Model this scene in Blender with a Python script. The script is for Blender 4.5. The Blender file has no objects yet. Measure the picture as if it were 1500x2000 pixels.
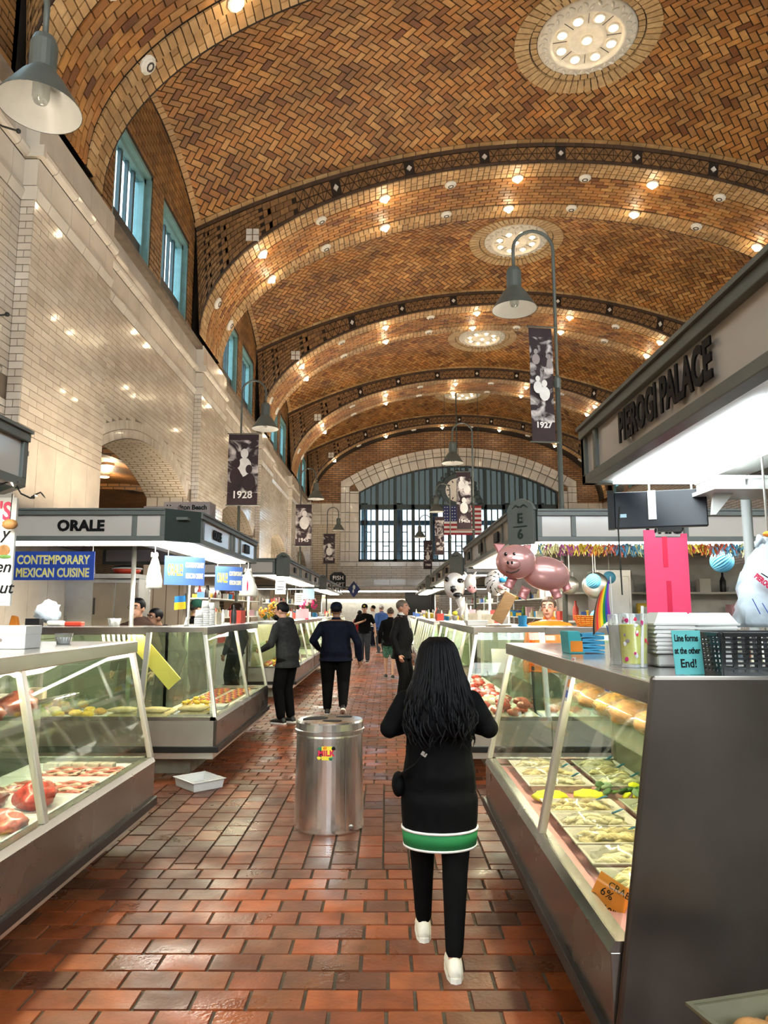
import bpy, math, random
from mathutils import Vector, Matrix, noise
random.seed(7)
sc = bpy.context.scene
COL = sc.collection
R = math.radians
pi = math.pi
# ------------------------------------------------------------------ camera, world, exposure
FPX, CAMZ = 1390.0, 1.67
PITCH, YAW = math.atan(193 / FPX), math.atan(5 / FPX)
cd = bpy.data.cameras.new('camera')
cd.sensor_fit = 'VERTICAL'; cd.sensor_height = 24.0; cd.lens = 24.0 * FPX / 2000.0
cd.clip_start = 0.05; cd.clip_end = 300
cam = bpy.data.objects.new('camera', cd); COL.objects.link(cam)
cam.location = (0, 0, CAMZ); cam.rotation_euler = (pi / 2 + PITCH, 0, YAW)
sc.camera = cam
CR = cam.rotation_euler.to_matrix()
CRI = CR.transposed()
w = bpy.data.worlds.new('daylight'); sc.world = w; w.use_nodes = True
bg = w.node_tree.nodes['Background']
bg.inputs[0].default_value = (0.80, 0.92, 1.0, 1); bg.inputs[1].default_value = 6.0
sc.view_settings.view_transform = 'Standard'
try: sc.view_settings.look = 'None'
except Exception: pass
sc.view_settings.exposure = 1.08; sc.view_settings.gamma = 1.0
sc.view_settings.use_curve_mapping = False
sc.cycles.use_denoising = True; sc.cycles.use_adaptive_sampling = True; sc.cycles.adaptive_threshold = 0.08
sc.cycles.max_bounces = 5; sc.cycles.diffuse_bounces = 2; sc.cycles.glossy_bounces = 3
sc.cycles.transparent_max_bounces = 16; sc.cycles.transmission_bounces = 3
sc.cycles.sample_clamp_indirect = 4.0
sc.cycles.caustics_reflective = False; sc.cycles.caustics_refractive = False

def ray(px, py):
    return CR @ Vector(((px - 750) / FPX, (1000 - py) / FPX, -1))
def at(px, py, Y):
    d = ray(px, py); return Vector((0, 0, CAMZ)) + d * (Y / d.y)
def ground(px, py, z=0.0):
    d = ray(px, py); return Vector((0, 0, CAMZ)) + d * ((z - CAMZ) / d.z)
def atx(px, py, X):
    d = ray(px, py); return Vector((0, 0, CAMZ)) + d * (X / d.x)
def proj(p):
    q = CRI @ (Vector(p) - Vector((0, 0, CAMZ)))
    if q.z > -0.1: return None
    return (750 + FPX * q.x / -q.z, 1000 - FPX * q.y / -q.z)

# ------------------------------------------------------------------ materials
MATS = {}
def _new(name):
    m = bpy.data.materials.new(name); m.use_nodes = True
    return m, m.node_tree.nodes, m.node_tree.links, m.node_tree.nodes['Principled BSDF']
def M(name, col, rough=0.5, metal=0.0, var=0.10, vs=6.0, bump=0.0, bs=40.0, emit=None, es=0.0, coat=0.0, rvar=0.0, alpha=1.0, stretch=None, sub=0.0, spec=None):
    m, N, L, B = _new(name)
    tc = N.new('ShaderNodeTexCoord'); nz = N.new('ShaderNodeTexNoise')
    nz.inputs['Scale'].default_value = vs; nz.inputs['Detail'].default_value = 4
    src = tc.outputs['Object']
    if stretch:
        mp = N.new('ShaderNodeMapping'); mp.inputs['Scale'].default_value = stretch
        L.new(src, mp.inputs['Vector']); src = mp.outputs['Vector']
    L.new(src, nz.inputs['Vector'])
    rp = N.new('ShaderNodeValToRGB')
    rp.color_ramp.elements[0].position = 0.3; rp.color_ramp.elements[1].position = 0.7
    c = Vector(col[:3])
    rp.color_ramp.elements[0].color = tuple(min(1, x * (1 - var)) for x in c) + (1,)
    rp.color_ramp.elements[1].color = tuple(min(1, x * (1 + var)) for x in c) + (1,)
    L.new(nz.outputs['Fac'], rp.inputs['Fac']); L.new(rp.outputs['Color'], B.inputs['Base Color'])
    B.inputs['Roughness'].default_value = rough; B.inputs['Metallic'].default_value = metal
    if rvar:
        mr = N.new('ShaderNodeMapRange'); mr.inputs['To Min'].default_value = max(0.02, rough - rvar); mr.inputs['To Max'].default_value = min(1, rough + rvar)
        L.new(nz.outputs['Fac'], mr.inputs['Value']); L.new(mr.outputs['Result'], B.inputs['Roughness'])
    if bump:
        n2 = N.new('ShaderNodeTexNoise'); n2.inputs['Scale'].default_value = bs; n2.inputs['Detail'].default_value = 3
        L.new(src, n2.inputs['Vector'])
        bp = N.new('ShaderNodeBump'); bp.inputs['Strength'].default_value = bump; bp.inputs['Distance'].default_value = 0.02
        L.new(n2.outputs['Fac'], bp.inputs['Height']); L.new(bp.outputs['Normal'], B.inputs['Normal'])
    if emit:
        B.inputs['Emission Color'].default_value = tuple(emit) + (1,); B.inputs['Emission Strength'].default_value = es
    if coat: B.inputs['Coat Weight'].default_value = coat; B.inputs['Coat Roughness'].default_value = 0.06
    if sub:
        B.inputs['Subsurface Weight'].default_value = sub; B.inputs['Subsurface Radius'].default_value = (0.01, 0.005, 0.003)
    B.inputs['Alpha'].default_value = alpha
    if spec is None and name.startswith('cloth'): spec = 0.08
    if spec is not None: B.inputs['Specular IOR Level'].default_value = spec
    MATS[name] = m
    return m
def MT(name, cols, rough=0.5, coat=0.0, bump=0.15, bs=30, var=0.18, vs=9, rvar=0.0, stain=0.0):
    """material for built pieces: each piece carries its own 'tint' number, which picks its fired colour"""
    m, N, L, B = _new(name)
    a = N.new('ShaderNodeAttribute'); a.attribute_name = 'tint'
    rp = N.new('ShaderNodeValToRGB'); cr = rp.color_ramp
    while len(cr.elements) < len(cols): cr.elements.new(0.5)
    for i, c in enumerate(cols):
        cr.elements[i].position = i / (len(cols) - 1); cr.elements[i].color = tuple(c) + (1,)
    L.new(a.outputs['Fac'], rp.inputs['Fac'])
    g = N.new('ShaderNodeNewGeometry'); nz = N.new('ShaderNodeTexNoise')
    nz.inputs['Scale'].default_value = vs; nz.inputs['Detail'].default_value = 5
    L.new(g.outputs['Position'], nz.inputs['Vector'])
    mr = N.new('ShaderNodeMapRange'); mr.inputs['From Min'].default_value = 0.3; mr.inputs['From Max'].default_value = 0.7
    mr.inputs['To Min'].default_value = 1 - var; mr.inputs['To Max'].default_value = 1 + var
    L.new(nz.outputs['Fac'], mr.inputs['Value'])
    mx = N.new('ShaderNodeMixRGB'); mx.blend_type = 'MULTIPLY'; mx.inputs['Fac'].default_value = 1
    L.new(rp.outputs['Color'], mx.inputs['Color1']); L.new(mr.outputs['Result'], mx.inputs['Color2'])
    out = mx.outputs['Color']
    if stain:
        n3 = N.new('ShaderNodeTexNoise'); n3.inputs['Scale'].default_value = 0.9; n3.inputs['Detail'].default_value = 6
        L.new(g.outputs['Position'], n3.inputs['Vector'])
        r3 = N.new('ShaderNodeMapRange'); r3.inputs['From Min'].default_value = 0.35; r3.inputs['From Max'].default_value = 0.62
        r3.inputs['To Min'].default_value = 1 - stain; r3.inputs['To Max'].default_value = 1.0
        L.new(n3.outputs['Fac'], r3.inputs['Value'])
        m3 = N.new('ShaderNodeMixRGB'); m3.blend_type = 'MULTIPLY'; m3.inputs['Fac'].default_value = 1
        L.new(out, m3.inputs['Color1']); L.new(r3.outputs['Result'], m3.inputs['Color2']); out = m3.outputs['Color']
    L.new(out, B.inputs['Base Color'])
    B.inputs['Roughness'].default_value = rough
    if rvar:
        n4 = N.new('ShaderNodeTexNoise'); n4.inputs['Scale'].default_value = 2.2; n4.inputs['Detail'].default_value = 4
        L.new(g.outputs['Position'], n4.inputs['Vector'])
        r4 = N.new('ShaderNodeMapRange'); r4.inputs['From Min'].default_value = 0.35; r4.inputs['From Max'].default_value = 0.65
        r4.inputs['To Min'].default_value = max(0.04, rough - rvar); r4.inputs['To Max'].default_value = rough + rvar
        L.new(n4.outputs['Fac'], r4.inputs['Value']); L.new(r4.outputs['Result'], B.inputs['Roughness'])
    if bump:
        n2 = N.new('ShaderNodeTexNoise'); n2.inputs['Scale'].default_value = bs
        L.new(g.outputs['Position'], n2.inputs['Vector'])
        bp = N.new('ShaderNodeBump'); bp.inputs['Strength'].default_value = bump; bp.inputs['Distance'].default_value = 0.01
        L.new(n2.outputs['Fac'], bp.inputs['Height']); L.new(bp.outputs['Normal'], B.inputs['Normal'])
    if coat: B.inputs['Coat Weight'].default_value = coat; B.inputs['Coat Roughness'].default_value = 0.05
    MATS[name] = m
    return m
def MGLASS(name, col=(0.9, 1, 0.95), gl=0.12, rough=0.02, keep=0.0):
    """thin pane: mostly see-through, mirror-like at the surface, with a little body colour"""
    m, N, L, B = _new(name); N.remove(B)
    out = N['Material Output']
    tr = N.new('ShaderNodeBsdfTransparent'); tr.inputs[0].default_value = tuple(col) + (1,)
    go = N.new('ShaderNodeBsdfGlossy'); go.inputs['Roughness'].default_value = rough
    fr = N.new('ShaderNodeLayerWeight'); fr.inputs['Blend'].default_value = 0.25
    mr = N.new('ShaderNodeMapRange'); mr.inputs['To Min'].default_value = gl * 0.5; mr.inputs['To Max'].default_value = min(1, gl * 4)
    nz = N.new('ShaderNodeTexNoise'); nz.inputs['Scale'].default_value = 3
    L.new(fr.outputs['Facing'], mr.inputs['Value'])
    mx = N.new('ShaderNodeMixShader'); L.new(mr.outputs['Result'], mx.inputs[0])
    L.new(tr.outputs[0], mx.inputs[1]); L.new(go.outputs[0], mx.inputs[2]); last = mx
    if keep:
        df = N.new('ShaderNodeBsdfDiffuse'); df.inputs[0].default_value = tuple(col) + (1,)
        m2 = N.new('ShaderNodeMixShader'); m2.inputs[0].default_value = keep
        L.new(mx.outputs[0], m2.inputs[1]); L.new(df.outputs[0], m2.inputs[2]); last = m2
    L.new(last.outputs[0], out.inputs['Surface'])
    MATS[name] = m
    return m
def MBRICK(name, c1, c2, mortar, scale, bw, bh, rough=0.5, coat=0.0, axes='xz', ms=0.012):
    """brick courses too far off to tell apart"""
    m, N, L, B = _new(name)
    g = N.new('ShaderNodeNewGeometry'); sp = N.new('ShaderNodeSeparateXYZ'); cb = N.new('ShaderNodeCombineXYZ')
    L.new(g.outputs['Position'], sp.inputs[0])
    L.new(sp.outputs['XYZ'.index(axes[0].upper())], cb.inputs[0]); L.new(sp.outputs['XYZ'.index(axes[1].upper())], cb.inputs[1])
    b = N.new('ShaderNodeTexBrick'); L.new(cb.outputs[0], b.inputs['Vector'])
    b.inputs['Color1'].default_value = tuple(c1) + (1,); b.inputs['Color2'].default_value = tuple(c2) + (1,); b.inputs['Mortar'].default_value = tuple(mortar) + (1,)
    b.inputs['Scale'].default_value = 1; b.inputs['Mortar Size'].default_value = ms
    b.inputs['Brick Width'].default_value = bw; b.inputs['Row Height'].default_value = bh
    nz = N.new('ShaderNodeTexNoise'); nz.inputs['Scale'].default_value = 1.3; nz.inputs['Detail'].default_value = 6
    L.new(g.outputs['Position'], nz.inputs['Vector'])
    mr = N.new('ShaderNodeMapRange'); mr.inputs['To Min'].default_value = 0.7; mr.inputs['To Max'].default_value = 1.25
    L.new(nz.outputs['Fac'], mr.inputs['Value'])
    mx = N.new('ShaderNodeMixRGB'); mx.blend_type = 'MULTIPLY'; mx.inputs['Fac'].default_value = 1
    L.new(b.outputs['Color'], mx.inputs['Color1']); L.new(mr.outputs['Result'], mx.inputs['Color2']); L.new(mx.outputs['Color'], B.inputs['Base Color'])
    bp = N.new('ShaderNodeBump'); bp.inputs['Strength'].default_value = 0.4; bp.inputs['Distance'].default_value = 0.01; bp.invert = True
    L.new(b.outputs['Fac'], bp.inputs['Height']); L.new(bp.outputs['Normal'], B.inputs['Normal'])
    B.inputs['Roughness'].default_value = rough
    if coat: B.inputs['Coat Weight'].default_value = coat
    MATS[name] = m
    return m
def MPRINT(name, dark, light, scale=5.0, seed=0.0, thr=0.5):
    """old black-and-white photograph printed on cloth"""
    m, N, L, B = _new(name)
    tc = N.new('ShaderNodeTexCoord'); mp = N.new('ShaderNodeMapping'); mp.inputs['Location'].default_value = (seed, seed * 1.7, seed * 0.6)
    L.new(tc.outputs['Object'], mp.inputs['Vector'])
    nz = N.new('ShaderNodeTexNoise'); nz.inputs['Scale'].default_value = scale; nz.inputs['Detail'].default_value = 5; nz.inputs['Distortion'].default_value = 1.6
    L.new(mp.outputs['Vector'], nz.inputs['Vector'])
    rp = N.new('ShaderNodeValToRGB'); cr = rp.color_ramp
    cr.elements[0].position = thr - 0.07; cr.elements[0].color = tuple(dark) + (1,)
    cr.elements[1].position = thr + 0.10; cr.elements[1].color = tuple(light) + (1,)
    L.new(nz.outputs['Fac'], rp.inputs['Fac']); L.new(rp.outputs['Color'], B.inputs['Base Color'])
    B.inputs['Roughness'].default_value = 0.75
    MATS[name] = m
    return m

# ------------------------------------------------------------------ mesh building
XF = {}
NTRI = [0]
def root_xf(o):
    while o.parent: o = o.parent
    return XF.get(o.name, Matrix.Identity(4))
class MB:
    def __init__(s): s.v = []; s.f = []; s.m = []; s.t = []
    def add(s, vs, fs, mi=0, tint=0.5):
        n = len(s.v); s.v += [Vector(p) for p in vs]
        for f in fs: s.f.append([i + n for i in f]); s.m.append(mi); s.t.append(tint)
        return s
    def hexa(s, p, mi=0, tint=0.5):
        return s.add(p, [(3, 2, 1, 0), (4, 5, 6, 7), (0, 1, 5, 4), (1, 2, 6, 5), (2, 3, 7, 6), (3, 0, 4, 7)], mi, tint)
    def box(s, x0, y0, z0, x1, y1, z1, mi=0, tint=0.5):
        if x0 > x1: x0, x1 = x1, x0
        if y0 > y1: y0, y1 = y1, y0
        if z0 > z1: z0, z1 = z1, z0
        return s.hexa([(x0, y0, z0), (x1, y0, z0), (x1, y1, z0), (x0, y1, z0), (x0, y0, z1), (x1, y0, z1), (x1, y1, z1), (x0, y1, z1)], mi, tint)
    def obox(s, c, size, rot=None, mi=0):
        a, b, d = size[0] / 2, size[1] / 2, size[2] / 2
        p = [Vector(q) for q in ((-a, -b, -d), (a, -b, -d), (a, b, -d), (-a, b, -d), (-a, -b, d), (a, -b, d), (a, b, d), (-a, b, d))]
        if rot is not None: p = [rot @ q for q in p]
        return s.hexa([q + Vector(c) for q in p], mi)
    def bar(s, a, b, wd, th, up=(0, 0, 1), mi=0):
        a, b = Vector(a), Vector(b); d = (b - a).normalized(); u = Vector(up)
        sd = d.cross(u)
        if sd.length < 1e-5: sd = d.cross(Vector((0, 1, 0)))
        sd.normalize(); u = sd.cross(d).normalized(); x = sd * wd / 2; y = u * th / 2
        return s.hexa([a - x - y, a + x - y, a + x + y, a - x + y, b - x - y, b + x - y, b + x + y, b - x + y], mi)
    def prism(s, poly, vec, mi=0, tint=0.5):
        poly = [Vector(p) for p in poly]; vec = Vector(vec); n = len(poly)
        fs = [tuple(range(n)), tuple(range(2 * n - 1, n - 1, -1))] + [(i, i + n, (i + 1) % n + n, (i + 1) % n) for i in range(n)]
        return s.add(poly + [p + vec for p in poly], fs, mi, tint)
    def tube(s, pts, r, n=8, mi=0, cap=True, flat=1.0):
        pts = [Vector(p) for p in pts]; k = len(pts)
        rs = r if isinstance(r, (list, tuple)) else [r] * k
        base = len(s.v); up = None
        for i, p in enumerate(pts):
            t = (pts[min(i + 1, k - 1)] - pts[max(i - 1, 0)]).normalized()
            if up is None:
                up = Vector((0, 0, 1)) if abs(t.z) < 0.9 else Vector((0, 1, 0))
            a = t.cross(up)
            if a.length < 1e-6: a = t.cross(Vector((1, 0, 0)))
            a.normalize(); up = a.cross(t).normalized()
            for j in range(n):
                an = 2 * pi * j / n
                s.v.append(p + a * math.cos(an) * rs[i] + up * math.sin(an) * rs[i] * flat)
        for i in range(k - 1):
            for j in range(n):
                s.f.append([base + i * n + j, base + i * n + (j + 1) % n, base + (i + 1) * n + (j + 1) % n, base + (i + 1) * n + j]); s.m.append(mi); s.t.append(0.5)
        if cap:
            s.f.append([base + j for j in range(n)][::-1]); s.f.append([base + (k - 1) * n + j for j in range(n)])
            s.m += [mi, mi]; s.t += [0.5, 0.5]
        return s
    def lathe(s, prof, c=(0, 0, 0), n=24, rot=None, mi=0, cap=True):
        c = Vector(c); base = len(s.v); k = len(prof)
        for (r, z) in prof:
            for j in range(n):
                an = 2 * pi * j / n; q = Vector((r * math.cos(an), r * math.sin(an), z))
                s.v.append(c + (rot @ q if rot is not None else q))
        for i in range(k - 1):
            for j in range(n):
                s.f.append([base + i * n + j, base + i * n + (j + 1) % n, base + (i + 1) * n + (j + 1) % n, base + (i + 1) * n + j]); s.m.append(mi); s.t.append(0.5)
        if cap:
            s.f.append([base + j for j in range(n)][::-1]); s.f.append([base + (k - 1) * n + j for j in range(n)])
            s.m += [mi, mi]; s.t += [0.5, 0.5]
        return s
    def ell(s, c, r, nu=14, nv=9, rot=None, mi=0, rough=0.0, seed=0.0, fr=3.0):
        c = Vector(c); base = len(s.v)
        def pt(u, v):
            q = Vector((math.cos(u) * math.sin(v), math.sin(u) * math.sin(v), math.cos(v)))
            if rough: q = q * (1 + rough * noise.noise(q * fr + Vector((seed, seed * 2.3, seed * 0.7))))
            q = Vector((q.x * r[0], q.y * r[1], q.z * r[2]))
            return c + (rot @ q if rot is not None else q)
        s.v.append(pt(0, 0))
        for i in range(1, nv):
            for j in range(nu): s.v.append(pt(2 * pi * j / nu, pi * i / nv))
        s.v.append(pt(0, pi)); e = len(s.v) - 1
        for j in range(nu):
            k2 = (j + 1) % nu
            s.f.append([base, base + 1 + j, base + 1 + k2]); s.f.append([e, e - nu + k2, e - nu + j]); s.m += [mi, mi]; s.t += [0.5, 0.5]
        for i in range(nv - 2):
            for j in range(nu):
                k2 = (j + 1) % nu; a = base + 1 + i * nu
                s.f.append([a + j, a + nu + j, a + nu + k2, a + k2]); s.m.append(mi); s.t.append(0.5)
        return s
    def xf(s, mat):
        s.v = [mat @ p for p in s.v]; return s
    def merge(s, o, mi=None):
        n = len(s.v); s.v += o.v
        s.f += [[i + n for i in f] for f in o.f]; s.m += (o.m if mi is None else [mi] * len(o.m)); s.t += o.t
        return s
    def mesh(s, name, mats, smooth=False, tint=False):
        me = bpy.data.meshes.new(name)
        me.from_pydata([tuple(p) for p in s.v], [], s.f)
        for m in (mats if isinstance(mats, (list, tuple)) else [mats]): me.materials.append(MATS[m] if isinstance(m, str) else m)
        if any(s.m): me.polygons.foreach_set('material_index', s.m)
        if smooth: me.polygons.foreach_set('use_smooth', [True] * len(s.f))
        if tint:
            a = me.attributes.new('tint', 'FLOAT', 'FACE'); a.data.foreach_set('value', s.t)
        me.update(); NTRI[0] += sum(len(f) - 2 for f in s.f)
        return me
    def obj(s, name, mats, parent=None, smooth=False, bevel=0.0, loc=None, world=False, tint=False, label=None, auto=None):
        if world and parent is not None:
            inv = root_xf(parent).inverted(); s.v = [inv @ p for p in s.v]
        if loc is not None:
            lv = Vector(loc); s.v = [p - lv for p in s.v]
        o = bpy.data.objects.new(name, s.mesh(name, mats, smooth, tint)); COL.objects.link(o)
        if loc is not None:
            o.location = loc
            if parent is None: XF[o.name] = Matrix.Translation(Vector(loc))
        if parent is not None: o.parent = parent
        if bevel:
            b = o.modifiers.new('bevel', 'BEVEL'); b.width = bevel; b.segments = 2; b.limit_method = 'ANGLE'; b.angle_limit = R(40)
        if auto:
            pass
        if label: o['label'] = label
        return o
def thing(name, label, cat, loc=(0, 0, 0), rz=0.0, group=None):
    o = bpy.data.objects.new(name, None); COL.objects.link(o)
    o.empty_display_size = 0.1
    o.location = loc; o.rotation_euler = (0, 0, rz)
    XF[o.name] = Matrix.Translation(Vector(loc)) @ Matrix.Rotation(rz, 4, 'Z')
    o['label'] = label; o['category'] = cat
    if group: o['group'] = group
    return o
def tag(o, label, cat, group=None):
    o['label'] = label; o['category'] = cat
    if group: o['group'] = group
    return o
def struct(name, mb, mats, **k):
    o = mb.obj(name, mats, **k); o['kind'] = 'structure'; return o
KIDS = {}
def dup(root, loc, rz=None, label=None, group=None, scale=None):
    def cp(o, par):
        c = o.copy(); COL.objects.link(c); c.parent = par
        for ch in o.children: cp(ch, c)
        return c
    c = cp(root, None); c.location = loc
    if rz is not None: c.rotation_euler = (0, 0, rz)
    if scale: c.scale = (scale,) * 3
    if label: c['label'] = label
    if group: c['group'] = group
    XF[c.name] = Matrix.Translation(Vector(loc)) @ Matrix.Rotation(c.rotation_euler.z, 4, 'Z')
    return c
def text(s, size, mat, parent, pos, rz=0.0, ext=0.004, bold=0.0, name='lettering', tilt=pi / 2, align='CENTER', sx=1.0, spacing=1.0, local=True, roll=0.0, shear=0.0):
    cu = bpy.data.curves.new('lettering', 'FONT'); cu.body = s; cu.size = size; cu.extrude = ext; cu.offset = bold
    cu.align_x = align; cu.align_y = 'CENTER'; cu.space_character = spacing; cu.resolution_u = 3; cu.shear = shear
    t = bpy.data.objects.new('tmp', cu)
    me = bpy.data.meshes.new_from_object(t)
    bpy.data.objects.remove(t); bpy.data.curves.remove(cu)
    mt = Matrix.Translation(Vector(pos)) @ Matrix.Rotation(rz, 4, 'Z') @ Matrix.Rotation(tilt, 4, 'X') @ Matrix.Rotation(roll, 4, 'Z') @ Matrix.Diagonal((sx, 1, 1, 1))
    if not local and parent is not None: mt = root_xf(parent).inverted() @ mt
    me.transform(mt)
    me.materials.clear(); me.materials.append(MATS[mat])
    o = bpy.data.objects.new(name, me); COL.objects.link(o)
    if parent is not None: o.parent = parent
    return o

# ------------------------------------------------------------------ built pieces (bricks, tiles, blocks)
def piece(poly, nrm, depth, inset=0.006, tint=None):
    """prism with slightly drawn-in top edges; poly given counter-clockwise about nrm"""
    c = Vector((0, 0, 0))
    for p in poly: c += p
    c /= len(poly); n = len(poly)
    top = []
    for p in poly:
        d = c - p; top.append(p + d.normalized() * min(inset, d.length * 0.4))
    bot = [p - nrm * depth for p in poly]
    fs = [tuple(range(n, 2 * n))] + [(i, (i + 1) % n, n + (i + 1) % n, n + i) for i in range(n)]
    return (bot + top, fs, random.random() if tint is None else tint, c)
def emit(parent, nm, pieces, mat, nmax=300, minpx=10.0, stuff=None):
    ranked = []
    for i, (vs, fs, t, c) in enumerate(pieces):
        q = proj(c)
        if q is None or not (-20 < q[0] < 1520 and -20 < q[1] < 2020): continue
        ps = [proj(v) for v in vs[len(vs) // 2:]]
        if any(p is None for p in ps): continue
        sx = max(p[0] for p in ps) - min(p[0] for p in ps); sy = max(p[1] for p in ps) - min(p[1] for p in ps)
        ar = 0
        for k in range(len(ps)):
            a, b = ps[k], ps[(k + 1) % len(ps)]; ar += a[0] * b[1] - a[1] * b[0]
        if max(sx, sy) >= minpx: ranked.append((abs(ar), i))
    ranked.sort(reverse=True)
    single = set(i for _, i in ranked[:nmax])
    rest = MB()
    for i, (vs, fs, t, c) in enumerate(pieces):
        if i in single:
            mb = MB().add(vs, fs, 0, t); mb.obj(nm, mat, parent, loc=c, tint=True)
        else: rest.add(vs, fs, 0, t)
    if rest.v:
        o = rest.obj(stuff or (nm + '_courses'), mat, parent, tint=True); o['kind'] = 'stuff'
def clip(poly, fn):
    """keep the part of a 2-D polygon where fn(p) >= 0 (fn linear)"""
    out = []
    for i in range(len(poly)):
        a, b = poly[i], poly[(i + 1) % len(poly)]; fa, fb = fn(a), fn(b)
        if fa >= 0: out.append(a)
        if (fa >= 0) != (fb >= 0):
            t = fa / (fa - fb); out.append((a[0] + (b[0] - a[0]) * t, a[1] + (b[1] - a[1]) * t))
    return out
def blob(name, c, r, mat, label=None, cat=None, group=None, rough=0.25, seed=None, rot=0.0, parent=None, nu=14, nv=8, fr=2.5):
    seed = random.uniform(0, 50) if seed is None else seed
    mb = MB().ell((0, 0, r[2] * 0.9), r, nu, nv, Matrix.Rotation(rot, 3, 'Z'), 0, rough, seed, fr)
    for p in mb.v: p.z = max(p.z, 0.0)
    o = mb.obj(name, mat, parent, smooth=True); o.location = c
    if parent is None: tag(o, label, cat, group)
    return o
# ------------------------------------------------------------------ materials of the place
MT('floor_tile', [(0.10, 0.030, 0.014), (0.16, 0.042, 0.015), (0.24, 0.055, 0.016), (0.30, 0.068, 0.017), (0.14, 0.055, 0.025), (0.36, 0.085, 0.021)], rough=0.42, bump=0.22, bs=45, var=0.28, vs=7, rvar=0.2, stain=0.45)
M('mortar_floor', (0.085, 0.065, 0.042), 0.85, var=0.25, vs=12, bump=0.3)
M('mortar_dark', (0.022, 0.012, 0.006), 0.9, var=0.2)
MT('vault_tile', [(0.18, 0.058, 0.015), (0.36, 0.138, 0.030), (0.50, 0.222, 0.055), (0.43, 0.16, 0.033), (0.58, 0.30, 0.095), (0.30, 0.13, 0.042), (0.54, 0.245, 0.060)], rough=0.5, bump=0.1, var=0.2, vs=5, stain=0.42)
MT('light_brick', [(0.42, 0.23, 0.085), (0.55, 0.33, 0.14), (0.50, 0.27, 0.10), (0.62, 0.40, 0.19)], rough=0.5, bump=0.1, var=0.2, vs=5, stain=0.4)
MT('wall_brick', [(0.20, 0.085, 0.025), (0.34, 0.16, 0.05), (0.42, 0.20, 0.06), (0.27, 0.12, 0.04)], rough=0.55, bump=0.15, var=0.2, vs=6, stain=0.4)
MT('band_tile', [(0.17, 0.085, 0.03), (0.30, 0.15, 0.05), (0.22, 0.11, 0.042)], rough=0.6, bump=0.1, var=0.25)  # tones kept dark for the shade on the ribs' near face
MT('band_dark', [(0.05, 0.025, 0.012), (0.08, 0.04, 0.02)], rough=0.6)
MT('white_square', [(0.70, 0.64, 0.54), (0.78, 0.72, 0.62)], rough=0.4)
MT('glazed', [(0.50, 0.42, 0.335), (0.60, 0.515, 0.42), (0.55, 0.465, 0.37), (0.66, 0.58, 0.48)], rough=0.16, coat=0.5, bump=0.06, bs=6, var=0.10, vs=2.5)
MT('terracotta', [(0.58, 0.50, 0.41), (0.66, 0.58, 0.48), (0.62, 0.54, 0.44)], rough=0.24, coat=0.3, bump=0.08, bs=5, var=0.10, vs=2)
M('mortar_white', (0.16, 0.12, 0.085), 0.8, var=0.2)
M('mortar_brick', (0.03, 0.017, 0.009), 0.85, var=0.2)
MBRICK('far_brick', (0.36, 0.16, 0.045), (0.20, 0.085, 0.025), (0.05, 0.03, 0.015), 1, 0.42, 0.13, ms=0.018)
MBRICK('far_glazed', (0.62, 0.51, 0.37), (0.55, 0.44, 0.31), (0.26, 0.19, 0.13), 1, 0.6, 0.14, rough=0.25, ms=0.012)
MBRICK('right_glazed', (0.56, 0.48, 0.39), (0.50, 0.42, 0.34), (0.26, 0.2, 0.15), 1, 0.4, 0.1, rough=0.25, axes='yz')
MBRICK('right_brick', (0.36, 0.16, 0.045), (0.22, 0.09, 0.028), (0.05, 0.03, 0.015), 1, 0.3, 0.1, axes='yz')
MBRICK('aisle_vault', (0.34, 0.15, 0.045), (0.20, 0.085, 0.028), (0.05, 0.03, 0.015), 1, 0.31, 0.155, axes='xy')
MBRICK('soffit_glazed', (0.62, 0.53, 0.42), (0.56, 0.47, 0.36), (0.24, 0.18, 0.12), 1, 0.3, 0.1, rough=0.25, axes='xy')
M('teal_frame', (0.16, 0.29, 0.285), 0.45, var=0.12)
M('dark_frame', (0.035, 0.055, 0.055), 0.5)
M('sill_dark', (0.02, 0.024, 0.026), 0.5)
M('far_frame', (0.035, 0.05, 0.05), 0.55)
M('far_blue', (0.10, 0.22, 0.33), 0.5)
MGLASS('pane', (0.66, 0.76, 0.80), 0.08)
MGLASS('pane_far', (0.50, 0.54, 0.57), 0.03, rough=0.2)
MGLASS('pane_teal', (0.105, 0.112, 0.106), 0.02, rough=0.4, keep=0.12)
MGLASS('case_glass', (0.95, 0.98, 0.94), 0.07)
MGLASS('shelf_glass', (0.84, 0.93, 0.84), 0.05, rough=0.12, keep=0.05)

# ------------------------------------------------------------------ the hall: dimensions
XC, XW, XP = 4.25, -4.70, -4.52          # crown line, recessed left wall, pilaster face
XWR = 2 * XC - XW
HALF = 8.75
Z_SPR, B_RIB = 8.30, 4.45
PER, RIBW = 8.35, 2.6
RIB0 = [-0.25 + PER * k for k in range(6)]      # near edge of each rib
YFAR, YBACK = 43.2, -9.0
Z_TOP = 8.17
def zv(dx, t):
    k = max(0.0, 1 - t * t)
    return 13.32 + 0.43 * k - (2.2 - 0.33 * k) * (dx / 8.85) ** 2

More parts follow.
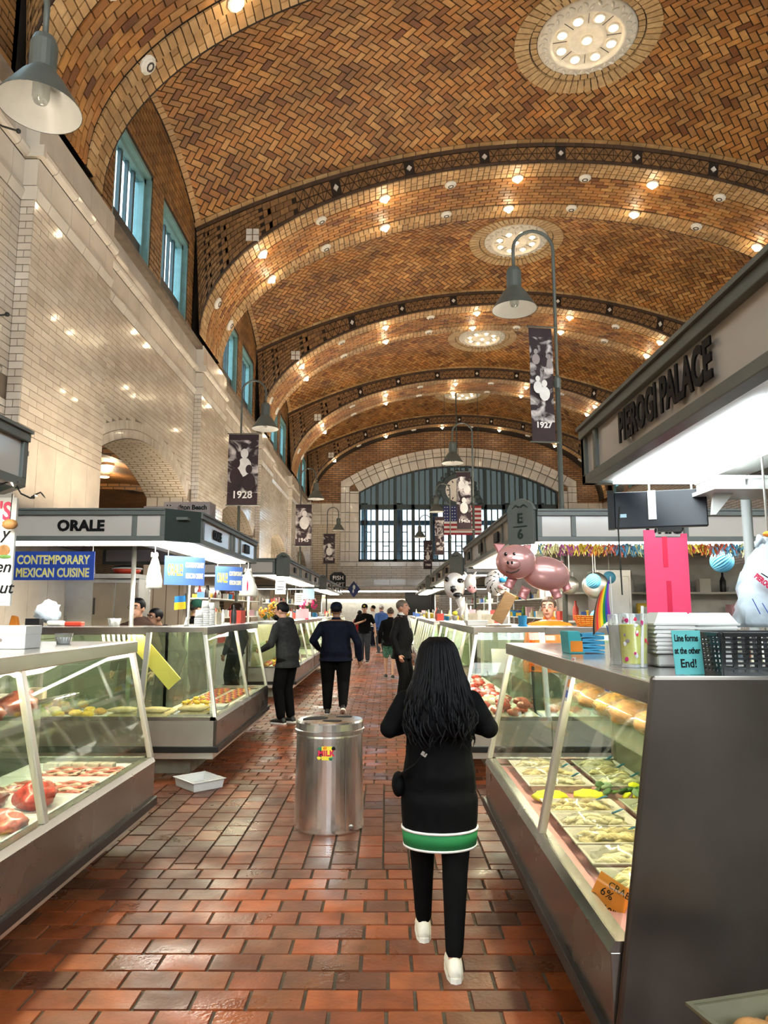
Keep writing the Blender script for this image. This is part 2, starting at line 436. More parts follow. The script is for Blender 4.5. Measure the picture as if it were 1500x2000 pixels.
# floor ------------------------------------------------------------
mb = MB().box(-9.5, YBACK, -0.3, XWR + 1, YFAR + 0.4, -0.011)
floor = struct('floor', mb, 'mortar_floor')
TW, TL = 0.241, 0.165
pcs = []
row = 0; y = -0.2
def floor_ranges(yc):
    rg = [(-2.35, 1.35)]
    if 5.0 < yc < 7.6: rg = [(-4.4, 4.2)]
    elif 11.4 < yc < 14.3: rg = [(-4.4, 4.2)]
    elif 21.3 < yc < 23.2 or yc > 33: rg = [(-4.4, 4.0)]
    return rg
def lay(x0, x1, y0, y1):
    j = 0.006; dz = random.uniform(-0.0015, 0.0015); t = random.random()
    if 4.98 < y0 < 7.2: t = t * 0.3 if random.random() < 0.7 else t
    pcs.append(piece([Vector((x0 + j, y0 + j, dz)), Vector((x1 - j, y0 + j, dz)), Vector((x1 - j, y1 - j, dz)), Vector((x0 + j, y1 - j, dz))], Vector((0, 0, 1)), 0.02, 0.004, t))
Y0B, Y1B = -0.2 + 31 * TL, -0.2 + 45 * TL            # across the cross aisle the tiles lie lengthwise
while y < YFAR - 0.2:
    off = (row % 2) * TW / 2 + random.uniform(-0.006, 0.006)
    if not Y0B - 0.01 < y < Y1B - 0.01:
        for (xa, xb) in floor_ranges(y + TL / 2):
            x = math.floor((xa - off) / TW) * TW + off
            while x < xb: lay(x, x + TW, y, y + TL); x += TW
    y += TL; row += 1
x = -4.4; col = 0; CW = 0.175
while x < 4.2:
    yy = Y0B - (TW / 2 if col % 2 else 0) + random.uniform(-0.03, 0.0)
    while yy < Y1B - 0.02:
        a_, b_ = max(yy, Y0B), min(yy + TW, Y1B); yy += TW
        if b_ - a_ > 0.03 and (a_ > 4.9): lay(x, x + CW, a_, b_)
    x += CW; col += 1
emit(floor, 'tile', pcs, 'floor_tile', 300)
struct('floor_aisle', MB().box(-14.7, YBACK, -0.3, -9.5, YFAR, -0.011), 'mortar_floor')

# ribs ------------------------------------------------------------
NTH = 400
tab = [(0.0, 0.0)]; px0 = (HALF, 0.0)
for i in range(1, NTH + 1):
    th = pi * i / NTH; q = (HALF * math.cos(th), B_RIB * math.sin(th))
    tab.append((tab[-1][0] + math.hypot(q[0] - px0[0], q[1] - px0[1]), th)); px0 = q
S_TOT = tab[-1][0]
def th_of(s):
    s = min(max(s, 0), S_TOT); lo, hi = 0, NTH
    while hi - lo > 1:
        m = (lo + hi) // 2
        if tab[m][0] <= s: lo = m
        else: hi = m
    a, b = tab[lo], tab[hi]
    return a[1] + (b[1] - a[1]) * (s - a[0]) / (b[0] - a[0])
def rib_pt(s, y, up=0.0):
    """s runs from the right springing over the crown to the left springing"""
    th = th_of(s); n = Vector((math.cos(th) / HALF, 0, math.sin(th) / B_RIB)).normalized()
    p = Vector((XC + HALF * math.cos(th), y, Z_SPR + B_RIB * math.sin(th)))
    return p + n * up, -n
def rib_quad(s0, s1, y0, y1, up, tint, gap=0.0085):
    a, na = rib_pt(s0 + gap, y0 + gap, up); b, nb = rib_pt(s1 - gap, y0 + gap, up); c, _ = rib_pt(s1 - gap, y1 - gap, up); d, _ = rib_pt(s0 + gap, y1 - gap, up)
    return piece([a, d, c, b], (na + nb).normalized(), 0.03, 0.005, tint)
def outer_pt(th):
    dx = 8.95 * math.cos(th)
    return Vector((XC + dx, 0, zv(dx, 1.0) + 0.12))
RIBS = []
for k, y0 in enumerate(RIB0):
    y1 = min(y0 + RIBW, YFAR - 0.02)
    mb = MB(); n = 64
    prof = [(y0, 0.03), (min(y0 + 2.06, y1), 0.03), (min(y0 + 2.06, y1), 0.10), (y1, 0.10)]
    for i in range(n + 1):
        s = S_TOT * i / n; th = th_of(s)
        for (yy, up) in prof: mb.v.append(rib_pt(s, yy, up)[0])
        o = outer_pt(th); mb.v.append(Vector((o.x, y1, o.z))); mb.v.append(Vector((o.x, y0 + 0.03, o.z))); 
    w_ = 6
    for i in range(n):
        for j in range(w_):
            a = i * w_ + j; b = i * w_ + (j + 1) % w_
            mb.f.append([a, b, b + w_, a + w_]); mb.m.append(0); mb.t.append(0.5)
    rib = struct('trim_%d' % (k + 1), mb, 'mortar_dark')
    RIBS.append(rib)
    if k == 0: continue
    pl, ps, pb, pd, pw = [], [], [], [], []
    # soldier courses in light brick
    def soldiers(ya, yb, up, wd, split):
        nn = int(S_TOT / wd)
        for i in range(nn):
            s0, s1 = S_TOT * i / nn, S_TOT * (i + 1) / nn
            if split:
                ym = ya + (yb - ya) * (0.66 if i % 2 else 0.34)
                pl.append(rib_quad(s0, s1, ya, ym, up, random.random())); pl.append(rib_quad(s0, s1, ym, yb, up, random.random()))
            else: pl.append(rib_quad(s0, s1, ya, yb, up, random.random()))
    soldiers(y0 + 0.01, y0 + 0.36, 0, 0.155, True)
    soldiers(y0 + 0.36, y0 + 0.54, 0, 0.155, False)
    if y0 + 2.5 < YFAR:
        for c in range(9):
            ya = y0 + 0.56 + c * 0.133; nn = int(S_TOT / 0.31)
            for i in range(nn + 1):
                s0 = S_TOT * (i - 0.5 * (c % 2)) / nn; s1 = s0 + S_TOT / nn
                if s1 <= 0.02 or s0 >= S_TOT - 0.02: continue
                ps.append(rib_quad(max(s0, 0), min(s1, S_TOT), ya, ya + 0.133, 0.0, random.random()))
        soldiers(y0 + 1.79, y0 + 2.05, -0.012, 0.145, False)
        soldiers(y0 + 2.10, y0 + 2.54, 0.07, 0.155, True)
    # patterned near face of the rib; its shade is put into the tile colours
    s = 0.0; Ls = 0.235; idx = 0
    nrm = Vector((0, -1, 0))
    def fp(s, f, out=0.0):
        a = rib_pt(s, y0, 0.03)[0]; b = outer_pt(th_of(s)); b.y = y0
        b.z -= 0.13
        p = a.lerp(b, f); p.y = y0 - out; return p
    nn = int(S_TOT / Ls); dia = 8
    for i in range(nn):
        s0, s1 = S_TOT * i / nn, S_TOT * (i + 1) / nn; sm = (s0 + s1) / 2
        hgt = (fp(sm, 1) - fp(sm, 0)).length
        for (f0, f1) in ((0.0, min(0.14, 0.06 / hgt)), (1 - min(0.2, 0.1 / hgt), 1.0)):
            pd.append(piece([fp(s0, f0, 0.02), fp(s1, f0, 0.02), fp(s1, f1, 0.02), fp(s0, f1, 0.02)][::-1], nrm, 0.03, 0.004))
        fa, fb = min(0.16, 0.07 / hgt), 1 - min(0.22, 0.11 / hgt)
        if hgt < 0.75:
            if i % dia == dia // 2:
                m = (fa + fb) / 2; q = 0.22 * (fb - fa); r = 0.26
                pw.append(piece([fp(sm, m - q, 0.03), fp(sm + 0.07, m, 0.03), fp(sm, m + q, 0.03), fp(sm - 0.07, m, 0.03)][::-1], nrm, 0.03, 0.004))
            else:
                m = (fa + fb) / 2
                tris = [((s0, fb), (sm, m), (s1, fb)), ((s0, fa), (s1, fa), (sm, m)), ((s0, fb), (s0, m), (sm, m)), ((s0, m), (s0, fa), (sm, m)), ((s1, fb), (sm, m), (s1, m)), ((s1, m), (sm, m), (s1, fa))]
                for tr in tris:
                    pts = [fp(a, f, 0.012) for a, f in tr]
                    c = (pts[0] + pts[1] + pts[2]) / 3; pts = [c + (p - c) * 0.80 for p in pts]
                    if (pts[1] - pts[0]).cross(pts[2] - pts[0]).dot(nrm) < 0: pts.reverse()
                    pb.append(piece(pts, nrm, 0.025, 0.004))
        else:
            rows = max(4, 4 * round((fb - fa) * hgt / 0.5))
            for r_ in range(rows):
                g0 = fa + (fb - fa) * r_ / rows + 0.008; g1 = fa + (fb - fa) * (r_ + 1) / rows - 0.008
                sh = 0.0 if r_ % 2 else (s1 - s0) * 0.5
                if rows != max(4, 4 * round((fb - fa) * (fp(sm + Ls, 1) - fp(sm + Ls, 0)).length / 0.5)): sh = 0.0
                q = [fp(s0 + sh, g0, 0.012), fp(s1 + sh - 0.012, g0, 0.012), fp(s1 + sh - 0.012, g1, 0.012), fp(s0 + sh, g1, 0.012)]
                if (q[1] - q[0]).cross(q[2] - q[0]).dot(nrm) < 0: q.reverse()
                pb.append(piece(q, nrm, 0.025, 0.004))
    # white four-square inlays in the spandrels
    for sgn in (-1, 1):
        for (dx, zz) in ((7.55, 10.85),):
            for a in (-0.085, 0.085):
                for b in (-0.085, 0.085):
                    cx, cz = XC + sgn * dx + a, zz + b; h = 0.075
                    pw.append(piece([Vector((cx - h, y0 - 0.035, cz - h)), Vector((cx + h, y0 - 0.035, cz - h)), Vector((cx + h, y0 - 0.035, cz + h)), Vector((cx - h, y0 - 0.035, cz + h))], nrm, 0.04, 0.004))
    cap = 300 if k <= 2 else 0
    emit(rib, 'brick', pl, 'light_brick', cap, stuff='light_brick_courses')
    emit(rib, 'brick', ps, 'vault_tile', cap, stuff='brick_courses')
    emit(rib, 'tile', pb, 'band_tile', 150 if k == 2 else 0, stuff='band_tiles')
    emit(rib, 'tile', pw, 'white_square', 40, minpx=6, stuff='white_tiles')
    emit(rib, 'tile', pd, 'band_dark', 0, stuff='dark_edge_tiles')

# vault bays ------------------------------------------------------------
def arc_len_table(t, n=200):
    T = [(0.0, -9.02)]; pz = zv(-9.02, t); pxx = -9.02
    for i in range(1, n + 1):
        dx = -9.02 + 18.04 * i / n; z = zv(dx, t)
        T.append((T[-1][0] + math.hypot(dx - pxx, z - pz), dx)); pxx, pz = dx, z
    return T
VT = arc_len_table(0.6)
def dx_of(u):
    if u <= 0: return -9.02
    if u >= VT[-1][0]: return 9.02
    lo, hi = 0, len(VT) - 1
    while hi - lo > 1:
        m = (lo + hi) // 2
        if VT[m][0] <= u: lo = m
        else: hi = m
    a, b = VT[lo], VT[hi]; return a[1] + (b[1] - a[1]) * (u - a[0]) / (b[0] - a[0])
U_TOT = VT[-1][0]
def bay_fn(ya, yb):
    yc, hw = (ya + yb) / 2, (yb - ya) / 2
    def S(u, v, up=0.0):
        dx = dx_of(u); t = (v - yc) / hw
        p = Vector((XC + dx, v, zv(dx, t))); e = 0.05
        n = Vector(((zv(dx + e, t) - zv(dx - e, t)) / (2 * e), (zv(dx, t + e / hw) - zv(dx, t - e / hw)) / (2 * e), -1)).normalized()
        return p - n * up, n
    return S
BAYS = []
for k in range(-1, 5):
    ya = RIB0[0] + PER * k + RIBW; yb = ya + PER - RIBW
    S = bay_fn(ya, yb); mb = MB(); nu, nv = 60, 10
    for i in range(nu + 1):
        for j in range(nv + 1): mb.v.append(S(U_TOT * i / nu, ya - 0.01 + (yb - ya + 0.02) * j / nv, 0.02)[0])
    for i in range(nu):
        for j in range(nv):
            a = i * (nv + 1) + j; mb.f.append([a, a + 1, a + nv + 2, a + nv + 1]); mb.m.append(0); mb.t.append(0.5)
    # weather side, so that the roof is closed
    cl = struct('ceiling', mb, 'mortar_dark' if k >= 0 else 'aisle_vault', smooth=True)
    if k < 0: continue
    BAYS.append((k, ya, yb, S, cl))
    W = 0.152; pcs = []; pbd = []; bw = 0.115; yc = (ya + yb) / 2
    if k == 0: u_lim = (0.0, 7.0)
    else: u_lim = (0.0, U_TOT)
    c45 = math.sqrt(0.5) * W
    nr = int(U_TOT / (W * 1.414)) + 60
    lo_v, hi_v = ya + bw, yb - bw
    # cells (x, y) of the plain herringbone turned through 45 degrees, bands running along the arc
    for s_ in range(-5, int(U_TOT / c45) + 8):
        for d_ in range(-int((yb - ya) / c45) - 6, int((yb - ya) / c45) + 7):
            if (s_ + d_) % 2: continue
            x, y_ = (s_ + d_) // 2, (s_ - d_) // 2
            kk = (x - y_) % 4
            if kk == 0: rc = (x, y_, x + 2, y_ + 1)
            elif kk == 3: rc = (x, y_, x + 1, y_ + 2)
            else: continue
            g = 0.075
            cor = [(rc[0] + g, rc[1] + g), (rc[2] - g, rc[1] + g), (rc[2] - g, rc[3] - g), (rc[0] + g, rc[3] - g)]
            poly = [((a + b) * c45, yc + (b - a) * c45) for a, b in cor]
            poly = clip(poly, lambda p: p[1] - lo_v); poly = clip(poly, lambda p: hi_v - p[1]) if poly else poly
            poly = clip(poly, lambda p: p[0] - 0.1) if poly else poly
            poly = clip(poly, lambda p: U_TOT - 0.1 - p[0]) if poly else poly
            if len(poly) < 3: continue
            cu = sum(p[0] for p in poly) / len(poly); cv = sum(p[1] for p in poly) / len(poly)
            if not u_lim[0] < cu < u_lim[1]: continue
            if math.hypot(cu - U_TOT / 2, cv - yc) < 1.36: continue
            P3 = [S(p[0], p[1]) for p in poly]; nn = Vector((0, 0, 0))
            for _, q in P3: nn += q
            nn.normalize(); P3 = [p for p, _ in P3]
            if (P3[1] - P3[0]).cross(P3[2] - P3[1]).dot(nn) < 0: P3.reverse()
            pcs.append(piece(P3, nn, 0.03, 0.005))
    nb = int(U_TOT / 0.32)
    for (va, vb) in ((ya, ya + bw - 0.008), (yb - bw + 0.008, yb)):
        for i in range(nb):
            u0, u1 = U_TOT * i / nb + 0.006, U_TOT * (i + 1) / nb - 0.006
            q = [S(u0, va, -0.008), S(u1, va, -0.008), S(u1, vb, -0.008), S(u0, vb, -0.008)]; nn = q[0][1]
            P3 = [p for p, _ in q]
            if (P3[1] - P3[0]).cross(P3[2] - P3[1]).dot(nn) < 0: P3.reverse()
            pbd.append(piece(P3, nn, 0.03, 0.005))
    # light voussoirs along the clerestory wall
    for side in (0, 1):
        for i in range(34):
            v0, v1 = ya + (yb - ya) * i / 34 + 0.006, ya + (yb - ya) * (i + 1) / 34 - 0.006
            ue = 0.085; u0, u1 = (ue, ue + 0.14) if side == 0 else (U_TOT - ue - 0.14, U_TOT - ue)
            q = [S(u0, v0, -0.012), S(u1, v0, -0.012), S(u1, v1, -0.012), S(u0, v1, -0.012)]; nn = q[0][1]
            P3 = [p for p, _ in q]
            if (P3[1] - P3[0]).cross(P3[2] - P3[1]).dot(nn) < 0: P3.reverse()
            pbd.append(piece(P3, nn, 0.03, 0.005))
    emit(cl, 'brick', pcs, 'vault_tile', 300 if k in (1, 2) else 0, stuff='herringbone_bricks')
    emit(cl, 'brick', pbd, 'light_brick', 60 if k in (1,) else 0, stuff='border_bricks')

# left wall ------------------------------------------------------------
PIL = [(8.5 + PER * k, 11.05 + PER * k) for k in range(-1, 5)]
PIL[-1] = (PIL[-1][0], YFAR)
WT = 0.95
ARC_W, ARC_S, ARC_R = 2.6, 4.30, 0.63
RAD = (ARC_W ** 2 + ARC_R ** 2) / (2 * ARC_R)
def arch_z(dy, extra=0.0):
    r = RAD + extra
    return ARC_S + ARC_R - RAD + math.sqrt(max(0, r * r - dy * dy))
mb = MB()
for (a, b) in PIL:
    mb.box(XP - 0.9, a, 0, XP - 0.012, b, Z_TOP - 0.5)
BAYW = []
for i in range(len(PIL) - 1):
    a, b = PIL[i][1], PIL[i + 1][0]; yc = (a + b) / 2; BAYW.append((a, b, yc))
    n = 28; xf, xb = XW - 0.012, XW - WT
    for j in range(n):
        ya, yb = yc - ARC_W + 2 * ARC_W * j / n, yc - ARC_W + 2 * ARC_W * (j + 1) / n
        za, zb = arch_z(ya - yc), arch_z(yb - yc)
        mb.hexa([(xb, ya, za), (xf, ya, za), (xf, yb, zb), (xb, yb, zb), (xb, ya, Z_TOP - 0.4), (xf, ya, Z_TOP - 0.4), (xf, yb, Z_TOP - 0.4), (xb, yb, Z_TOP - 0.4)])
    mb.box(xb, a, 0, xf, yc - ARC_W, Z_TOP - 0.4); mb.box(xb, yc + ARC_W, 0, xf, b, Z_TOP - 0.4)
mb.box(XW - WT, YBACK, 0, XW - 0.012, PIL[0][0], Z_TOP - 0.4)
mb.box(XW - WT, YBACK, Z_TOP - 0.6, XW - 0.03, YFAR, Z_TOP - 0.1)
wall_left = struct('wall_left', mb, 'mortar_white')
PX = Vector((1, 0, 0))
def wall_face_piece(x, y0, y1, z0, z1, g=0.004, tint=None, d=0.02):
    return piece([Vector((x, y0 + g, z0 + g)), Vector((x, y1 - g, z0 + g)), Vector((x, y1 - g, z1 - g)), Vector((x, y0 + g, z1 - g))], PX, d, 0.003, tint)
BW, BH = 0.40, 0.098
pg, pt = [], []
nrow = int((6.9 - 3.78) / BH)
for r_ in range(nrow):
    z0 = 6.9 - (r_ + 1) * BH; z1 = z0 + BH; zm = (z0 + z1) / 2
    def run(x, a, b, holes=()):
        y = a - (BW / 2 if r_ % 2 else 0)
        while y < b:
            s0, s1 = max(y, a), min(y + BW, b); y += BW
            segs = [(s0, s1)]
            for (h0, h1) in holes:
                nx = []
                for (p, q) in segs:
                    if q <= h0 or p >= h1: nx.append((p, q)); continue
                    if p < h0: nx.append((p, h0))
                    if q > h1: nx.append((h1, q))
                segs = nx
            for (p, q) in segs:
                if q - p > 0.03: pg.append(wall_face_piece(x, p, q, z0, z1))
    for (a, b) in PIL:
        run(XP, a, b)
        # the return that faces the near end
        for (xa, xb) in (((XW - 0.0, XW + 0.09), (XW + 0.09, XP)) if r_ % 2 else ((XW, XP),)):
            pg.append(piece([Vector((xa + .004, a - .012, z0 + .004)), Vector((xb - .004, a - .012, z0 + .004)), Vector((xb - .004, a - .012, z1 - .004)), Vector((xa + .004, a - .012, z1 - .004))], Vector((0, -1, 0)), 0.012, 0.003))
    for (a, b, yc) in BAYW:
        zt = arch_z(0, 0.34)
        hol = []
        if zm < zt:
            c = ARC_S + ARC_R - RAD; rr = RAD + 0.34
            hw = min(math.sqrt(max(0, rr * rr - (zm - c) ** 2)), ARC_W + 0.34) if zm > c else ARC_W + 0.34
            if zm < ARC_S: hw = ARC_W
            hol = [(yc - hw, yc + hw)]
        run(XW, a, b, hol)
# arch voussoirs: two rings of small soldiers
for (a, b, yc) in BAYW:
    hang = math.asin(ARC_W / RAD)
    zc = ARC_S + ARC_R - RAD
    for (ra, rb) in ((RAD, RAD + 0.17), (RAD + 0.17, RAD + 0.34)):
        nn = int(2 * hang * RAD / 0.085)
        for i in range(nn):
            t0, t1 = -hang + 2 * hang * i / nn, -hang + 2 * hang * (i + 1) / nn; e = 0.003 / RAD
            q = [Vector((XW + 0.003, yc + r * math.sin(t), zc + r * math.cos(t))) for r, t in ((ra + .004, t0 + e), (ra + .004, t1 - e), (rb - .004, t1 - e), (rb - .004, t0 + e))]
            pg.append(piece(q, PX, 0.02, 0.003))
# tall plinth slabs under the brick courses
def slabs(x, a, b, z0, z1, wd):
    n_ = max(1, round((b - a) / wd))
    for i in range(n_): pg.append(wall_face_piece(x, a + (b - a) * i / n_, a + (b - a) * (i + 1) / n_, z0, z1))
zb_ = 6.9 - nrow * BH
for (a, b) in PIL:
    for z0, z1 in ((2.55, zb_), (1.3, 2.55), (0.1, 1.3)): slabs(XP, a, b, z0, z1, 0.5)
    for z0, z1 in ((2.55, zb_), (1.3, 2.55), (0.1, 1.3)):
        pg.append(piece([Vector((XW, a - .012, z0)), Vector((XP, a - .012, z0)), Vector((XP, a - .012, z1 - .008)), Vector((XW, a - .012, z1 - .008))], Vector((0, -1, 0)), 0.012, 0.003))
for (a, b, yc) in BAYW:
    for z0, z1 in ((2.55, zb_), (1.3, 2.55), (0.1, 1.3)):
        slabs(XW, a, yc - ARC_W, z0, z1, 0.5); slabs(XW, yc + ARC_W, b, z0, z1, 0.5)
emit(wall_left, 'brick', pg, 'glazed', 300, minpx=10, stuff='glazed_brick_courses')
# cornice: sloped course, frieze blocks, roll moulding, top blocks
def cornice(x, a, b, off):
    def blk(z0, z1, x0, x1, wd):
        y = a - off * wd
        while y < b:
            p, q = max(y, a), min(y + wd, b); y += wd
            if q - p < 0.04: continue
            g = 0.004; A = Vector((x0, p + g, z0)); B_ = Vector((x0, q - g, z0)); C = Vector((x1, q - g, z1)); D = Vector((x1, p + g, z1))
            nn = (B_ - A).cross(D - A).normalized(); pt.append(piece([A, B_, C, D], nn, 0.10, 0.004))
    blk(6.905, 7.03, x + 0.01, x + 0.05, 0.55)
    blk(7.035, 7.10, x + 0.05, x + 0.02, 0.55)
    blk(7.105, 7.475, x + 0.015, x + 0.015, 0.62)
    for i in range(6):
        t0, t1 = -pi / 2 + pi * i / 6, -pi / 2 + pi * (i + 1) / 6
        blk(7.57 + 0.085 * math.sin(t0), 7.57 + 0.085 * math.sin(t1), x + 0.02 + 0.085 * math.cos(t0), x + 0.02 + 0.085 * math.cos(t1), 0.62)
    blk(7.66, Z_TOP, x + 0.012, x + 0.0, 0.62)
for (a, b) in PIL:
    cornice(XP, a, b, 0.4)
    for (z0, z1, ex) in ((6.905, 7.10, 0.03), (7.105, 7.475, 0.015), (7.485, 7.655, 0.10), (7.66, Z_TOP, 0.01)):
        pt.append(piece([Vector((XW, a - ex * 0.5, z0)), Vector((XP + ex, a - ex * 0.5, z0)), Vector((XP + ex, a - ex * 0.5, z1 - .005)), Vector((XW, a - ex * 0.5, z1 - .005))], Vector((0, -1, 0)), 0.02 + ex * 0.5, 0.004))
for (a, b, yc) in BAYW: cornice(XW, a, b, 0.1)
emit(wall_left, 'block', pt, 'terracotta', 260, minpx=10, stuff='cornice_blocks')
struct('trim_7', MB().box(XW - 0.5, YBACK, Z_TOP - 0.1, XW + 0.16, YFAR, Z_TOP), 'mortar_white')
# plinth slabs of the wall and the soffits of the arches
mb = MB()
for (a, b, yc) in BAYW:
    n = 20
    for j in range(n):
        ya, yb = yc - ARC_W + 2 * ARC_W * j / n, yc - ARC_W + 2 * ARC_W * (j + 1) / n
        za, zb = arch_z(ya - yc) - 0.006, arch_z(yb - yc) - 0.006
        mb.add([(XW - WT, ya, za), (XW + 0.003, ya, za), (XW + 0.003, yb, zb), (XW - WT, yb, zb)], [(0, 1, 2, 3)])
    for yy in (yc - ARC_W + 0.006, yc + ARC_W - 0.006):
        mb.add([(XW - WT, yy, 0), (XW, yy, 0), (XW, yy, ARC_S), (XW - WT, yy, ARC_S)], [(0, 1, 2, 3)])
o = mb.obj('soffit', 'soffit_glazed', wall_left)

# clerestory above the cornice ------------------------------------------------------------
WIN = []
pbk = []
mb = MB()
XCL = XW - 0.02
for k in range(-1, 5):
    ya = RIB0[0] + PER * k + RIBW; yb = ya + PER - RIBW; yc = (ya + yb) / 2
    wins = [(ya + 0.72, ya + 2.65), (yb - 2.40, yb - 0.47)]
    if k >= 0: WIN += [(w0, w1) for w0, w1 in wins]
    zs0, zs1 = 8.28, 10.35
    prev = ya - 0.1
    ztop = 12.6
    for (w0, w1) in wins:
        mb.box(XCL - 0.35, prev, Z_TOP - 0.05, XCL - 0.012, w0, ztop); mb.box(XCL - 0.35, w0, Z_TOP - 0.05, XCL - 0.012, w1, zs0); mb.box(XCL - 0.35, w0, zs1, XCL - 0.012, w1, ztop); prev = w1
    mb.box(XCL - 0.35, prev, Z_TOP - 0.05, XCL - 0.012, yb + 0.1, ztop)
    if k < 0: continue
    S = bay_fn(ya, yb); bl, bh = 0.32, 0.118; r_ = 0; z = Z_TOP
    while z < 12.2:
        y = ya - (bl / 2 if r_ % 2 else 0)
        while y < yb:
            p, q = max(y, ya), min(y + bl, yb); y += bl
            segs = [(p, q)]
            if z + bh > zs0 and z < zs1 + 0.02:
                for (w0, w1) in wins:
                    nx = []
                    for (a, b) in segs:
                        if b <= w0 or a >= w1: nx.append((a, b)); continue
                        if a < w0: nx.append((a, w0))
                        if b > w1: nx.append((w1, b))
                    segs = nx
            for (a, b) in segs:
                if b - a < 0.03 or z > S(0.1, min(max((a + b) / 2, ya), yb))[0].z: continue
                pbk.append(wall_face_piece(XCL, a, b, z, z + bh, 0.013))
        z += bh; r_ += 1
for k in range(6):   # the strips beside the ribs
    y0 = RIB0[k]; mb.box(XCL - 0.35, y0 - 0.1, Z_TOP - 0.05, XCL - 0.012, min(y0 + RIBW + 0.1, YFAR), 11.2)
cl = struct('wall_clerestory', mb, 'mortar_brick')
emit(cl, 'brick', pbk, 'wall_brick', 300, minpx=10, stuff='brick_courses')
def cl_window(n, w0, w1, xs, mirror=1):
    zs0, zs1 = 8.28, 10.35
    X = lambda d: xs - mirror * d
    f = MB()
    f.box(X(0.02), w0, zs0, X(0.34), w0 + 0.07, zs1); f.box(X(0.02), w1 - 0.07, zs0, X(0.34), w1, zs1); f.box(X(0.02), w0, zs1 - 0.08, X(0.34), w1, zs1)
    f.box(X(0.12), w1 - 0.18, zs0, X(0.30), w1 - 0.07, zs1 - 0.08); f.box(X(0.12), w0 + 0.07, zs1 - 0.19, X(0.30), w1 - 0.07, zs1 - 0.08)
    fr = struct('window_%d' % n, f, 'teal_frame')
    nb = 5; a, b = w0 + 0.07, w1 - 0.18
    for i in range(1, nb):
        y = a + (b - a) * i / nb; wd = 0.045 if i % 2 == 0 else 0.022
        MB().box(X(0.19), y - wd, zs0 + 0.4, X(0.26), y + wd, zs1 - 0.19).obj('mullion', 'dark_frame', fr)
    MB().box(X(0.15), a, zs0, X(0.24), b, zs0 + 0.55).obj('sill_panel', 'sill_dark', fr)
    for i in range(nb):
        MB().box(X(0.22), a + (b - a) * i / nb, zs0 + 0.55, X(0.226), a + (b - a) * (i + 1) / nb, zs1 - 0.19).obj('pane', 'pane', fr)
    # neighbouring roof parapet seen through the panes is left to the sky
for i, (w0, w1) in enumerate(WIN): cl_window(i + 1, w0, w1, XCL)

# right wall (mostly hidden behind the stalls) ------------------------------------------------------------
mb = MB(); mb.box(XWR, YBACK, 0, XWR + 0.8, YFAR, Z_TOP)
mb2 = MB()
nwin = len(WIN)
for k in range(-1, 5):
    ya = RIB0[0] + PER * k + RIBW; yb = ya + PER - RIBW
    wins = [(ya + 0.72, ya + 2.65), (yb - 2.40, yb - 0.47)]
    prev = ya - RIBW
    for (w0, w1) in wins:
        mb2.box(XWR + 0.02, prev, Z_TOP, XWR + 0.37, w0, 12.6); mb2.box(XWR + 0.02, w0, Z_TOP, XWR + 0.37, w1, 8.28); mb2.box(XWR + 0.02, w0, 10.35, XWR + 0.37, w1, 12.6); prev = w1
        if k >= 0:
            nwin += 1; cl_window(nwin, w0, w1, XWR + 0.02, -1)
    mb2.box(XWR + 0.02, prev, Z_TOP, XWR + 0.37, yb + 0.1, 12.6)
mb2.box(XWR + 0.02, YFAR - 2, Z_TOP, XWR + 0.37, YFAR, 12.6)
mb2.box(XWR + 0.02, YBACK, Z_TOP, XWR + 0.37, RIB0[0] - PER, 12.6)
struct('wall_right', mb, 'right_glazed'); struct('wall_right_upper', mb2, 'right_brick')

# side aisle behind the left arches ------------------------------------------------------------
AXW = 9.0
def aisle_z(f): return 5.25 + 1.0 * math.sin(pi * f)
mb, mr_ = MB(), MB(); n = 18
for i in range(n):
    f0, f1 = i / n, (i + 1) / n; xa, xb = XW - WT - AXW * f0, XW - WT - AXW * f1; za, zb = aisle_z(f0), aisle_z(f1)
    mb.add([(xa, YBACK, za), (xb, YBACK, zb), (xb, YFAR, zb), (xa, YFAR, za)], [(0, 1, 2, 3)])
    for k in range(6):
        y0 = 8.6 + PER * k
        mr_.hexa([(xa, y0, za - .22), (xb, y0, zb - .22), (xb, y0 + 0.8, zb - .22), (xa, y0 + 0.8, za - .22), (xa, y0, za), (xb, y0, zb), (xb, y0 + 0.8, zb), (xa, y0 + 0.8, za)])
struct('ceiling_aisle', mb, 'aisle_vault', smooth=True); struct('trim_8', mr_, 'far_brick')
struct('wall_aisle', MB().box(XW - WT - AXW - 0.3, YBACK, 0, XW - WT - AXW, YFAR, 6.5).box(XW - WT - AXW, YBACK - 0.3, 0, XW - WT, YBACK, 6.6).box(XW - WT - AXW, YFAR, 0, XW - WT, YFAR + 0.3, 6.6), 'right_glazed')
struct('roof_deck', MB().box(XW - WT - AXW - 0.3, YBACK - 0.3, 6.62, XW - 0.4, YFAR + 0.3, 6.75), 'mortar_white')

